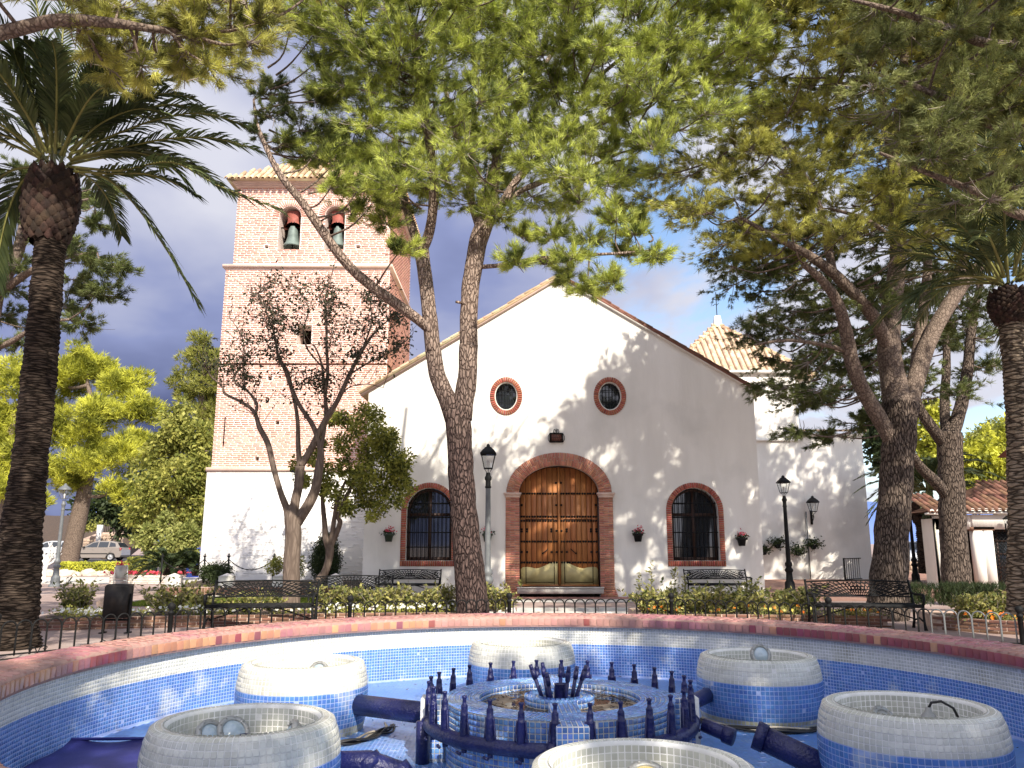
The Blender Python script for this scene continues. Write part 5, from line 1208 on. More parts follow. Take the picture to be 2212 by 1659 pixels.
# ---- big right pine
def build_right_pine():
    Y = 17; A = lambda x, y, d=0: at(x, y, Y+d)
    t = thing('pine_tree', 'massive pine with furrowed grey trunk and many limbs behind the right bench', 'tree', tuple(A(1920, 1320)))
    sk = []; mb = MB(); p, r = limb(mb, [A(1913, 1345), A(1920, 1280), A(1924, 1200), A(1930, 1100), A(1938, 1000), A(1944, 930), A(1945, 870)], [.47, .38, .345, .33, .325, .345, .36], 24, 8, .12, 21); mb.build('trunk', M['pinegrey'], t, True); sk += list(p)
    mb = MB()
    def L_(pts, rad, n=14, s=0): q, rr = limb(mb, pts, rad, n, 6, .09, s); sk.extend(list(q))
    L_([A(1930, 960), A(1900, 905, -.2), A(1868, 850, -.4), A(1843, 790, -.6), A(1828, 720, -.8), A(1812, 660, -1), A(1780, 610, -1.2), A(1735, 570, -1.4)], [.17, .165, .155, .15, .135, .115, .09, .06], s=22)
    L_([A(1942, 900), A(1928, 810, .1), A(1920, 740, .1), A(1928, 650, .2), A(1940, 560, .3), A(1938, 470, .4), A(1930, 350, .5), A(1900, 200, .6)], [.30, .26, .23, .20, .18, .165, .13, .08], 16, s=23)
    L_([A(1922, 760, .1), A(1890, 690, -.3), A(1845, 635, -.6), A(1800, 590, -.8), A(1745, 550, -1), A(1690, 520, -1.2), A(1600, 470, -1.4)], [.15, .14, .125, .115, .09, .06, .035], s=24)
    L_([A(1800, 592, -.8), A(1790, 540, -.7), A(1780, 480, -.6), A(1750, 400, -.6), A(1680, 300, -.8)], [.09, .085, .075, .06, .04], s=25)
    L_([A(1955, 890), A(1985, 800, .3), A(2010, 730, .5), A(2055, 650, .6), A(2105, 585, .7), A(2160, 540, .8)], [.22, .19, .175, .16, .13, .09], s=26)
    L_([A(1975, 830, .3), A(1985, 740, .8), A(1998, 640, 1.2), A(2005, 540, 1.5), A(2000, 420, 1.8)], [.14, .125, .11, .095, .06], s=27)
    L_([A(1945, 540, .3), A(1910, 500, -.2), A(1860, 470, -.5), A(1790, 450, -.8)], [.06, .05, .045, .03], 8, s=28)
    L_([A(1835, 760, -.6), A(1780, 745, -1), A(1700, 735, -1.3), A(1630, 745, -1.6)], [.05, .045, .035, .02], 8, s=29)
    L_([A(2055, 650, .6), A(2100, 500, .6), A(2150, 350, .6), A(2200, 200, .6)], [.12, .1, .08, .05], 10, s=30)
    L_([A(1940, 470, .4), A(1980, 330, .8), A(2030, 200, 1), A(2060, 60, 1)], [.1, .09, .07, .05], 10, s=31)
    L_([A(1905, 210, .6), A(1840, 60, .4), A(1800, -80, 0), A(1770, -250, -.5)], [.08, .07, .06, .05], 10, s=32)
    L_([A(1935, 300, .5), A(1960, 60, .8), A(1980, -200, 1.2), A(1990, -420, 1.4)], [.1, .1, .08, .05], 10, s=33)
    mb.build('limb', M['pinelimb'], t, True)
    rows = [(-20, 1660, 2240, 78), (45, 1650, 2240, 72), (110, 1640, 2240, 70), (175, 1660, 2240, 70), (240, 1640, 2220, 72), (295, 1560, 2200, 60), (340, 1480, 2180, 58), (385, 1440, 2160, 58), (430, 1440, 2140, 60), (475, 1490, 2130, 62), (520, 1540, 2100, 66), (560, 1590, 1780, 66)]
    cl = grid_clumps(rows, Y, .62, 2.2)
    pine_crown(t, cl, sk, 'needle_y', 17, 12, 13, .155, .0118, .15)
    low = grid_clumps([(560, 1560, 1740, 46), (610, 1580, 1800, 46), (665, 1610, 1840, 46), (720, 1630, 1850, 46), (775, 1650, 1860, 46), (830, 1680, 1890, 46), (880, 1700, 1890, 48), (925, 1720, 1860, 52), (640, 1870, 1900, 60), (700, 1880, 1900, 60)], Y+.3, .50, 1.2)
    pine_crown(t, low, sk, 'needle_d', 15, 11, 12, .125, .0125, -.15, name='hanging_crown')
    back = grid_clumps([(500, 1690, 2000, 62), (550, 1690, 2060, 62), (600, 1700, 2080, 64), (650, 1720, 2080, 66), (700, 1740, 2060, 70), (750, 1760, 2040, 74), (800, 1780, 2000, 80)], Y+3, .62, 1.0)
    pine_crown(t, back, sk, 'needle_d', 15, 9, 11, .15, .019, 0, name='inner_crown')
    # the upper crown, above what the camera sees
    top = []
    while len(top) < 165:
        z = random.uniform(12.6, 18.2); x = random.uniform(3.5, 14.5); y = 17+random.uniform(-4, 4)
        edge = 2.9+(z-11.4)*1.0+(17-y)*.36+.8-(17-y)*.8
        if x < edge or z-12.5 > (14.5-x)*1.1+1.5: continue
        top.append((Vector((x, y, z)), .85))
    assert len(top) > 50
    pine_crown(t, top, sk, 'needle_y', 12, 8, 8, .28, .042, .2, name='upper_crown')
build_right_pine()
def build_second_pine():
    Y = 22; A = lambda x, y, d=0: at(x, y, Y+d)
    t = thing('pine_tree', 'slimmer pine with crooked low limb among rosemary bushes beside the kiosk', 'tree', tuple(A(2066, 1275)))
    sk = []; mb = MB(); p, r = limb(mb, [A(2068, 1290), A(2064, 1220), A(2058, 1130), A(2056, 1050), A(2052, 980), A(2050, 935)], [.40, .36, .33, .32, .32, .33], 20, 8, .12, 41); mb.build('trunk', M['pinegrey'], t, True); sk += list(p)
    mb = MB()
    def L_(pts, rad, n=10, s=0): q, rr = limb(mb, pts, rad, n, 6, .09, s); sk.extend(list(q))
    L_([A(2040, 960), A(2010, 920, -.3), A(1985, 880, -.4), A(1975, 840, -.2)], [.17, .15, .13, .10], s=42)
    L_([A(2048, 1075), A(2020, 1040, -.3), A(1990, 1012, -.6), A(1972, 985, -.9)], [.16, .15, .13, .11], s=43)
    L_([A(2055, 945), A(2075, 880, .2), A(2090, 800, .3), A(2100, 700, .4), A(2120, 600, .5)], [.19, .17, .15, .12, .08], s=44)
    L_([A(2045, 945), A(2040, 870, .4), A(2045, 780, .6), A(2040, 680, .8)], [.15, .13, .11, .07], s=45)
    mb.build('limb', M['pinegrey'], t, True)
    up = []
    while len(up) < 120:
        p = Vector((random.uniform(12.2, 21.5), random.uniform(20, 26), random.uniform(11.5, 17.5))); q = math.hypot(p.x-16.8, (p.y-23)*1.4)
        if q > 5.2-max(0, p.z-15): continue
        up.append((p, .95))
    pine_crown(t, up, sk+[np.array((16, 23, 10.5))], 'needle_d', 10, 8, 7, .28, .045, .2, name='upper_crown')
    pine_crown(t, grid_clumps([(600, 1900, 2210, 62), (650, 1880, 2220, 62), (700, 1890, 2220, 66), (750, 1900, 2220, 70), (800, 1900, 2200, 80), (845, 1890, 2180, 90)], Y+.5, .72, 1.8), sk, 'needle_d', 15, 9, 13, .17, .018, 0)
build_second_pine()
# ---- a pine off the left edge, its dark crown behind the palm; another whose branches hang over the top corners
def build_left_pines():
    Y = 20; A = lambda x, y, d=0: at(x, y, Y+d)
    t = thing('pine_tree', 'dark needled pine behind the left palm, trunk beyond the frame edge', 'tree', (A(-60, 1240).x, Y, 0))
    sk = []; mb = MB(); p, r = limb(mb, [A(-70, 1260), A(-60, 1000), A(-40, 800), A(-10, 640), A(40, 540), A(60, 420)], [.4, .33, .28, .2, .15, .08], 14, 6, .1, 51); sk += list(p)
    for pts, rad in (([A(-10, 640), A(60, 590, -.4), A(130, 560, -.8), A(210, 545, -1)], [.12, .09, .06, .03]), ([A(-30, 760), A(20, 740, -.3), A(90, 700, -.6), A(150, 690, -.8)], [.09, .07, .05, .03]), ([A(40, 540), A(110, 460, -.5), A(190, 430, -.8)], [.09, .06, .03])):
        p, r = limb(mb, pts, rad, 8, 5); sk += list(p)
    mb.build('trunk', M['pinelimb'], t, True)
    cl = grid_clumps([(400, 150, 240, 50), (450, 150, 260, 46), (500, 160, 270, 46), (540, 150, 280, 46), (590, 130, 250, 50), (640, 120, 230, 50), (690, 20, 190, 56), (740, 0, 120, 60), (470, -40, 60, 60), (560, -40, 60, 60), (620, -40, 70, 60), (380, -40, 60, 60)], Y, .52, 1.2)
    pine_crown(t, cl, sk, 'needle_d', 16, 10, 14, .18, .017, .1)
    Y = 7.5; A2 = lambda x, y, d=0: at(x, y, Y+d)
    t = thing('pine_tree', 'near pine reaching a brown branch in over the top left corner', 'tree', (-8.2, 6.2, .1))
    sk = []; mb = MB(); limb(mb, [(-8.2, 6.2, .1), (-8.2, 6.3, 3), (-8.0, 6.6, 6), (-7.6, 6.9, 9), (-7.3, 7, 12)], [.38, .3, .26, .2, .1], 16, 6, .1, 61)
    p, r = limb(mb, [(-8.1, 6.4, 5.0), A2(-150, 110, -.4), A2(0, 72), A2(120, 45), A2(230, 48), A2(330, 62, .2), A2(440, 70, .5), A2(540, 50, .8)], [.14, .10, .075, .068, .055, .04, .03, .015], 10, 6, .12, 62); sk += list(p)
    p, r = limb(mb, [(-8.1, 6.4, 5.4), A2(-120, 10, .6), A2(60, -20, 1), A2(250, -20, 1), A2(420, -10, 1.2), A2(560, 20, 1.5)], [.12, .09, .07, .05, .03, .02], 8, 5, .1, 63); sk += list(p)
    mb.build('trunk', M['pinelimb'], t, True)
    cl = grid_clumps([(10, 160, 620, 55), (60, 150, 600, 55), (105, 180, 560, 58), (148, 240, 470, 66), (-40, 0, 700, 80)], Y+.6, .27, .6)
    pine_crown(t, cl, sk, 'needle_y', 15, 10, 15, .12, .0065, .1, dead=.5)
    hi = []
    for i in range(90): hi.append((Vector((-7.0+random.uniform(-3.4, 3.4), 7+random.uniform(-3.2, 3.2), random.uniform(6.9, 11.5))), .8))
    hi = [h for h in hi if not (h[0].y > 3 and (h[0].z-1.6) < h[0].y*.80 and abs(h[0].x) < .68*h[0].y+1.0)]
    pine_crown(t, hi, sk+[np.array((-7.6, 6.9, 9)), np.array((-7.3, 7, 12))], 'needle_y', 10, 7, 8, .22, .026, .2, name='upper_crown')
    # right: a shaded crown hanging in close to the camera
    Y = 10.5; A3 = lambda x, y, d=0: at(x, y, Y+d)
    t = thing('pine_tree', 'near shaded pine hanging its dull olive crown into the top right corner', 'tree', (9.6, 8.6, .1))
    sk = []; mb = MB(); limb(mb, [(9.6, 8.6, .1), (9.5, 8.7, 3), (9.3, 9.0, 6), (9.0, 9.4, 9), (8.8, 9.6, 13)], [.42, .33, .28, .22, .1], 16, 6, .1, 71)
    for pts in ([(9.4, 8.9, 5.4), A3(2250, 470), A3(2150, 430), A3(2020, 380, -.3), A3(1900, 330, -.4)], [(9.2, 9.1, 6.6), A3(2200, 280), A3(2080, 230), A3(1960, 180, .3), A3(1860, 150, .4)], [(9.1, 9.3, 8), A3(2180, 100), A3(2050, 60), A3(1920, 20), A3(1840, 0)]):
        p, r = limb(mb, pts, [.10, .08, .06, .04, .02], 8, 5); sk += list(p)
    mb.build('trunk', M['pinelimb'], t, True)
    cl = grid_clumps([(-40, 1840, 2240, 62), (30, 1850, 2240, 60), (95, 1860, 2240, 60), (160, 1890, 2240, 60), (225, 1930, 2240, 60), (290, 1950, 2240, 62), (355, 2000, 2240, 64), (420, 2050, 2240, 70)], Y, .42, 1.0)
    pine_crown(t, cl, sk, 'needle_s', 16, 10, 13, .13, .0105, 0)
    hi = [(Vector((9+random.uniform(-3.4, 3), 9.4+random.uniform(-3.4, 3), random.uniform(8.8, 13.5))), .9) for i in range(60)]
    hi = [h for h in hi if (h[0].z-1.6) > h[0].y*.80]
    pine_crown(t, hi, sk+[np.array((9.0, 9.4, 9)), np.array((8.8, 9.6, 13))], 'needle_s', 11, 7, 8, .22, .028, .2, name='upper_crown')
build_left_pines()
# ---- trees standing behind the camera; only their shade reaches the picture
def build_shade_trees():
    for x, y, zc, s, lab in ((4.6, -4.2, 8.4, 51, 'pine standing behind the viewer to the right, shading the fountain'), (7.6, -2.2, 8.4, 52, 'pine standing out of frame to the right of the fountain'), (-.6, -7.5, 9.0, 53, 'pine standing behind the viewer to the left')):
        t = thing('pine_tree', lab, 'tree', (x, y, .1)); mb = MB(); sk = []
        p, r = limb(mb, [(x, y, .1), (x+.1, y, 3), (x-.1, y+.2, 6), (x, y, zc+1)], [.38, .3, .25, .12], 12, 5, .1, s); sk += list(p); mb.build('trunk', M['pinelimb'], t, True)
        cl = []
        for i in range(70):
            a, q = random.uniform(0, 2*PI), random.random()**.5; cl.append((Vector((x+3.4*q*math.cos(a), y+3.4*q*math.sin(a), zc+random.uniform(-1.6, 2.0))), .85))
        cl = [c for c in cl if not (c[0].y > .5 and abs(c[0].x) < .75*c[0].y+.9 and (c[0].z-1.6) < c[0].y*.85+.9)]
        pine_crown(t, cl, sk, 'needle_d', 12, 8, 9, .26, .036, .1)
build_shade_trees()
# ---- palms
def frond_mesh(rib, n, ll, lw, droop=.25, twist=0):
    """one frond: rib points (m,3) and leaflets down both sides"""
    P, r = smooth_path(rib, np.linspace(.028, .006, len(rib)), 5); mb = MB(); mb.tube(P, r, 4, False); m = len(P); V = []; F = []
    T = np.gradient(P, axis=0); T /= np.linalg.norm(T, axis=1)[:, None]
    for i in range(n):
        f = .16+.84*i/(n-1); idx = f*(m-1); i0 = min(int(idx), m-2); fr = idx-i0; c = P[i0]*(1-fr)+P[i0+1]*fr; t = T[i0]
        side = np.cross(t, [0, 0, 1.]); side /= np.linalg.norm(side)+1e-9; upv = np.cross(side, t)
        L = ll*(.35+.65*math.sin(PI*min(1, .12+.80*f)))*random.uniform(.85, 1.1)
        for s in (-1, 1):
            d = side*s*.62+t*(.72+.35*f)+upv*random.uniform(.0, .35); d /= np.linalg.norm(d); tip = c+d*L+np.array([0, 0, -droop*L]); mid = c+d*L*.5+np.array([0, 0, -droop*L*.15]); w = np.cross(d, upv); w = w/(np.linalg.norm(w)+1e-9)*lw/2
            w = w*.75+upv*lw*.3*random.uniform(-1, 1)
            k = len(V); V += [c-w*.6, c+w*.6, mid+w, mid-w, tip]; F += [(k, k+1, k+2, k+3), (k+3, k+2, k+4)]
    return mb, V, F
def palm(label, pts, rad, crown, fronds, ll=.5, lw=.032, n=46, boots=None, name='palm_tree', seed=0, rows=14, bark='palmbark'):
    t = thing(name, label, 'palm', tuple(pts[0])); mb = MB(); p, r = smooth_path(pts, rad, 10)
    # ringed leaf scars
    P2, r2 = smooth_path(pts, rad, 30); rr = [q*(1+.07*((i*1.0) % 2)+.05*mnoise.noise(Vector((i*.7, seed, 0)))) for i, q in enumerate(r2)]
    mb.tube(P2, rr, 18, True, .14, seed); mb.build('trunk', M[bark], t, True)
    if boots:
        cz, h, r0 = boots; C, T, U, N_ = [], [], [], []; c = Vector(crown)
        for j in range(rows):
            f = j/(rows-1); z = c.z-h+h*f*1.0; q = r0*(.62+.5*math.sin(PI*(.12+.72*f)))
            for i in range(13):
                a = 2*PI*(i+.5*(j % 2))/13; d = Vector((math.cos(a), math.sin(a), 0)); tt = Vector((-d.y, d.x, 0))
                C.append(Vector((c.x, c.y, z))+d*q*.97); T.append(tt*q*.54); U.append((d*.25+Vector((0, 0, 1)))*h/rows*1.9); N_.append((d+Vector((0, 0, .5)))*.075)
        mbb = MB(); mbb.lathe([(.15, c.z-h-.05), (r0*.85, c.z-h+.1), (r0*1.08, c.z-h*.5), (r0*.9, c.z-.1), (.1, c.z+.1)], (c.x, c.y, 0), 16); cr = mbb.build('leaf_base_core', M['boot'], t, True)
        pieces(cr, 'leaf_base', M['boot'], 'scale', C, T, U, N_)
    for fr in fronds:
        mb, V, F = frond_mesh(fr, n, ll, lw); rib = mb; lm = MB(); lm.add(V, F)
        f = lm.build('frond', M['palm'], t); rib.build('rib', M['palmrib'], f)
    return t
def auto_fronds(c, k, L, up0=1.2, down=-.5, seed=0, skip=None):
    rr = random.Random(seed); out = []
    for i in range(k):
        a = 2*PI*i*.381966*1.0; e = up0+(down-up0)*(i/k)**1.1+rr.uniform(-.12, .12); ln = L*rr.uniform(.85, 1.1); d = Vector((math.cos(a), math.sin(a), 0)); pts = []
        for j in range(6):
            f = j/5; ee = e-f*f*.9*(1.0 if e > 0 else .6); 
            pts.append(c+d*(.22+ln*f*math.cos(e-.35*f))+Vector((0, 0, ln*f*math.sin(e)-ln*.42*f*f*f)))
        if skip and skip(pts): continue
        out.append(pts)
    return out
def build_palms():
    Y = 12.3; A = lambda x, y, d=0: at(x, y, Y+d)
    c = A(118, 375); fr = []
    for pts in ([(150, 360), (260, 368), (370, 350), (470, 400), (600, 452)], [(160, 340), (260, 320), (360, 300), (460, 298), (552, 322)], [(150, 335), (250, 290), (350, 255), (440, 245), (525, 268)], [(150, 325), (230, 260), (290, 215), (350, 175), (400, 165)],
                [(165, 365), (230, 385), (290, 440), (360, 540), (424, 650)], [(160, 370), (240, 375), (310, 375), (370, 392), (415, 418)], [(130, 320), (150, 220), (180, 120), (240, 30), (300, -40)], [(115, 320), (105, 200), (90, 80), (70, -40), (40, -140)], [(95, 330), (60, 250), (20, 170), (-40, 110), (-110, 90)],
                [(90, 345), (30, 300), (-40, 290), (-110, 320), (-180, 380)], [(95, 365), (50, 390), (20, 450), (0, 530), (-10, 600)], [(140, 325), (190, 230), (250, 160), (320, 110), (390, 100)], [(125, 320), (130, 200), (135, 80), (150, -40), (180, -150)], [(80, 360), (20, 370), (-40, 420), (-90, 490), (-120, 570)],
                [(150, 345), (220, 330), (300, 330), (360, 352), (400, 392)], [(105, 325), (70, 210), (30, 110), (-20, 30), (-80, -20)], [(150, 335), (200, 280), (250, 250), (300, 235), (345, 240)], [(110, 330), (85, 240), (60, 180), (40, 140), (30, 110)]):
        dy = random.uniform(-1.4, 1.4); fr.append([A(x, y, dy*i/4-.1) for i, (x, y) in enumerate(pts)])
    fr += auto_fronds(c+Vector((0, 0, .25)), 22, 2.6, 1.45, .2, 3)
    palm('tall date palm with dark ringed trunk at the left edge', [A(22, 1405), A(36, 1250), A(58, 1050), A(80, 850), A(96, 680), A(108, 540), A(116, 470)], [.40, .32, .25, .235, .225, .22, .22], c, fr, .52, .045, 60, (c.z, 1.15, .34), seed=3)
    Y = 13; B_ = lambda x, y, d=0: at(x, y, Y+d); c = B_(2178, 630)
    fr = []
    for pts in ([(2160, 610), (2120, 560), (2060, 540), (2000, 545), (1950, 570)], [(2165, 600), (2120, 500), (2070, 430), (2020, 400), (1980, 395)], [(2175, 590), (2160, 480), (2140, 380), (2130, 300), (2130, 230)], [(2165, 615), (2110, 590), (2050, 600), (2000, 620), (1965, 650)], [(2190, 590), (2200, 480), (2215, 380), (2240, 300), (2280, 240)], [(2168, 600), (2110, 530), (2050, 480), (2000, 470), (1960, 480)], [(2170, 600), (2130, 470), (2090, 370), (2060, 310), (2040, 270)]):
        dy = random.uniform(-1, 1); fr.append([B_(x, y, dy*i/4) for i, (x, y) in enumerate(pts)])
    fr += auto_fronds(c+Vector((0, 0, .2)), 26, 2.3, 1.45, .0, 5)
    palm('shaggy palm at the right edge with fronds spread over the pine limbs', [B_(2215, 1330), B_(2213, 1150), B_(2206, 950), B_(2194, 800), B_(2184, 700)], [.26, .235, .20, .18, .18], c, fr, .5, .034, 50, (c.z, .55, .25), seed=5, bark='palmbark2')
    Y = 33; D = lambda x, y, d=0: at(x, y, Y+d); c = D(2010, 1085)
    palm('distant date palm between the two right pine trunks', [D(2018, 1240), D(2015, 1190), D(2012, 1130), D(2010, 1110)], [.55, .55, .60, .75], c, auto_fronds(c+Vector((0, 0, .5)), 46, 2.5, 1.45, -.2, 8), .5, .07, 30, (c.z, .9, .7), seed=8, rows=7)
build_palms()
# ---- broadleaf trees
def leafy_crown(tree, blobs, n, size, mat, name='crown', asp=.55, shell=.75):
    Cs, Ds = [], []
    for c, r in blobs:
        r = np.array(r if not np.isscalar(r) else (r, r, r)); k = max(20, int(n*np.mean(r)**2)); d = rand_dirs(k); rad = shell+(1-shell)*R.random((k, 1))
        Cs.append(np.array(tuple(c))+d*r*rad*(1+.14*R.normal(0, 1, (k, 1)))); Ds.append(d)
    V, F = leaf_quads(np.concatenate(Cs), size, np.concatenate(Ds)*.7+np.array([0, 0, -.2]), asp); mb = MB(); mb.addnp(V, F); return mb.build(name, M[mat], tree)
def blob_set(c, rad, k, r, seed=0):
    rr = np.random.default_rng(seed); out = []
    for i in range(k):
        d = rr.normal(0, 1, 3); d /= np.linalg.norm(d); q = rr.random()**.4; out.append((Vector(np.array(tuple(c))+d*q*np.array(rad)*.85), r*rr.uniform(.7, 1.25)))
    return out
def build_myrtle():
    Y = 20.3; A = lambda x, y, d=0: at(x, y, Y+d); Z = lambda x, y, d=0: A(432+.2603*x, 648+.2603*y, d)
    t = thing('bare_limbed_tree', 'nearly bare tree with dark sparse leaves in front of the brick tower', 'tree', tuple(A(628, 1310)))
    sk = []; mb = MB()
    def L_(pts, rad, n=10, s=0): q, rr = limb(mb, pts, [v*.86 for v in rad], n, 6, .07, s); sk.extend(list(q))
    L_([A(628, 1322), A(630, 1230), A(634, 1160), A(632, 1118), A(632, 1090)], [.28, .235, .23, .235, .10], 16, 81)
    mb.build('trunk', M['smooth'], t, True); mb = MB()
    L_([A(622, 1130), Z(720, 1740), Z(670, 1600), Z(620, 1430), Z(565, 1200), Z(495, 1060), Z(450, 930), Z(350, 850), Z(210, 780), Z(185, 720), Z(100, 640), Z(40, 560)], [.10, .105, .09, .085, .085, .08, .055, .045, .04, .032, .025, .015], 8, 82)
    L_([Z(455, 950), Z(470, 860), Z(380, 740), Z(300, 700), Z(290, 640), Z(330, 560)], [.05, .045, .035, .028, .022, .012], 7, 83)
    L_([Z(375, 735), Z(360, 560), Z(365, 380), Z(320, 250), Z(230, 130)], [.028, .024, .02, .016, .01], 6, 84)
    L_([A(632, 1125), Z(790, 1680), Z(820, 1530), Z(830, 1380)], [.16, .14, .135, .14], 10, 85)
    L_([Z(826, 1390), Z(815, 1200), Z(810, 1000), Z(780, 820), Z(720, 600), Z(650, 470), Z(620, 300), Z(560, 120), Z(480, -60)], [.08, .075, .06, .05, .075, .05, .03, .02, .012], 8, 86)
    L_([Z(840, 1380), Z(930, 1220), Z(1010, 1060), Z(1070, 950), Z(1150, 820), Z(1240, 620), Z(1340, 430), Z(1450, 270), Z(1560, 170)], [.10, .105, .10, .095, .07, .065, .05, .035, .02], 9, 87)
    L_([Z(1060, 960), Z(1040, 800), Z(1060, 600), Z(1050, 380), Z(1050, 200), Z(1040, 0), Z(1080, -160)], [.06, .055, .05, .045, .035, .025, .012], 8, 88)
    L_([A(640, 1130), Z(900, 1700), Z(960, 1560), Z(990, 1380), Z(1000, 1240), Z(940, 1050), Z(830, 880), Z(770, 740)], [.16, .15, .14, .125, .09, .075, .06, .04], 10, 89)
    L_([Z(1000, 1250), Z(1040, 1000), Z(1030, 700), Z(1000, 500), Z(950, 380)], [.07, .05, .045, .03, .02], 7, 90)
    L_([Z(1240, 620), Z(1400, 520), Z(1600, 420), Z(1720, 330)], [.03, .028, .02, .012], 6, 91)
    L_([Z(1060, 600), Z(900, 420), Z(860, 250), Z(900, 60), Z(800, -100)], [.03, .026, .022, .016, .01], 6, 92)
    L_([Z(1160, 800), Z(1250, 720), Z(1400, 700), Z(1520, 730)], [.025, .02, .014, .008], 5, 93)
    L_([Z(1340, 430), Z(1420, 200), Z(1420, 0), Z(1500, -180)], [.03, .025, .018, .01], 6, 94)
    mb.build('limb', M['smooth'], t, True)
    sk = np.array(sk); tw = MB(); LC, LD = [], []
    # where the leaves still hang, as seen in the picture
    zones = [(530, 100, 120, 110), (640, 200, 140, 160), (580, 330, 140, 110), (700, 60, 120, 90), (780, 180, 80, 80), (60, 450, 80, 130), (200, 440, 110, 100), (280, 560, 110, 90), (1200, 100, 160, 120), (1300, 230, 170, 130), (1450, 120, 140, 100), (1600, 260, 140, 110), (1650, 380, 110, 90), (1500, 420, 150, 70), (1180, 330, 120, 110), (960, 560, 130, 110), (800, 680, 120, 110), (450, 640, 120, 70), (1040, 720, 100, 80), (700, 440, 100, 80), (1000, 60, 90, 100), (1100, -60, 110, 90), (480, -30, 100, 80), (860, -110, 130, 90), (640, -160, 90, 70), (1380, -80, 120, 90), (1560, -40, 100, 90), (1650, 100, 90, 90), (1300, 450, 100, 60), (420, 350, 80, 70)]
    for zx, zy, wx, wy in zones:
        for _ in range(12):
            x, y = zx+random.gauss(0, wx*.6), zy+random.gauss(0, wy*.6); e = np.array(Z(x, y, random.uniform(-1.0, 1.0))); d2 = np.linalg.norm(sk-e, axis=1)+.8*np.maximum(0, sk[:, 2]-e[2]); s = sk[np.argmin(d2)]
            q, r_ = smooth_path([s, (s+e)/2+R.normal(0, .08, 3)+np.array([0, 0, -.05]), e], [.012, .009, .004], 4); tw.tube(q, r_, 3, False)
            k = 14; f = R.uniform(.45, 1.08, k); i0 = np.clip((f*(len(q)-1)).astype(int), 0, len(q)-1); LC.append(q[i0]+R.normal(0, .075, (k, 3))); LD.append(np.tile((e-s)/(np.linalg.norm(e-s)+1e-6), (k, 1)))
    for _ in range(230):
        i = random.randrange(len(sk)); s = sk[i]
        if s[2] < 4.5: continue
        e = s+np.array([random.gauss(0, .35), random.gauss(0, .35), random.uniform(.1, .9)]); q, r_ = smooth_path([s, (s+e)/2+R.normal(0, .06, 3), e], [.010, .007, .003], 3); tw.tube(q, r_, 3, False)
        k = 5; f = R.uniform(.5, 1.05, k); i0 = np.clip((f*(len(q)-1)).astype(int), 0, len(q)-1); LC.append(q[i0]+R.normal(0, .05, (k, 3))); LD.append(np.tile((e-s), (k, 1)))
    V, F = leaf_quads(np.concatenate(LC), .105, np.concatenate(LD)*.5+np.array([0, 0, -.3]), .5); mb = MB(); mb.addnp(V, F); mb.build('leaves', M['myrtle'], t); tw.build('twigs', M['smooth'], t)['kind'] = 'stuff'
build_myrtle()
def build_small_tree():
    Y = 22.5; A = lambda x, y, d=0: at(x, y, Y+d); Z = lambda x, y, d=0: A(388.8+.2083*x, 1037+.2083*y, d)
    t = thing('small_tree', 'small evergreen tree with dense yellow green crown at the church corner', 'tree', tuple(Z(1400, 1110)))
    mb = MB(); sk = []
    for pts, rad in (([Z(1395, 1110), Z(1440, 1040), Z(1500, 960), Z(1540, 840), Z(1555, 720), Z(1540, 690)], [.16, .12, .105, .10, .12, .11]), ([Z(1540, 710), Z(1510, 600), Z(1500, 450), Z(1480, 250), Z(1470, 50)], [.09, .085, .075, .06, .03]), ([Z(1550, 710), Z(1580, 560), Z(1600, 400), Z(1640, 200), Z(1720, 0)], [.08, .07, .065, .05, .03]), ([Z(1560, 700), Z(1620, 560), Z(1660, 440), Z(1650, 360), Z(1760, 100), Z(1900, -100)], [.07, .075, .07, .06, .045, .02])):
        p, r = limb(mb, pts, rad, 10, 6, .08, 95); sk += list(p)
    mb.build('trunk', M['smooth'], t, True)
    bl = []
    for x, y, r in ((700, 1010, .30), (650, 1030, .22), (740, 960, .36), (720, 905, .30), (770, 920, .42), (820, 930, .36), (800, 980, .48), (850, 985, .42), (870, 1035, .36), (830, 1050, .42), (770, 1045, .42), (720, 1060, .34), (750, 1095, .28), (820, 1095, .28), (690, 960, .24), (860, 1080, .22), (790, 885, .28), (640, 1000, .2), (740, 1010, .4), (670, 985, .3), (660, 1040, .24), (700, 1050, .34), (730, 1085, .32), (790, 1085, .36), (870, 1000, .36), (850, 950, .3), (880, 1060, .24), (800, 1110, .2), (740, 900, .26), (810, 900, .3), (860, 1010, .42), (840, 960, .4), (790, 1020, .5)):
        for k in range(2): bl.append((A(x+random.uniform(-8, 8), y+random.uniform(-8, 8), random.uniform(-.7, .7)), r*.85))
    leafy_crown(t, bl, 3400, .10, 'treeleaf', shell=.35)
build_small_tree()
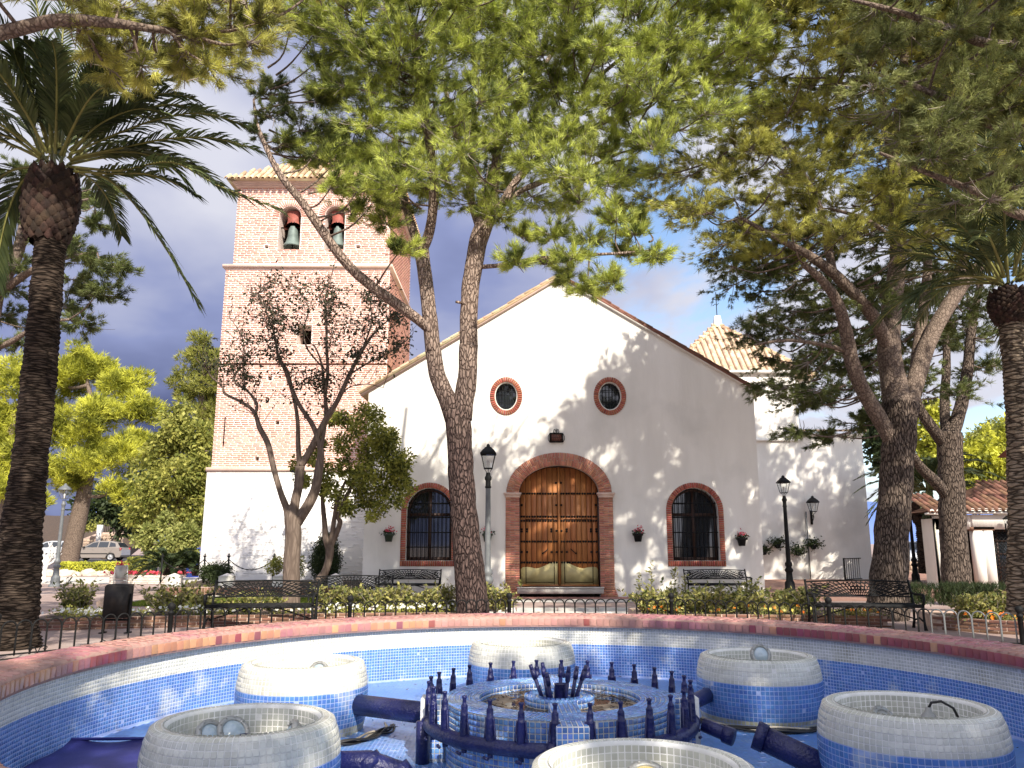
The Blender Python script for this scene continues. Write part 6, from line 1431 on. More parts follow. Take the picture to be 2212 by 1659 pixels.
def back_tree(label, px, py_base, Y, blobs, mat, n, size, trunk=.3, name='broadleaf_tree', kind='leaf', seed=0, tmat='pinelimb', group=None):
    b = at(px, py_base, Y); b.z = gz(b.x, Y); t = thing(name, label, 'tree', tuple(b), group=group); B2 = []
    for x, y, r, d in blobs: B2.append((at(x, y, Y+d), r))
    mb = MB(); top = max(B2, key=lambda q: q[0].z)[0]; c = sum((q[0] for q in B2), Vector())/len(B2)
    p, r = limb(mb, [b, (b*.5+c*.5)+Vector((.15, 0, 0)), c, c*.4+top*.6], [trunk, trunk*.75, trunk*.5, trunk*.15], 10, 5, .1, seed); sk = list(p)
    for q, rr in B2[::2]:
        s = min(sk, key=lambda v: (Vector(v)-q).length+max(0, v[2]-q.z)); limb(mb, [s, (Vector(s)+q)/2+Vector((0, 0, -.2)), q], [trunk*.25, trunk*.18, .03], 6, 4)
    mb.build('trunk', M[tmat], t, True)
    if kind == 'leaf':
        bl = []
        for i, (q, rr) in enumerate(B2): bl += blob_set(q, (rr*.8,)*3, 7, rr*.42, seed*31+i)
        leafy_crown(t, bl, n, size, mat, shell=.6)
    else:
        cl = []
        for i, (q, rr) in enumerate(B2): cl += blob_set(q, (rr*.85, rr*.85, rr*.6), 9, rr*.42, seed*31+i)
        C, D = [], []
        for q, rr in cl:
            k = int(n*2.3*rr*rr); d = rand_dirs(k); d[:, 2] = d[:, 2]*.8+.15; C.append(np.array(tuple(q))+d*rr*R.uniform(.55, 1, (k, 1))); D.append(d+np.array([0, 0, .5]))
        V, F = needles(np.concatenate(C), np.concatenate(D), 5, size*.55, size*.085, .8); mb = MB(); mb.addnp(V, F); mb.build('crown', M[mat], t)
def build_back_trees():
    back_tree('broad pine with bright yellow green crown behind the parked cars', 150, 1175, 47, [(190, 800, 1.9, 0), (250, 830, 2.0, .5), (120, 830, 2.0, 0), (300, 890, 1.7, 0), (230, 900, 2.2, -1), (150, 930, 2.2, -.5), (90, 900, 2.0, 0), (260, 980, 1.9, -1), (200, 1000, 1.9, -1.5), (310, 960, 1.3, 0), (130, 1030, 1.7, -1), (180, 780, 1.4, 0), (250, 1060, 1.2, -1)], 'yellowpine', 95, .60, .55, 'pine_tree', 'needle', 1)
    back_tree('yellow green pine at the far left behind the palm trunk', 10, 1190, 44, [(10, 830, 1.8, 0), (40, 900, 1.8, 0), (0, 960, 2.0, 0), (50, 1000, 1.6, -1), (-30, 900, 2, 0), (20, 1060, 1.6, -1), (60, 1090, 1.1, -1), (-40, 1040, 2, 0), (60, 800, 1.2, 1)], 'yellowpine', 95, .60, .5, 'pine_tree', 'needle', 2)
    back_tree('tall green pine standing against the left edge of the tower', 430, 1180, 52, [(420, 790, 1.6, 0), (450, 770, 1.6, 0), (400, 830, 1.4, 0), (440, 850, 2, 0), (470, 820, 1.8, 0), (460, 900, 2, 0), (430, 740, 1.0, 0)], 'midleaf', 80, .60, .5, 'pine_tree', 'needle', 3)
    back_tree('dense broadleaf tree between yellow pine and tower', 390, 1180, 42, [(390, 890, 1.1, 0), (400, 940, 1.6, 0), (360, 960, 1.4, 0), (430, 960, 1.5, 0), (350, 1020, 1.5, 0), (400, 1020, 1.8, -.5), (440, 1040, 1.5, 0), (320, 1070, 1.3, -.5), (370, 1090, 1.5, -.5), (430, 1110, 1.4, 0), (300, 1110, 1.0, 0)], 'midleaf', 640, .24, .35, seed=4)
    back_tree('dark shaded tree over the stone gateway', 230, 1160, 70, [(250, 1080, 2.4, 0), (310, 1080, 2.6, 0), (200, 1090, 2.0, 0), (280, 1120, 2.0, 0), (350, 1110, 2.6, 0)], 'darkleaf', 180, .45, .3, seed=5)
    back_tree('low round tree with pale leaves beside the tower foot', 365, 1225, 36, [(365, 1130, .55, 0), (330, 1150, .55, 0), (400, 1150, .6, 0), (370, 1165, .75, -.4), (320, 1180, .5, 0), (415, 1180, .55, 0), (350, 1195, .5, -.4), (390, 1195, .5, -.3), (300, 1165, .3, 0), (428, 1160, .3, 0)], 'paleleaf', 2600, .17, .13, 'round_tree', seed=6, tmat='smooth')
    back_tree('yellow green tree right of the second pine', 2150, 1110, 48, [(2110, 970, 1.6, 0), (2150, 950, 1.6, 0), (2130, 1010, 1.8, 0), (2170, 1010, 1.6, 0), (2100, 1040, 1.5, 0), (2160, 1060, 1.5, 0)], 'yellowpine', 330, .34, .3, seed=7)
    back_tree('pale green tree far beyond the kiosk', 2150, 1100, 62, [(2140, 930, 1.4, 0), (2180, 930, 1.6, 0), (2110, 940, 1, 0), (2210, 950, 1.6, 0), (2190, 980, 1.5, 0)], 'paleleaf', 300, .34, .3, seed=8)
    back_tree('bright tree seen between the right pine limbs', 1985, 1100, 50, [(1990, 920, 1.4, 0), (2020, 900, 1.3, 0), (2010, 970, 1.4, 0), (1980, 1000, 1.2, 0), (2030, 960, 1.3, 0)], 'yellowpine', 330, .34, .3, seed=9)
    back_tree('shadowy tree behind the chapel corner', 1905, 1100, 46, [(1900, 900, 1.3, 0), (1895, 950, 1.3, 0), (1910, 1000, 1.2, 0), (1880, 930, .8, 1)], 'darkleaf', 330, .34, .3, seed=10)
    # pruned white-stemmed shrub tree by the left lamp
    b = at(95, 1244, 34); b.z = .02; t = thing('pollarded_tree', 'small whitewashed pollarded tree with bare branches by the left lamp', 'tree', tuple(b)); mb = MB(); limb(mb, [b, b+Vector((0, 0, .5)), b+Vector((.05, 0, .75))], [.11, .09, .09], 8); top = b+Vector((.05, 0, .7))
    for i in range(12):
        a = random.uniform(0, 2*PI); e = top+Vector((math.cos(a)*.42, math.sin(a)*.3, random.uniform(.25, .75))); limb(mb, [top, (top+e)/2+Vector((math.cos(a)*.08, 0, 0)), e], [.05, .035, .02], 6, 3)
        for k in range(3): f = e+Vector((random.uniform(-.2, .2), random.uniform(-.2, .2), random.uniform(.05, .25))); limb(mb, [(top+e)/2, e, f], [.025, .02, .01], 5, 3)
    mb.build('trunk', M['whitepost'], t, True)
build_back_trees()
# ---- bushes, beds, flowers
def bush(name, label, loc, blobs, mat, n, size, cat='bush', group=None, shell=.55, asp=.5):
    t = thing(name, label, cat, loc, group=group); c = Vector(loc); bl = [(c+Vector(o), r) for o, r in blobs]
    leafy_crown(t, bl, n, size, mat, name='foliage', shell=shell, asp=asp)
    mb = MB()
    for o, r in bl[:6]: limb(mb, [c+Vector((0, 0, -.02)), (c+o)/2+Vector((.02, 0, 0)), o], [.014, .01, .005], 4, 3)
    mb.build('stem', M['twig'], t); return t
def build_bushes():
    A = lambda x, y, Y: at(x, y, Y)
    p = A(466, 1264, 25.4); bush('round_bush', 'dark clipped round bush between two white posts', tuple(p), [((0, 0, .33), (.52, .45, .36))]+[((random.uniform(-.3, .3), random.uniform(-.3, .1), random.uniform(.2, .5)), .22) for _ in range(7)], 'darkleaf', 9000, .07)
    p = A(702, 1256, 26.0); t = bush('cypress_bush', 'dark egg shaped conifer against the white tower foot', tuple(p), [((0, 0, z), r) for z, r in ((.2, .36), (.4, .46), (.6, .50), (.8, .46), (1.0, .40), (1.2, .28), (1.35, .15))], 'darkleaf', 9000, .075)
    p = A(612, 1256, 25.8); bush('oleander_bush', 'loose grey green shrub behind the bare limbed tree', tuple(p), [((random.uniform(-.5, .5), random.uniform(-.2, .2), random.uniform(.2, .7)), .18) for _ in range(14)], 'midleaf', 5000, .10, asp=.3)
    for i, (x, y, lab) in enumerate(((362, 1242, 'left cycad with stiff dark fronds by the flower planter'), (425, 1244, 'right cycad with stiff dark fronds touching the tower corner'))):
        p = A(x, y, 28.5+i*.3); t = thing('cycad', lab, 'plant', tuple(p), group='cycads beside the tower'); mb = MB(); mb.lathe([(.16, 0), (.2, .15), (.15, .32), (.05, .36)], tuple(p), 10); mb.build('trunk', M['boot'], t)
        for fr in auto_fronds(p+Vector((0, 0, .3)), 34, 1.0, 1.2, -.1, 20+i):
            m_, V, F = frond_mesh(fr, 30, .26, .036, .1); l = MB(); l.add(V, F); f = l.build('frond', M['darkleaf'], t); m_.build('rib', M['darkleaf'], f)
    # low variegated shrubs, one by one, in the two beds behind the hoop fence
    def shrub(px, Y, zt, k, lab, grp, w=.22, spiky=True):
        b = at(px, 1300, Y); b.z = .28; t = thing('variegated_shrub', lab, 'shrub', tuple(b), group=grp); mb = MB(); LC, LD = [], []
        for i in range(int(k*1.5)):
            e = b+Vector((random.gauss(0, w), random.gauss(0, w*.7), random.uniform(.5, 1.0)*(zt-.34))); st = b+Vector((random.uniform(-.06, .06), random.uniform(-.05, .05), 0)); q, r_ = smooth_path([st, (st+e)/2+Vector((random.uniform(-.04, .04), 0, 0)), e], [.007, .006, .003], 3); mb.tube(q, r_, 3, False)
            n = 18; f = R.uniform(.3, 1.03, n); idx = np.clip((f*(len(q)-1)).astype(int), 0, len(q)-1); LC.append(q[idx]+R.normal(0, .018, (n, 3))); LD.append(R.normal(0, 1, (n, 3))*[1, 1, .4]+np.array([0, 0, .45]))
        V, F = leaf_quads(np.concatenate(LC), .10, np.concatenate(LD), .45); l = MB(); l.addnp(V, F); l.build('foliage', M['varieg'], t); mb.build('stem', M['twig'], t)
    for i, x in enumerate(range(705, 985, 22)): shrub(x+random.uniform(-5, 5), 16.6+random.uniform(-.3, .3), random.uniform(.62, .92), 15, ORD[i]+' variegated shrub from the left in the row left of the central pine trunk', 'shrubs in the row left of the central pine')
    for i, (x, z) in enumerate(((1068, .95), (1090, .8))): shrub(x, 16.5, z, 14, ('taller' if i == 0 else 'shorter')+' variegated shrub just right of the central pine trunk', 'shrubs right of the central pine')
    for i, x in enumerate(range(1385, 1765, 23)): shrub(x+random.uniform(-6, 6), 16.2+random.uniform(-.3, .3), random.uniform(.7, 1.0), 16, ORD[i]+' variegated shrub from the left in the hedge row before the right church bench', 'shrubs before the right church bench')
    for i, x in enumerate(range(2085, 2240, 20)): shrub(x, 14.9+random.uniform(-.3, .3), random.uniform(.70, .84), 18, ORD[i]+' variegated shrub from the left in the hedge at the right edge', 'shrubs in the right edge hedge', .2)
    for x, z, k, lab in ((155, 1.05, 22, 'upright variegated shrub left of the black bin'), (180, .9, 14, 'shorter variegated shrub leaning toward the black bin'), (350, .95, 16, 'variegated shrub just right of the black bin'), (385, 1.0, 20, 'broad variegated shrub between black bin and left bench'), (440, .9, 14, 'variegated shrub behind the left end of the left bench'), (540, .8, 14, 'variegated shrub seen through the left bench back'), (590, .8, 13, 'variegated shrub beside the bare limbed tree trunk'), (500, .75, 12, 'small variegated shrub behind the left bench seat')): shrub(x, 16.0, z, k, lab, 'shrubs around the left bench')
    for x, yy, h in ((1380, 1300, .85), (1407, 1295, 1.05), (1458, 1300, .95), (1480, 1300, .8)):
        b = at(x, 1300, 16.9); b.z = .36; t = thing('tall_stem_plant', {1380: 'leftmost thin leafy spire right of the door', 1407: 'tallest thin leafy spire right of the door', 1458: 'thin leafy spire third from the left beside the hedge', 1480: 'short thin leafy spire nearest the right church bench'}[x], 'plant', tuple(b), group='thin leafy spires'); mb = MB(); e = b+Vector((.02, 0, h-.2)); limb(mb, [b, e], [.008, .004], 4, 3); mb.build('stem', M['twig'], t)
        f = R.uniform(.3, 1, 60)[:, None]; V, F = leaf_quads(np.array(tuple(b))+f*np.array(tuple(e-b))+R.normal(0, .02, (60, 3)), .08, R.normal(0, 1, (60, 3))*[1, 1, .3]+np.array([0, 0, .8]), .4); l = MB(); l.addnp(V, F); l.build('foliage', M['varieg'], t)
    p = A(2095, 1290, 19.5); p.z = .2
    for k, (dx, lab) in enumerate(((-1.1, 'left rosemary bush at the foot of the second pine'), (.0, 'middle rosemary bush at the foot of the second pine'), (.75, 'right rosemary bush under the kiosk door'))):
        q = A(2060, 1285, 19.8)+Vector((dx, 0, 0)); q.z = .15; t = thing('rosemary_bush', lab, 'bush', tuple(q), group='rosemary bushes'); n = 700
        C = np.array(tuple(q))+np.stack([R.normal(0, .30, n), R.normal(0, .2, n), R.uniform(.02, .48, n)], 1); V, F = needles(C, np.tile([0, 0, 1.0], (n, 1)), 7, .13, .012, .6); l = MB(); l.addnp(V, F); l.build('foliage', M['darkleaf'], t)
build_bushes()
# ------------------------------------------------------------------ planting beds
def build_beds():
    def bed(label, front, back, zt, name='planting_bed'):
        """front / back: polylines of (x,y); brick wall along the front, soil on top"""
        t = thing(name, label, 'flower bed', (front[0][0], front[0][1], .1)); mb = MB(); n = len(front); V = []
        for (x, y), (u, v) in zip(front, back): V += [(x, y, zt-.03), (u, v, zt-.03)]
        mb.add(V, [(2*i, 2*i+2, 2*i+3, 2*i+1) for i in range(n-1)]); mb.build('soil', M['soil'], t)
        mb = MB(); C, T, U, N_ = [], [], [], []
        loop = front+back[::-1]
        for i in range(len(loop)):
            a, b = Vector((*loop[i], 0)), Vector((*loop[(i+1) % len(loop)], 0)); d = b-a; L_ = d.length; d.normalize(); q = Vector((d.y, -d.x, 0))
            mb.add([tuple(a+Vector((0, 0, -.05))), tuple(b+Vector((0, 0, -.05))), tuple(b+Vector((0, 0, zt))), tuple(a+Vector((0, 0, zt))), tuple(a-q*.1+Vector((0, 0, zt))), tuple(b-q*.1+Vector((0, 0, zt))), tuple(a-q*.1), tuple(b-q*.1)], [(0, 1, 2, 3), (3, 2, 5, 4), (4, 5, 7, 6)])
            if i >= n-1: continue
            rows = int((zt-.06)/.058)
            for r in range(rows+1):
                k = max(1, int(L_/.25)); w = L_/k
                for j in range(k):
                    f = (j+.5+(.25 if r % 2 else -.25))*w
                    if f < 0 or f > L_: continue
                    C.append(a+d*f+Vector((0, 0, zt-.022-r*.058))); T.append(d*(w-.016)); U.append((0, 0, .046)); N_.append(q*random.uniform(.008, .018))
        mb.build('edging', M['tjoint'], t); pieces(t, 'brick', M['bedbrick'], 'brick', C, T, U, N_); return t
    bed('long brick edged bed of shrubs and white pansies behind the left bench', [(-8.6, 14.6), (-7.0, 15.1), (-5.0, 15.5), (-3.0, 15.9), (-.9, 16.0)], [(-8.8, 16.4), (-7.0, 16.7), (-5.0, 17.0), (-3.0, 17.2), (-.9, 17.3)], .30)
    bed('brick edged bed of variegated shrubs and orange flowers before the right church bench', [(2.4, 15.7), (4.0, 15.6), (6.0, 15.4), (6.9, 15.3)], [(2.4, 17.2), (4.0, 17.3), (6.0, 17.1), (6.9, 17.0)], .30)
    bed('brick edged hedge bed at the right edge in front of the kiosk', [(7.6, 14.9), (8.2, 14.2), (9.4, 13.6), (11.5, 13.3)], [(8.0, 16.4), (9.2, 15.9), (10.4, 15.7), (11.8, 15.4)], .32)
    # low wall in front of the tower with the white posts, soil behind it
    t = thing('tower_planter', 'low brick planter wall carrying white posts in front of the tower', 'planter', (-8, 24.4, 0))
    x0, x1, y0 = -10.3, -4.5, 24.5
    mb = MB(); mb.box(((x0+x1)/2, y0+.18, .16), (x1-x0, .36, .36)); mb.build('wall', M['tjoint'], t)
    mb = MB(); mb.quad((x0, y0+.3, .33), (x1, y0+.3, .33), (x1, 27.4, .42), (x0, 27.4, .42)); mb.build('soil', M['soil'], t)
    C, T, U, N_ = [], [], [], []
    k = int((x1-x0)/.085)
    for i in range(k): C.append((x0+(i+.5)*.085, y0, .22)); T.append((.066, 0, 0)); U.append((0, 0, .21)); N_.append((0, -random.uniform(.015, .03), 0))
    pieces(t, 'brick', M['bedbrick'], 'brick', C, T, U, N_)
    mb = MB(); mb.box(((x0+x1)/2, y0-.02, .06), (x1-x0+.02, .1, .08)); mb.build('plinth', M['paleslab'], t)
    # lawn in front
    n = 26000; xs = R.uniform(-10.3, -4.6, n); ys = R.uniform(21.6, 24.4, n); C = np.stack([xs, ys, np.full(n, .02)], -1); V, F = needles(C, np.tile([0, 0, 1.0], (n, 1)), 1, .075, .016, .5); mb = MB(); mb.addnp(V, F); o = mb.build('lawn_grass', M['grass']); o['kind'] = 'stuff'
    mb = MB(); mb.quad((-10.3, 21.6, .016), (-4.6, 21.6, .016), (-4.6, 24.45, .016), (-10.3, 24.45, .016)); tag(mb.build('lawn', M['grass']), kind='structure')
    # flowers: low carpets no one could count
    def carpet(name, poly, n, fl, size, z=.29, leafn=None, leaf='varieg', spread=.08):
        P = np.array(poly, float); k = R.integers(0, len(P)-1, n); f = R.random((n, 1)); C = P[k]*(1-f)+P[k+1]*f; C = np.concatenate([C+R.normal(0, .16, (n, 2)), np.full((n, 1), z)+R.uniform(.05, .16, (n, 1))], 1)
        lf = leafn or n*7; k2 = R.integers(0, n, lf); LC = C[k2]+R.normal(0, spread, (lf, 3))*[1, 1, .5]-[0, 0, .04]; V, F = leaf_quads(LC, .05, R.normal(0, 1, (lf, 3))+[0, 0, .6], .6)
        mb = MB(); mb.addnp(V, F); o = mb.build(name+'_leaves', M[leaf]); o['kind'] = 'stuff'
        for m, frac in fl:
            s = C[R.random(n) < frac]; D = np.tile([0, -.7, .7], (len(s), 1))+R.normal(0, .35, (len(s), 3)); D /= np.linalg.norm(D, axis=1)[:, None]
            u = np.cross(D, [0, 0, 1.0]); u /= np.linalg.norm(u, axis=1)[:, None]; v = np.cross(D, u); V = []; 
            a = np.linspace(0, 2*PI, 6)[:-1]
            V = s[:, None]+size*(np.cos(a)[None, :, None]*u[:, None]+np.sin(a)[None, :, None]*v[:, None])+D[:, None]*size*.25*((np.arange(5) % 2)[None, :, None]); V = np.concatenate([V, s[:, None]], 1)
            F = (np.arange(len(s))[:, None, None]*6+np.array([(i, (i+1) % 5, 5) for i in range(5)])[None]).reshape(-1, 3)
            mb = MB(); mb.addnp(V.reshape(-1, 3), F); o = mb.build(name, M[m]); o['kind'] = 'stuff'
    carpet('white_pansies', [(-8.3, 15.0), (-7.0, 15.5), (-5, 15.9), (-3, 16.2), (-1.1, 16.3)], 230, [('whfl', 1)], .034, leaf='midleaf', leafn=3000)
    carpet('orange_pansies', [(2.5, 15.9), (4, 15.8), (6, 15.6), (6.8, 15.5)], 70, [('orfl', .45), ('yefl', .3)], .038, leaf='varieg', leafn=1800)
    carpet('orange_pansies', [(7.9, 14.8), (8.4, 14.4), (9.4, 13.85), (11.3, 13.5)], 60, [('orfl', .5)], .045, leaf='varieg', leafn=1500)
    carpet('pink_flowers', [(-16.6, 33.8), (-14.0, 33.8), (-12.2, 34)], 240, [('redfl', .8)], .055, .34, leaf='darkleaf', leafn=900)
build_beds()
# ------------------------------------------------------------------ hoop fence round the fountain
def build_fence():
    posts = [(-7.35, 8.6), (-6.75, 10.9), (-5.25, 12.8), (-2.85, 14.6), (-.05, 15.35), (2.95, 15.35), (5.4, 14.15), (7.45, 12.2), (8.6, 9.6)]
    grp = 'hoop fence panels round the fountain'
    labs = ['hoop fence panel at the far left in front of the palm', 'hoop fence panel curving from palm to black bin', 'hoop fence panel in front of the left bench', 'hoop fence panel left of the central pine trunk', 'hoop fence panel directly before the church door', 'hoop fence panel in front of the orange flowers', 'hoop fence panel in front of the right bench', 'hoop fence panel at the far right with bare grey hoops']
    mb = MB(); n = 8; hw = .094; pts = [(-hw, 0, 0), (-hw, 0, .15), (-hw, 0, .34)]+[(-hw*math.cos(PI*i/n), 0, .34+.105*math.sin(PI*i/n)) for i in range(1, n)]+[(hw, 0, .34), (hw, 0, .15), (hw, 0, 0)]
    mb.tube(pts, .0115, 6); V, F = mb.arrays(); hoop_b = np_mesh('hoop', V, F, M['iron'], True); hoop_g = np_mesh('hoop', V, F, M['greypaint'], True)
    mb = MB(); mb.lathe([(.036, -.1), (.036, .44), (.048, .45), (.048, .475), (.03, .485), (.03, .50), (.052, .525), (.060, .555), (.052, .585), (.028, .606), (.001, .612)], (0, 0, 0), 14); pm = np_mesh('post', *mb.arrays(), M['iron'], True)
    for i in range(len(posts)-1):
        a, b = Vector((*posts[i], .1)), Vector((*posts[i+1], .1)); d = b-a; L_ = d.length; d.normalize(); az = math.atan2(d.y, d.x); t = thing('hoop_fence', labs[i], 'fence', tuple(a), az, grp)
        k = int(round((L_-.14)/.19)); grey = i in (7,)
        for j in range(k):
            o = bpy.data.objects.new('hoop', hoop_g if grey or (i == 6 and j > k*.55) else hoop_b); link(o, t); o.location = (.07+(L_-.14)*(j+.5)/k, .012*(j % 2), .05)
        for z, h in ((.06, .02), (.005, .016)) if i < 4 else ((.06, .02),):
            mb = MB(); mb.box((L_/2, 0, z+.01), (L_-.06, .014, h)); mb.build('rail', M['greypaint' if grey else 'iron'], t, local=True)
        ks = range(k) if i < 2 else []
        for j in ks:
            if j % 5 == 2:
                x = .07+(L_-.14)*(j+.5)/k; mb = MB()
                for s in (-1, 1): mb.tube([(x, 0, .05), (x+s*.03, 0, .12), (x+s*.09, 0, .15), (x+s*.12, 0, .12), (x+s*.10, 0, .09), (x+s*.07, 0, .105)], .008, 5)
                mb.build('scroll', M['iron'], t, local=True)
        for e in ((0, 0, 0), (L_, 0, 0))[:1 if i < len(posts)-2 else 2]:
            o = bpy.data.objects.new('post', pm); link(o, t); o.location = e
build_fence()
# ------------------------------------------------------------------ cast iron benches
def make_bench():
    t = thing('iron_bench', 'black cast iron bench with web pattern back against the church left of the door', 'bench', (0, 0, 0), group='cast iron benches'); W = 1.9; hw = W/2
    mb = MB()
    zs = lambda x: .80+.035*(1-(x/hw)**2)
    bk = lambda z: .20+.16*(z-.42)/.4       # back leans away (local +y)
    P = lambda x, z: (x, bk(z), z)
    mb.tube([P(x, zs(x)) for x in np.linspace(-hw+.03, hw-.03, 25)], .016, 6); mb.tube([P(x, .545+.02*(1-(x/hw)**2)) for x in np.linspace(-hw+.03, hw-.03, 17)], .015, 6); 
    b = mb.build('back_rail', M['iron'], t, True, local=True)
    mb = MB(); fc = (0, .36)
    def inr(x, z): return .555 < z < zs(x)-.008 and abs(x) < hw-.05
    for k in range(-11, 12):        # rays fanning out from below
        an = k*.108; pts = []
        for r in np.linspace(.14, 1.35, 24):
            x, z = fc[0]+r*math.sin(an)*1.25, fc[1]+r*math.cos(an)*.62+.08
            if inr(x, z): pts.append(P(x, z))
        if len(pts) > 1: mb.tube(pts, .0105, 4, False)
    for r in np.linspace(.30, 1.25, 9):        # rings of the web, sagging between rays
        pts = []; seg = []
        for a in np.linspace(-1.35, 1.35, 70):
            q = r*(1+.05*math.cos(a/.108*2*PI)); x, z = fc[0]+q*math.sin(a)*1.05, fc[1]+q*math.cos(a)*.45+.08
            if inr(x, z): seg.append(P(x, z))
            else:
                if len(seg) > 2: mb.tube(seg, .0105, 4, False)
                seg = []
        if len(seg) > 2: mb.tube(seg, .0105, 4, False)
    for s in (-1, 1):
        for c, r in ((.78, .06), (.86, .05), (.70, .045)): mb.tube([P(s*(c+r*math.cos(a)*(1-a/14)), .70+r*math.sin(a)*(1-a/14)) for a in np.linspace(0, 7, 16)], .0085, 4, False)
        mb.tube([P(s*.9, .6), P(s*.75, .58), P(s*.68, .64), P(s*.8, .76)], .009, 4, False)
    for z, w in ((.66, .13), (.72, .13)): mb.tube([P(-w, z), P(w, z)], .010, 4)
    for x in (-.12, -.05, .05, .12): mb.tube([P(x, .645), P(x*1.1, .735)], .009, 4)
    mb.tube([P(.04*math.cos(a), .69+.035*math.sin(a)) for a in np.linspace(0, 2*PI, 12)], .009, 4); mb.build('web_back', M['iron'], t, local=True)
    mb = MB()
    for i in range(9): mb.box((0, -.22+i*.05, .425+.012*((i-4)/4)**2), (W-.08, .036, .018))
    mb.box((0, -.245, .41), (W-.06, .02, .05)); mb.build('seat', M['iron'], t, local=True)
    for s in (-1, 1):
        x = s*(hw-.02); mb = MB()
        mb.tube([(x, -.25, 0), (x, -.22, .10), (x, -.20, .25), (x, -.22, .41)], [.032, .022, .020, .024], 7); mb.tube([(x, .30, 0), (x, .24, .15), (x, .20, .42), P(x, .6), P(x, .845)], [.03, .022, .024, .022, .02], 7)
        mb.tube([(x, -.2, .14), (x, .0, .2), (x, .22, .14)], .016, 6); mb.build('leg_frame', M['iron'], t, True, local=True)
        mb = MB(); mb.tube([(x, -.22, .41), (x+s*.01, -.26, .52), (x+s*.02, -.22, .60), (x+s*.02, -.08, .61), (x+s*.01, .12, .60), (x, .27, .63)], [.02, .022, .026, .024, .02, .018], 7); mb.tube([(x, -.2+.045*math.cos(a), .53+.045*math.sin(a)) for a in np.linspace(0, 6, 12)], .012, 5); mb.build('arm', M['iron'], t, True, local=True)
    mb = MB(); mb.tube([(-hw+.03, .02, .16), (-.3, .02, .36), (-.1, .02, .40)], .013, 5); mb.tube([(hw-.03, .02, .16), (.3, .02, .36), (.1, .02, .40)], .013, 5); mb.build('brace', M['iron'], t, local=True)
    return t
def build_benches():
    A = lambda x, y, Y: at(x, y, Y)
    t = make_bench(); t.location = (A(882, 1290, 24.6).x, 24.6, 0); ORG[t] = t.location.copy()
    place_copy(t, (A(1552, 1290, 24.7).x, 24.7, 0), 0, 'black cast iron bench against the church wall under the right arched window')
    place_copy(t, (A(556, 1290, 14.6).x, 14.9, .1), math.radians(4), 'large black cast iron bench behind the left part of the hoop fence')
    place_copy(t, (A(1882, 1290, 14.7).x, 15.0, .1), math.radians(-5), 'black cast iron bench in front of the massive right pine trunk')
    place_copy(t, (A(750, 1290, 19.0).x, 19.4, .02), math.radians(0), 'half hidden black cast iron bench beyond the shrubs left of the central pine')
build_benches()
# ------------------------------------------------------------------ street lamps
def lantern(mb_frame, t, z0, s=1.0, mat='iron', loc=(0, 0, 0), inner=False):
    x, y, z = loc; b, tp, h = .13*s, .225*s, .46*s
    fr = MB()
    for sx in (-1, 1):
        for sy in (-1, 1): fr.tube([(x+sx*b, y+sy*b, z+z0), (x+sx*tp, y+sy*tp, z+z0+h)], .014*s, 5)
    for w, zz in ((b, z0), (tp, z0+h)):
        for sx, sy in ((1, 0), (-1, 0), (0, 1), (0, -1)): fr.box((x+sx*w, y+sy*w, z+zz), (.026*s if sx else 2*w, .026*s if sy else 2*w, .03*s))
    for sx in (-1, 1): fr.tube([(x+sx*b, y, z+z0), (x+sx*.05*s, y, z+z0-.13*s)], .011*s, 5)
    for sy in (-1, 1): fr.tube([(x, y+sy*b, z+z0), (x, y+sy*.05*s, z+z0-.13*s)], .011*s, 5)
    f = fr.build('lantern_frame', M[mat], t, local=True)
    for sx, sy in ((1, 0), (-1, 0), (0, 1), (0, -1)):
        p = MB(); q = lambda w, u, zz: (x+(sx*w if sx else u), y+(sy*w if sy else u), z+zz); p.quad(q(b, -b, z0+.01), q(b, b, z0+.01), q(tp, tp, z0+h-.01), q(tp, -tp, z0+h-.01)); p.build('pane', M['clear'], f, local=True)
    bl = MB(); bl.lathe([(.03*s, z0), (.035*s, z0+.1*s), (.05*s, z0+.2*s), (.03*s, z0+.28*s), (.001, z0+.3*s)], (x, y, z), 10); bl.build('bulb', M['whitepost'], f, True, local=True)
    rf = MB(); k = 4; 
    rf.lathe([(tp*1.62, z0+h-.005), (tp*1.66, z0+h+.02), (tp*1.22, z0+h+.13*s), (tp*.78, z0+h+.20*s), (tp*.72, z0+h+.225*s), (tp*.40, z0+h+.25*s), (tp*.34, z0+h+.31*s), (tp*.12, z0+h+.35*s), (.001, z0+h+.36*s)], (x, y, z), 4, a0=PI/4); rf.build('lantern_roof', M[mat], t, local=True)
def make_lamp(label, loc, H=3.9, mat='iron', top='iron', base='iron', lean=0):
    t = thing('street_lamp', label, 'street lamp', loc, group='old style street lamps'); zt = H-.72
    mb = MB(); mb.lathe([(.24, 0), (.24, .05), (.19, .08), (.17, .16), (.165, .34), (.15, .38), (.12, .42), (.105, .62), (.10, .70)], (0, 0, 0), 8); mb.build('foot', M[base], t, local=True)
    mb = MB(); mb.lathe([(.10, .68), (.13, .72), (.135, .77), (.10, .82), (.085, .86), (.12, .90), (.115, .98), (.08, 1.02), (.072, 1.1), (.058, zt-.32)], (0, 0, 0), 16); mb.build('pole', M[mat], t, True, local=True)
    mb = MB(); mb.lathe([(.058, zt-.34), (.078, zt-.31), (.062, zt-.28), (.062, zt-.16), (.08, zt-.13), (.085, zt-.08), (.06, zt-.04), (.05, zt+.03)], (0, 0, 0), 14); mb.build('collar', M[top], t, True, local=True)
    lantern(None, t, zt+.13, .72, top); return t
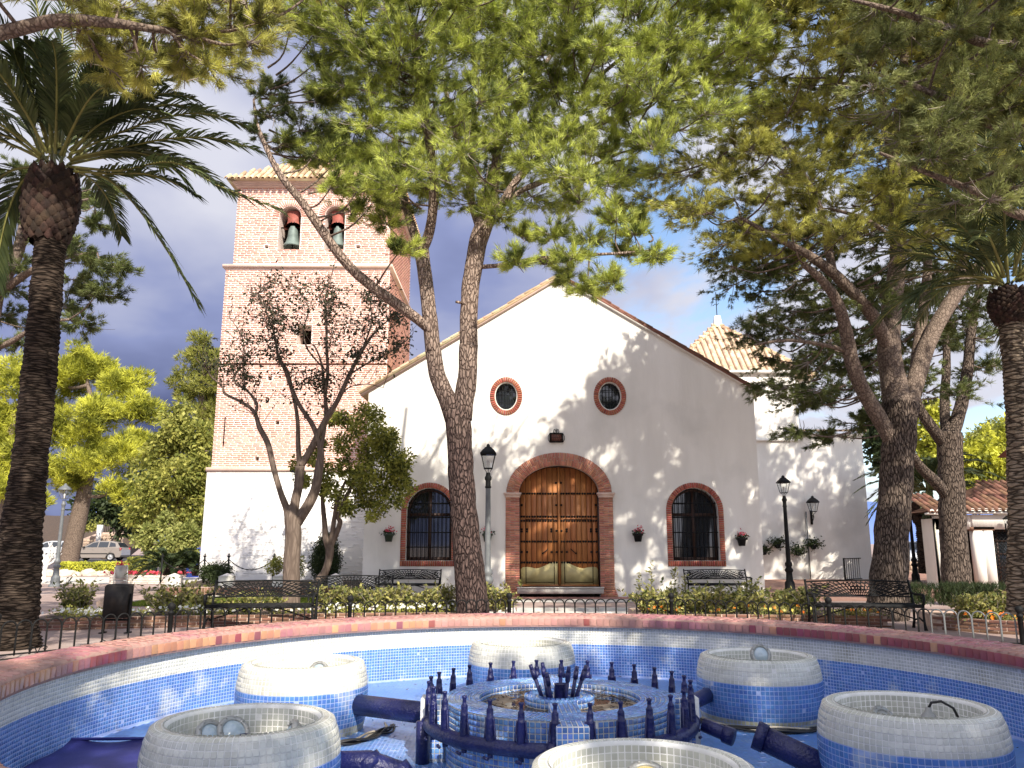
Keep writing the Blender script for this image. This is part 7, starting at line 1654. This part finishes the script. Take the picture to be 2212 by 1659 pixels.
def build_lamps():
    A = lambda x, y, Y: at(x, y, Y)
    make_lamp('grey street lamp beside the central pine trunk and the church door', (A(1053, 1290, 19).x, 19, .02), 3.92, 'greypaint', 'iron', 'iron')
    make_lamp('grey street lamp in front of the yellow trees at the left', (A(118, 1268, 31.5).x, 31.5, 0), 3.92, 'greypaint', 'greypaint', 'greypaint')
    make_lamp('black street lamp standing before the white chapel wall', (A(1708, 1288, 27).x, 27, 0), 3.86)
    make_lamp('dark street lamp partly hidden by the bare limbed tree', (A(628, 1260, 25.2).x, 25.4, .33), 3.75, 'greypaint')
    make_lamp('black street lamp far off between the two right pine trunks', (A(1977, 1235, 34).x, 34, 0), 3.7)
    for x, y, Y, lab, h in ((331, 1197, 60, 'small post lamp by the road beyond the pale round tree', 1.6), (160, 1150, 58, 'distant lamp half hidden by the yellow pine trunk', 4.4)):
        make_lamp(lab, (A(x, y, Y).x, Y, .28), h, 'greypaint', 'greypaint', 'greypaint')
    def wall_lamp(label, loc, s=1.0):
        t = thing('wall_lamp', label, 'wall lamp', loc); mb = MB(); mb.box((0, .28*s, -.25*s), (.09*s, .06*s, .62*s)); mb.tube([(0, .26*s, -.42*s), (0, .12*s, -.38*s), (0, 0, -.26*s), (0, 0, -.1*s)], .018*s, 6); mb.tube([(0, .26*s, -.1*s), (0, .1*s, -.16*s), (0, .02, -.3*s)], .014*s, 6); mb.build('bracket', M['iron'], t, local=True); lantern(None, t, 0.0, s*.85, 'iron')
    wall_lamp('black wall lantern on the white chapel wall', tuple(A(1757, 1105, 35.7)), 1.0)
    wall_lamp('little black wall lantern under the kiosk eave', tuple(A(2176, 1132, 28.1)), .42)
    t = thing('junction_conduit', 'thin dark conduit running down the chapel wall beneath the wall lantern', 'conduit', (13.02, 35.9, .1)); 
build_lamps()
for o in [o for o in COL.objects if o.name.startswith('junction_conduit')]: bpy.data.objects.remove(o)
# ------------------------------------------------------------------ things on the walls
def build_wall_things():
    A = lambda x, y, Y: at(x, y, Y)
    def wall_pot(label, px, py, full):
        p = A(px, py, FY-.16); t = thing('wall_flower_pot', label, 'flower pot', tuple(p), group='flower pots hung on the church front'); x, y, z = p
        mb = MB(); mb.lathe([(.001, -.2), (.10, -.2), (.135, -.02), (.165, -.01), (.165, .05), (.14, .05), (.13, .0)], (x, y, z), 14); mb.build('pot', M['greenpaint'] if not full else M['iron'], t, True)
        mb = MB(); mb.tube([(x, y+.155, z-.05), (x, y+.13, z-.05)], .02, 6); mb.build('hook', M['iron'], t)
        V, F = leaf_quads(np.array([x, y, z+.08])+R.normal(0, 1, (90, 3))*[.10, .07, .035], .075, None, .7); l = MB(); l.addnp(V, F); l.build('leaves', M['darkleaf'], t)
        V, F = leaf_quads(np.array([x+.01, y-.02, z+.16])+R.normal(0, 1, (60, 3))*[.075, .06, .045], .06, None, .7); l = MB(); l.addnp(V, F); l.build('petals', M['redfl'], t)
    wall_pot('green pot with dull red flowers left of the left arched window', 840, 1156, False); wall_pot('flower pot half hidden behind the grey lamp post', 1053, 1156, False)
    wall_pot('pot of pink flowers right of the church door', 1378, 1156, True); wall_pot('black pot of pink flowers right of the right arched window', 1602, 1165, True)
    # the small framed plaque over the door
    p = A(1201.5, 946, FY); t = thing('wall_plaque', 'small dark framed plaque with iron crest above the church door', 'plaque', (p.x, FY-.03, p.z)); x, z = p.x, p.z
    mb = MB(); mb.box((x, FY-.03, z), (.40, .04, .28)); mb.build('panel', M['frame'], t)
    mb = MB()
    for a, b in (((-.2, -.14), (.2, -.14)), ((-.2, .14), (.2, .14)), ((-.2, -.14), (-.2, .14)), ((.2, -.14), (.2, .14))): mb.tube([(x+a[0], FY-.05, z+a[1]), (x+b[0], FY-.05, z+b[1])], .018, 5)
    for s in (-1, 1):
        mb.tube([(x+s*.2, FY-.05, z+.15), (x+s*.255, FY-.05, z+.05), (x+s*.255, FY-.05, z-.06), (x+s*.2, FY-.05, z-.15)], .010, 4)
        mb.tube([(x+s*.02, FY-.05, z+.15), (x+s*.09, FY-.05, z+.17), (x+s*.07, FY-.05, z+.26), (x+s*.045, FY-.05, z+.28), (x+s*.03, FY-.05, z+.2)], .011, 4)
    mb.tube([(x, FY-.05, z+.15), (x, FY-.05, z+.29)], .012, 4); mb.build('iron_frame', M['iron'], t)
    mb = MB()
    for r in range(4):
        xx = x-.14
        while xx < x+.13: w = random.uniform(.03, .07); mb.box((xx+w/2, FY-.052, z+.08-r*.05), (w, .004, .012)); xx += w+.018
    mb.build('worn_lettering', M['redwood'], t)
    for px, py, r, lab in ((1650, 1181, .20, 'leftmost leafy wall basket on the chapel, cut by the church corner'), (1680, 1167, .30, 'leafy wall basket left of the black lamp post'), (1724, 1183, .28, 'lowest leafy wall basket just right of the black lamp post'), (1757, 1169, .30, 'rightmost leafy wall basket by the thin conduit')):
        p = A(px, py+10, 35.75); t = thing('wall_basket', lab, 'hanging plant', tuple(p), group='leafy wall baskets on the chapel'); x, y, z = p
        mb = MB(); mb.lathe([(.001, -.16), (.1, -.14), (.15, .02), (.13, .02)], (x, y, z), 10); mb.build('pot', M['iron'], t); n = 330
        V, F = leaf_quads(np.array([x, y, z+.10])+R.normal(0, 1, (n, 3))*[r*.62, .09, r*.36], .12, R.normal(0, 1, (n, 3))+[0, -.3, -.2], .5); l = MB(); l.addnp(V, F); l.build('leaves', M['darkleaf'], t)
    # floodlight boxes at the foot of the church front
    p = A(1460, 1290, 24.9); t = thing('ground_spotlight', 'round black spotlight on the ground left of the right church bench', 'spotlight', (p.x-.1, 25.0, 0)); x, y, _ = t.location
    mb = MB(); mb.tube([(x, y, 0), (x, y, .12)], .02, 6); mb.tube([(x, y-.06, .2), (x, y+.08, .2)], .085, 14); mb.build('housing', M['iron'], t); mb = MB(); mb.tube([(x, y-.065, .2), (x, y-.063, .2)], .07, 14); mb.build('lens', M['glass'], t)
    p = A(797, 1280, 25.0); t = thing('meter_box', 'small dark box with white frame at the church corner', 'box', (p.x, 25.1, 0)); x, y, _ = t.location; mb = MB(); mb.box((x, y, .2), (.34, .2, .4)); mb.build('case', M['whitepost'], t); mb = MB(); mb.box((x, y-.105, .2), (.24, .02, .28)); mb.build('lid', M['iron'], t)
build_wall_things()
# ------------------------------------------------------------------ white posts, chain, gate, bins, stones
def build_small_things():
    A = lambda x, y, Y: at(x, y, Y)
    for px, lab in ((376, 'leftmost white capped post on the low wall by the cycads'), (490, 'white capped post beside the round dark bush'), (606, 'white capped post behind the bare limbed tree'), (725, 'rightmost white capped post under the egg shaped conifer')):
        x = A(px, 1255, 24.68).x; t = thing('white_post', lab, 'post', (x, 24.68, .34), group='white capped posts on the low wall'); mb = MB(); mb.add([(-.20, -.16, 0), (.20, -.16, 0), (.20, .16, 0), (-.20, .16, 0), (-.20, -.16, .30), (.20, -.16, .30), (.20, .16, .30), (-.20, .16, .30)], [(0, 1, 5, 4), (1, 2, 6, 5), (2, 3, 7, 6), (3, 0, 4, 7)]); mb.build('shaft', M['whitepost'], t, local=True)
        mb = MB(); mb.add([(-.215, -.175, .30), (.215, -.175, .30), (.215, .175, .30), (-.215, .175, .30), (0, 0, .40)], [(0, 1, 4), (1, 2, 4), (2, 3, 4), (3, 0, 4), (3, 2, 1, 0)]); mb.build('cap', M['whitepost'], t, local=True)
    pts = []
    for px, lab in ((348, 'thin black chain post left of the tower'), (440, 'thin black chain post at the tower corner'), (492, 'thin black chain post above the round dark bush'), (590, 'thin black chain post behind the oleander'), (690, 'thin black chain post before the egg shaped conifer')):
        x = A(px, 1240, 26.2).x; t = thing('chain_post', lab, 'post', (x, 26.2, .38), group='thin chain posts before the tower'); mb = MB(); mb.tube([(0, 0, 0), (0, 0, .80)], .028, 8); mb.lathe([(.03, .8), (.045, .82), (.02, .86), (.03, .89), (.001, .93)], (0, 0, 0), 8); mb.tube([(-.07, 0, .84), (.07, 0, .84)], .014, 5); mb.build('shaft', M['iron'], t, local=True); pts.append(Vector((x, 26.2, 1.12)))
    for i in range(len(pts)-1):
        a, b = pts[i], pts[i+1]; t = thing('chain', ['drooping chain left of the tower corner', 'short chain behind the round dark bush', 'long drooping chain between round bush and bare limbed tree', 'drooping chain across the white tower foot right of the oleander'][i], 'chain', tuple(a), group='chains before the tower'); mb = MB(); n = int((b-a).length/.075)
        sag = .18+.28*min(1, (b-a).length/1.7)
        P = [a+(b-a)*f+Vector((0, 0, -4*sag*f*(1-f)*.8)) for f in np.linspace(0, 1, n+1)]
        mb.tube(P, [.011 if k % 2 else .02 for k in range(n+1)], 5); mb.build('links', M['iron'], t)
    # black litter bin on legs
    p = A(270, 1330, 14.6); t = thing('litter_bin', 'black rounded litter bin on two legs behind the hoop fence', 'bin', (p.x, 14.3, .1)); hw = .185
    prof = [(-hw, .26), (hw, .26), (hw, .76)]+[(hw-.06+.06*math.cos(a), .76+.06*math.sin(a)) for a in np.linspace(0, PI/2, 5)]+[(-hw+.06+.06*math.cos(a), .76+.06*math.sin(a)) for a in np.linspace(PI/2, PI, 5)]+[(-hw, .76)]
    mb = MB(); mb.prism(prof, -.14, .14); mb.build('body', M['blackpl'], t, local=True)
    mb = MB(); 
    for s in (-1, 1): mb.box((s*(hw+.03), .0, .33), (.03, .05, .66)); mb.box((s*(hw+.03), 0, .01), (.05, .2, .02))
    mb.box((0, 0, .22), (2*hw+.06, .04, .03)); mb.build('stand', M['iron'], t, local=True)
    p = A(260, 1253, 33); t = thing('litter_bin', 'grey cylindrical litter bin on a stand before the clipped hedge', 'bin', (p.x, 33.0, 0)); mb = MB(); mb.lathe([(.001, .25), (.2, .25), (.225, .72), (.235, .74), (.21, .75), (.20, .6)], (0, 0, 0), 20); mb.build('body', M['binmetal'], t, True, local=True)
    mb = MB(); 
    for s in (-1, 1): mb.tube([(s*.27, 0, 0), (s*.25, 0, .70)], .018, 6)
    mb.tube([(-.27, 0, .16), (.27, 0, .16)], .015, 6); mb.build('stand', M['binmetal'], t, local=True)
    V, F = leaf_quads(np.array([0, 0, .8])+R.normal(0, 1, (60, 3))*[.11, .08, .05], .09, None, .7); l = MB(); l.addnp(V, F); l.build('rubbish', M['redfl'], t, local=True)
    # black iron ramp gate by the big pine
    a, b = A(1826, 1252, 35.0), A(1893, 1250, 37.0); a.z = b.z = 0; d = b-a; L_ = d.length; t = thing('ramp_railing', 'black iron railing on the ramp beside the massive pine trunk', 'railing', tuple(a), math.atan2(d.y, d.x)); mb = MB(); mb.box((L_/2, 0, .98), (L_, .04, .035)); mb.box((L_/2, 0, .12), (L_, .03, .03)); mb.build('rail', M['iron'], t, local=True); k = 15
    mb = MB(); mb.box((0, 0, .5), (.06, .06, 1.02)); mb.build('post', M['iron'], t, local=True)
    mb = MB(); mb.box((0, 0, .55), (.018, .018, .86)); me = np_mesh('bar', *mb.arrays(), M['iron'])
    for i in range(1, k): o = bpy.data.objects.new('bar', me); link(o, t); o.location = (L_*i/k, 0, 0)
    mb = MB(); mb.tube([(L_*.55+.05*math.cos(q), 0, .55+.14*math.sin(q)) for q in np.linspace(0, 2*PI, 12)], .014, 5); mb.tube([(L_*.55, 0, .3), (L_*.55, 0, .8)], .02, 5); mb.build('ornament', M['iron'], t, local=True)
    # rough stone wall by the distant palm
    t = thing('stone_wall', 'low rough stone wall between the two right pine trunks', 'wall', (22.5, 45, 0)); mb = MB(); mb.box((25, 45.2, .25), (9, .4, .75)); mb.build('core', M['tjoint'], t); C, T, U, N_ = [], [], [], []
    for r in range(3):
        x = 20.6
        while x < 29: w = random.uniform(.3, .6); C.append((x+w/2, 45.0, -.02+r*.24+.1)); T.append((w-.03, 0, random.uniform(-.02, .02))); U.append((0, 0, random.uniform(.18, .22))); N_.append((0, -random.uniform(.04, .09), 0)); x += w
    pieces(t, 'stone', M['stonewall'], 'brick', C, T, U, N_)
    # rocks edging the flower bed at the left
    for i in range(26):
        f = i/25; p = A(80+f*160+random.uniform(-3, 3), 1240-10*f, 41+random.uniform(-.6, .6)); p.z = .0; s = random.uniform(.16, .34); bm = bmesh.new(); bmesh.ops.create_icosphere(bm, subdivisions=2, radius=s)
        sd_ = random.uniform(0, 99)
        for v in bm.verts: v.co *= 1+.45*mnoise.noise(v.co*3.2/s*.3+Vector((sd_, 0, 0))); v.co.z *= .8
        me = bpy.data.meshes.new('edging_rock'); bm.to_mesh(me); bm.free(); me.materials.append(M['rock']); o = bpy.data.objects.new('edging_rock', me); o.location = (p.x, p.y, s*.3); link(o); tag(o, ORD[i]+' pale rock from the left in the row edging the bed behind the left lamp', 'rock', 'pale rocks edging the bed')
    p = A(255, 1325, 15.3); bm = bmesh.new(); bmesh.ops.create_icosphere(bm, subdivisions=2, radius=.26)
    for v in bm.verts: v.co *= 1+.4*mnoise.noise(v.co*4); v.co.z *= .7
    me = bpy.data.meshes.new('boulder'); bm.to_mesh(me); bm.free(); me.materials.append(M['stonewall']); o = bpy.data.objects.new('boulder', me); o.location = (A(240, 1300, 15.9).x, 15.9, .42); link(o); tag(o, 'brown boulder in the flower bed half behind the black bin', 'boulder')
    # hedges and planter at the left
    def hedge(label, x0, x1, y, z1, mat, n=2600, d=.5):
        t = thing('hedge', label, 'hedge', ((x0+x1)/2, y, 0)); C = np.stack([R.uniform(x0, x1, n), R.uniform(y-d/2, y+d/2, n), R.uniform(.0, z1, n)], 1); top = R.random(n) < .5; C[top, 2] = z1*R.uniform(.9, 1.06, top.sum()); C[~top, 1] = y-d/2+R.normal(0, .04, (~top).sum()); V, F = leaf_quads(C, .10, R.normal(0, 1, (n, 3))+[0, -.4, .5], .55); l = MB(); l.addnp(V, F); l.build('foliage', M[mat], t); mb = MB(); mb.box(((x0+x1)/2, y+.03, z1*.45), (x1-x0-.1, d*.7, z1*.86)); mb.build('inner_growth', M['darkleaf'], t)
    hedge('low bright green hedge behind the pale rocks', A(120, 1230, 42.5).x, A(270, 1230, 42.5).x, 42.8, .62, 'yellowpine', 3600)
    hedge('clipped square hedge behind the grey litter bin', A(272, 1240, 35).x, A(326, 1240, 35).x, 35.4, .95, 'midleaf', 2600, .8)
    hedge('green hedge along the road beyond the pale round tree', A(300, 1200, 55).x, A(345, 1200, 55).x, 56, 1.5, 'midleaf', 2200, .8)
    t = thing('flower_planter', 'pale brick planter of pink flowers at the left of the lawn', 'planter', (-14.5, 33.3, 0)); x0, x1 = A(236, 1255, 33.4).x, A(362, 1255, 33.4).x; mb = MB(); mb.box(((x0+x1)/2, 34.0, .16), (x1-x0, 1.2, .34)); mb.build('core', M['trim'], t); C, T, U, N_ = [], [], [], []
    for r in range(5):
        k = int((x1-x0)/.26)
        for i in range(k): C.append((x0+(i+.5+.25*(r % 2))*.26, 33.4, .035+r*.066)); T.append((.24, 0, 0)); U.append((0, 0, .05)); N_.append((0, -.02, 0))
    pieces(t, 'brick', M['paleslab'], 'brick', C, T, U, N_)
    # gateway wall on the slope behind the cars
    t = thing('garden_wall', 'stone garden wall with white pillar and black railing above the parked car', 'wall', tuple(A(230, 1165, 76))); Y = 76; x0, x1, xm = A(180, 1165, Y).x, A(262, 1165, Y).x, A(216, 1150, Y).x
    z = lambda py: A(200, py, Y).z
    mb = MB(); mb.prism([(x0, z(1200)), (x1, z(1200)), (x1, z(1150)), (xm, z(1150)), (x0, z(1163))][::1], Y, Y+.5); mb.build('core', M['tjoint'], t); C, T, U, N_ = [], [], [], []
    zz = z(1190)
    while zz < z(1152):
        x = x0
        while x < x1:
            w = random.uniform(.2, .42); lim = z(1150) if x > xm else z(1163)+(z(1150)-z(1163))*(x-x0)/(xm-x0)
            if zz < lim-.1: C.append((x+w/2, Y, zz)); T.append((w-.05, 0, random.uniform(-.05, .05))); U.append((random.uniform(-.04, .04), 0, .2)); N_.append((0, -.05, 0))
            x += w
        zz += .24
    pieces(t, 'stone', M['stonewall'], 'brick', C, T, U, N_)
    mb = MB(); mb.box((xm, Y-.05, (z(1190)+z(1134))/2), (.36, .5, z(1134)-z(1190))); mb.build('pillar', M['whitepost'], t); mb = MB(); xb = A(258, 1150, Y).x
    for i in range(12): mb.box((xm+(xb-xm)*i/11, Y+.2, (z(1150)+z(1130))/2), (.035, .035, z(1130)-z(1150)))
    mb.box(((xm+xb)/2, Y+.2, z(1130)), (xb-xm, .05, .06)); mb.build('railing', M['iron'], t)
    mb = MB(); xs = np.linspace(-55, A(300, 1165, Y).x, 20); V = []
    for x in xs: V += [(x, 74, .3), (x, 77, 1.5+.3*mnoise.noise(Vector((x*.3, 0, 0)))), (x, 92, 4.8+.6*mnoise.noise(Vector((x*.2, 3, 0))))]
    F = []
    for i in range(19): F += [(3*i, 3*i+3, 3*i+4, 3*i+1), (3*i+1, 3*i+4, 3*i+5, 3*i+2)]
    mb.add(V, F); tag(mb.build('terrain', M['soil'], smooth=True), kind='structure')
    for i, (px, py, r, mt) in enumerate(((195, 1135, .9, 'midleaf'), (175, 1140, .8, 'paleleaf'), (205, 1128, .7, 'paleleaf'), (250, 1122, .9, 'paleleaf'), (285, 1135, 1.0, 'yellowpine'), (300, 1150, 1.0, 'midleaf'))):
        q = A(px, py, 78+i*.3); t = thing('slope_shrub', ['green shrub on the slope left of the white gate pillar', 'pale shrub leftmost on the slope above the parked cars', 'pale shrub at the top of the white gate pillar', 'pale shrub behind the black gate railing', 'yellow green shrub right of the gate railing', 'green shrub on the slope nearest the pale round tree'][i], 'shrub', (q.x, q.y, q.z-r), group='shrubs on the slope behind the cars'); leafy_crown(t, blob_set(q, (r, r, r*.6), 8, r*.5, 100+i), 420, .24, mt, 'foliage')
    p = A(447, 1187, 40); t = thing('recycling_bin', 'blue bin showing at the tower corner above the cycads', 'bin', (p.x, 40, 0)); mb = MB(); mb.add([(-.7, -.5, 0), (.7, -.5, 0), (.7, .5, 0), (-.7, .5, 0), (-.8, -.6, 1.2), (.8, -.6, 1.2), (.8, .6, 1.2), (-.8, .6, 1.2)], [(0, 1, 5, 4), (1, 2, 6, 5), (2, 3, 7, 6), (3, 0, 4, 7)]); mb.build('body', M['bluebin'], t, local=True); mb = MB(); mb.prism([(-.85, 1.2), (.85, 1.2), (.6, 1.42), (-.6, 1.42)], -.62, .62); mb.build('lid', M['bluebin'], t, local=True)
build_small_things()
# ------------------------------------------------------------------ parked cars
def make_car(label, loc, rz, paint, cat='car'):
    t = thing('parked_car', label, cat, loc, rz, 'parked cars'); L_, hw = 4.2, .84
    low = [(-2.08, .30), (-2.1, .55), (-2.02, .72), (-1.85, .82), (-1.05, .98), (-.9, 1.0), (1.55, 1.02), (1.98, .98), (2.08, .80), (2.1, .42), (2.02, .28), (1.72, .27)]+[(1.3+.36*math.cos(a), .30+.36*math.sin(a)) for a in np.linspace(.05, PI-.05, 9)]+[(.90, .24), (-.90, .24)]+[(-1.32+.36*math.cos(a), .30+.36*math.sin(a)) for a in np.linspace(.05, PI-.05, 9)]+[(-1.72, .27)]
    bm = bmesh.new(); rings = []
    for y, s in ((-hw, .985), (-hw+.07, 1.0), (hw-.07, 1.0), (hw, .985)): rings.append([bm.verts.new((x*s if abs(x) > 1.8 else x, y, z*(1 if abs(y) < hw else .985)+.006)) for x, z in low])
    n = len(low)
    for a, b in zip(rings[:-1], rings[1:]):
        for i in range(n): bm.faces.new((a[i], a[(i+1) % n], b[(i+1) % n], b[i]))
    f1 = bm.faces.new(rings[0][::-1]); f2 = bm.faces.new(rings[-1]); bmesh.ops.triangulate(bm, faces=[f1, f2]); me = bpy.data.meshes.new('body'); bm.to_mesh(me); bm.free(); me.materials.append(paint); body = link(bpy.data.objects.new('body', me), t)
    # cabin
    cab = [(-1.02, .98), (-.25, 1.44), (.2, 1.52), (1.1, 1.50), (1.62, 1.36), (1.95, 1.0)]; yy = lambda z: hw-.05-.30*(z-.98)/.54
    mb = MB(); V = [(x, -yy(z), z) for x, z in cab]+[(x, yy(z), z) for x, z in cab]; k = len(cab); mb.add(V, [(i, i+1, i+1+k, i+k) for i in range(k-1)]+[tuple(range(k))[::-1], tuple(range(k, 2*k))]); mb.build('cabin', paint, t, local=True)
    e = .006
    for s in (-1, 1):
        for poly in ([(-.72, 1.03), (-.18, 1.38), (.18, 1.43), (.18, 1.03)], [(.26, 1.03), (.26, 1.435), (.98, 1.43), (1.0, 1.03)], [(1.1, 1.05), (1.08, 1.42), (1.50, 1.33), (1.62, 1.08)]):
            mb = MB(); mb.add([(x, s*(yy(z)+e), z) for x, z in poly], [tuple(range(len(poly)))]); mb.build('window', M['glass'], t, local=True)
        mb = MB(); mb.box((-.05, s*(hw+.008), .55), (2.2, .02, .07)); mb.build('door_strip', M['rubber'], t, local=True)
        mb = MB(); mb.box((2.0, s*(hw-.08), .86), (.12, .16, .24)); mb.build('tail_light', M['redlamp'], t, local=True); mb = MB(); mb.box((-1.93, s*(hw-.16), .68), (.2, .28, .12)); mb.build('headlight', M['lens'], t, local=True)
        for x in (-.62, .35): mb = MB(); mb.box((x+.55, s*(hw+.012), .86), (.16, .02, .035)); mb.build('handle', paint, t, local=True)
        mb = MB(); mb.box((-.75, s*(hw+.06), 1.03), (.14, .16, .11)); mb.build('mirror', M['rubber'], t, local=True)
    mb = MB(); mb.quad((-.99+e, -.70, 1.02), (-.99+e, .70, 1.02), (-.28, .54, 1.44), (-.28, -.54, 1.44)); V = mb.V[-1]; mb.V[-1] = V+np.array((-.012, 0, .012)); mb.build('windscreen', M['glass'], t, local=True)
    mb = MB(); mb.quad((1.66, -.56, 1.36), (1.66, .56, 1.36), (1.93, .70, 1.06), (1.93, -.70, 1.06)); mb.build('rear_window', M['glass'], t, local=True)
    for x in (-1.32, 1.3):
        for s in (-1, 1):
            mb = MB(); mb.lathe([(.20, -.09), (.29, -.09), (.31, -.05), (.31, .05), (.29, .09), (.20, .09)], (0, 0, 0), 20); v = mb.V[-1]; mb.V[-1] = np.stack([v[:, 0]+x, v[:, 2]+s*(hw-.08), v[:, 1]+.31], 1); w = mb.build('wheel', M['rubber'], t, True, local=True)
            mb = MB(); mb.lathe([(.001, .10), (.06, .10), (.08, .085), (.18, .075), (.205, .09)], (0, 0, 0), 16); v = mb.V[-1]; mb.V[-1] = np.stack([v[:, 0]+x, s*(v[:, 2]+hw-.08), v[:, 1]+.31], 1); mb.build('rim', M['alloy'], w, local=True)
    return t
def build_cars():
    A = lambda x, y, Y: at(x, y, Y)
    make_car('beige hatchback parked beside the yellow pine trunk', (A(212, 1210, 64).x, 64, .31), .02, M['carb'])
    make_car('silver car half hidden behind the left lamp and pine trunk', (A(108, 1210, 63.5).x, 63.6, .31), -.02, M['carw'])
    make_car('pale car cut by the left edge of the frame', (A(-44, 1208, 63).x, 63, .31), 0, M['carb2'])
    make_car('silver car parked beyond the stone wall between the right pine trunks', (A(1982, 1205, 52).x, 52, .25), 1.2, M['carw'])
    make_car('pale car parked farther right beyond the stone wall', (A(2040, 1205, 56).x, 56, .28), 1.1, M['carb2'])
build_cars()
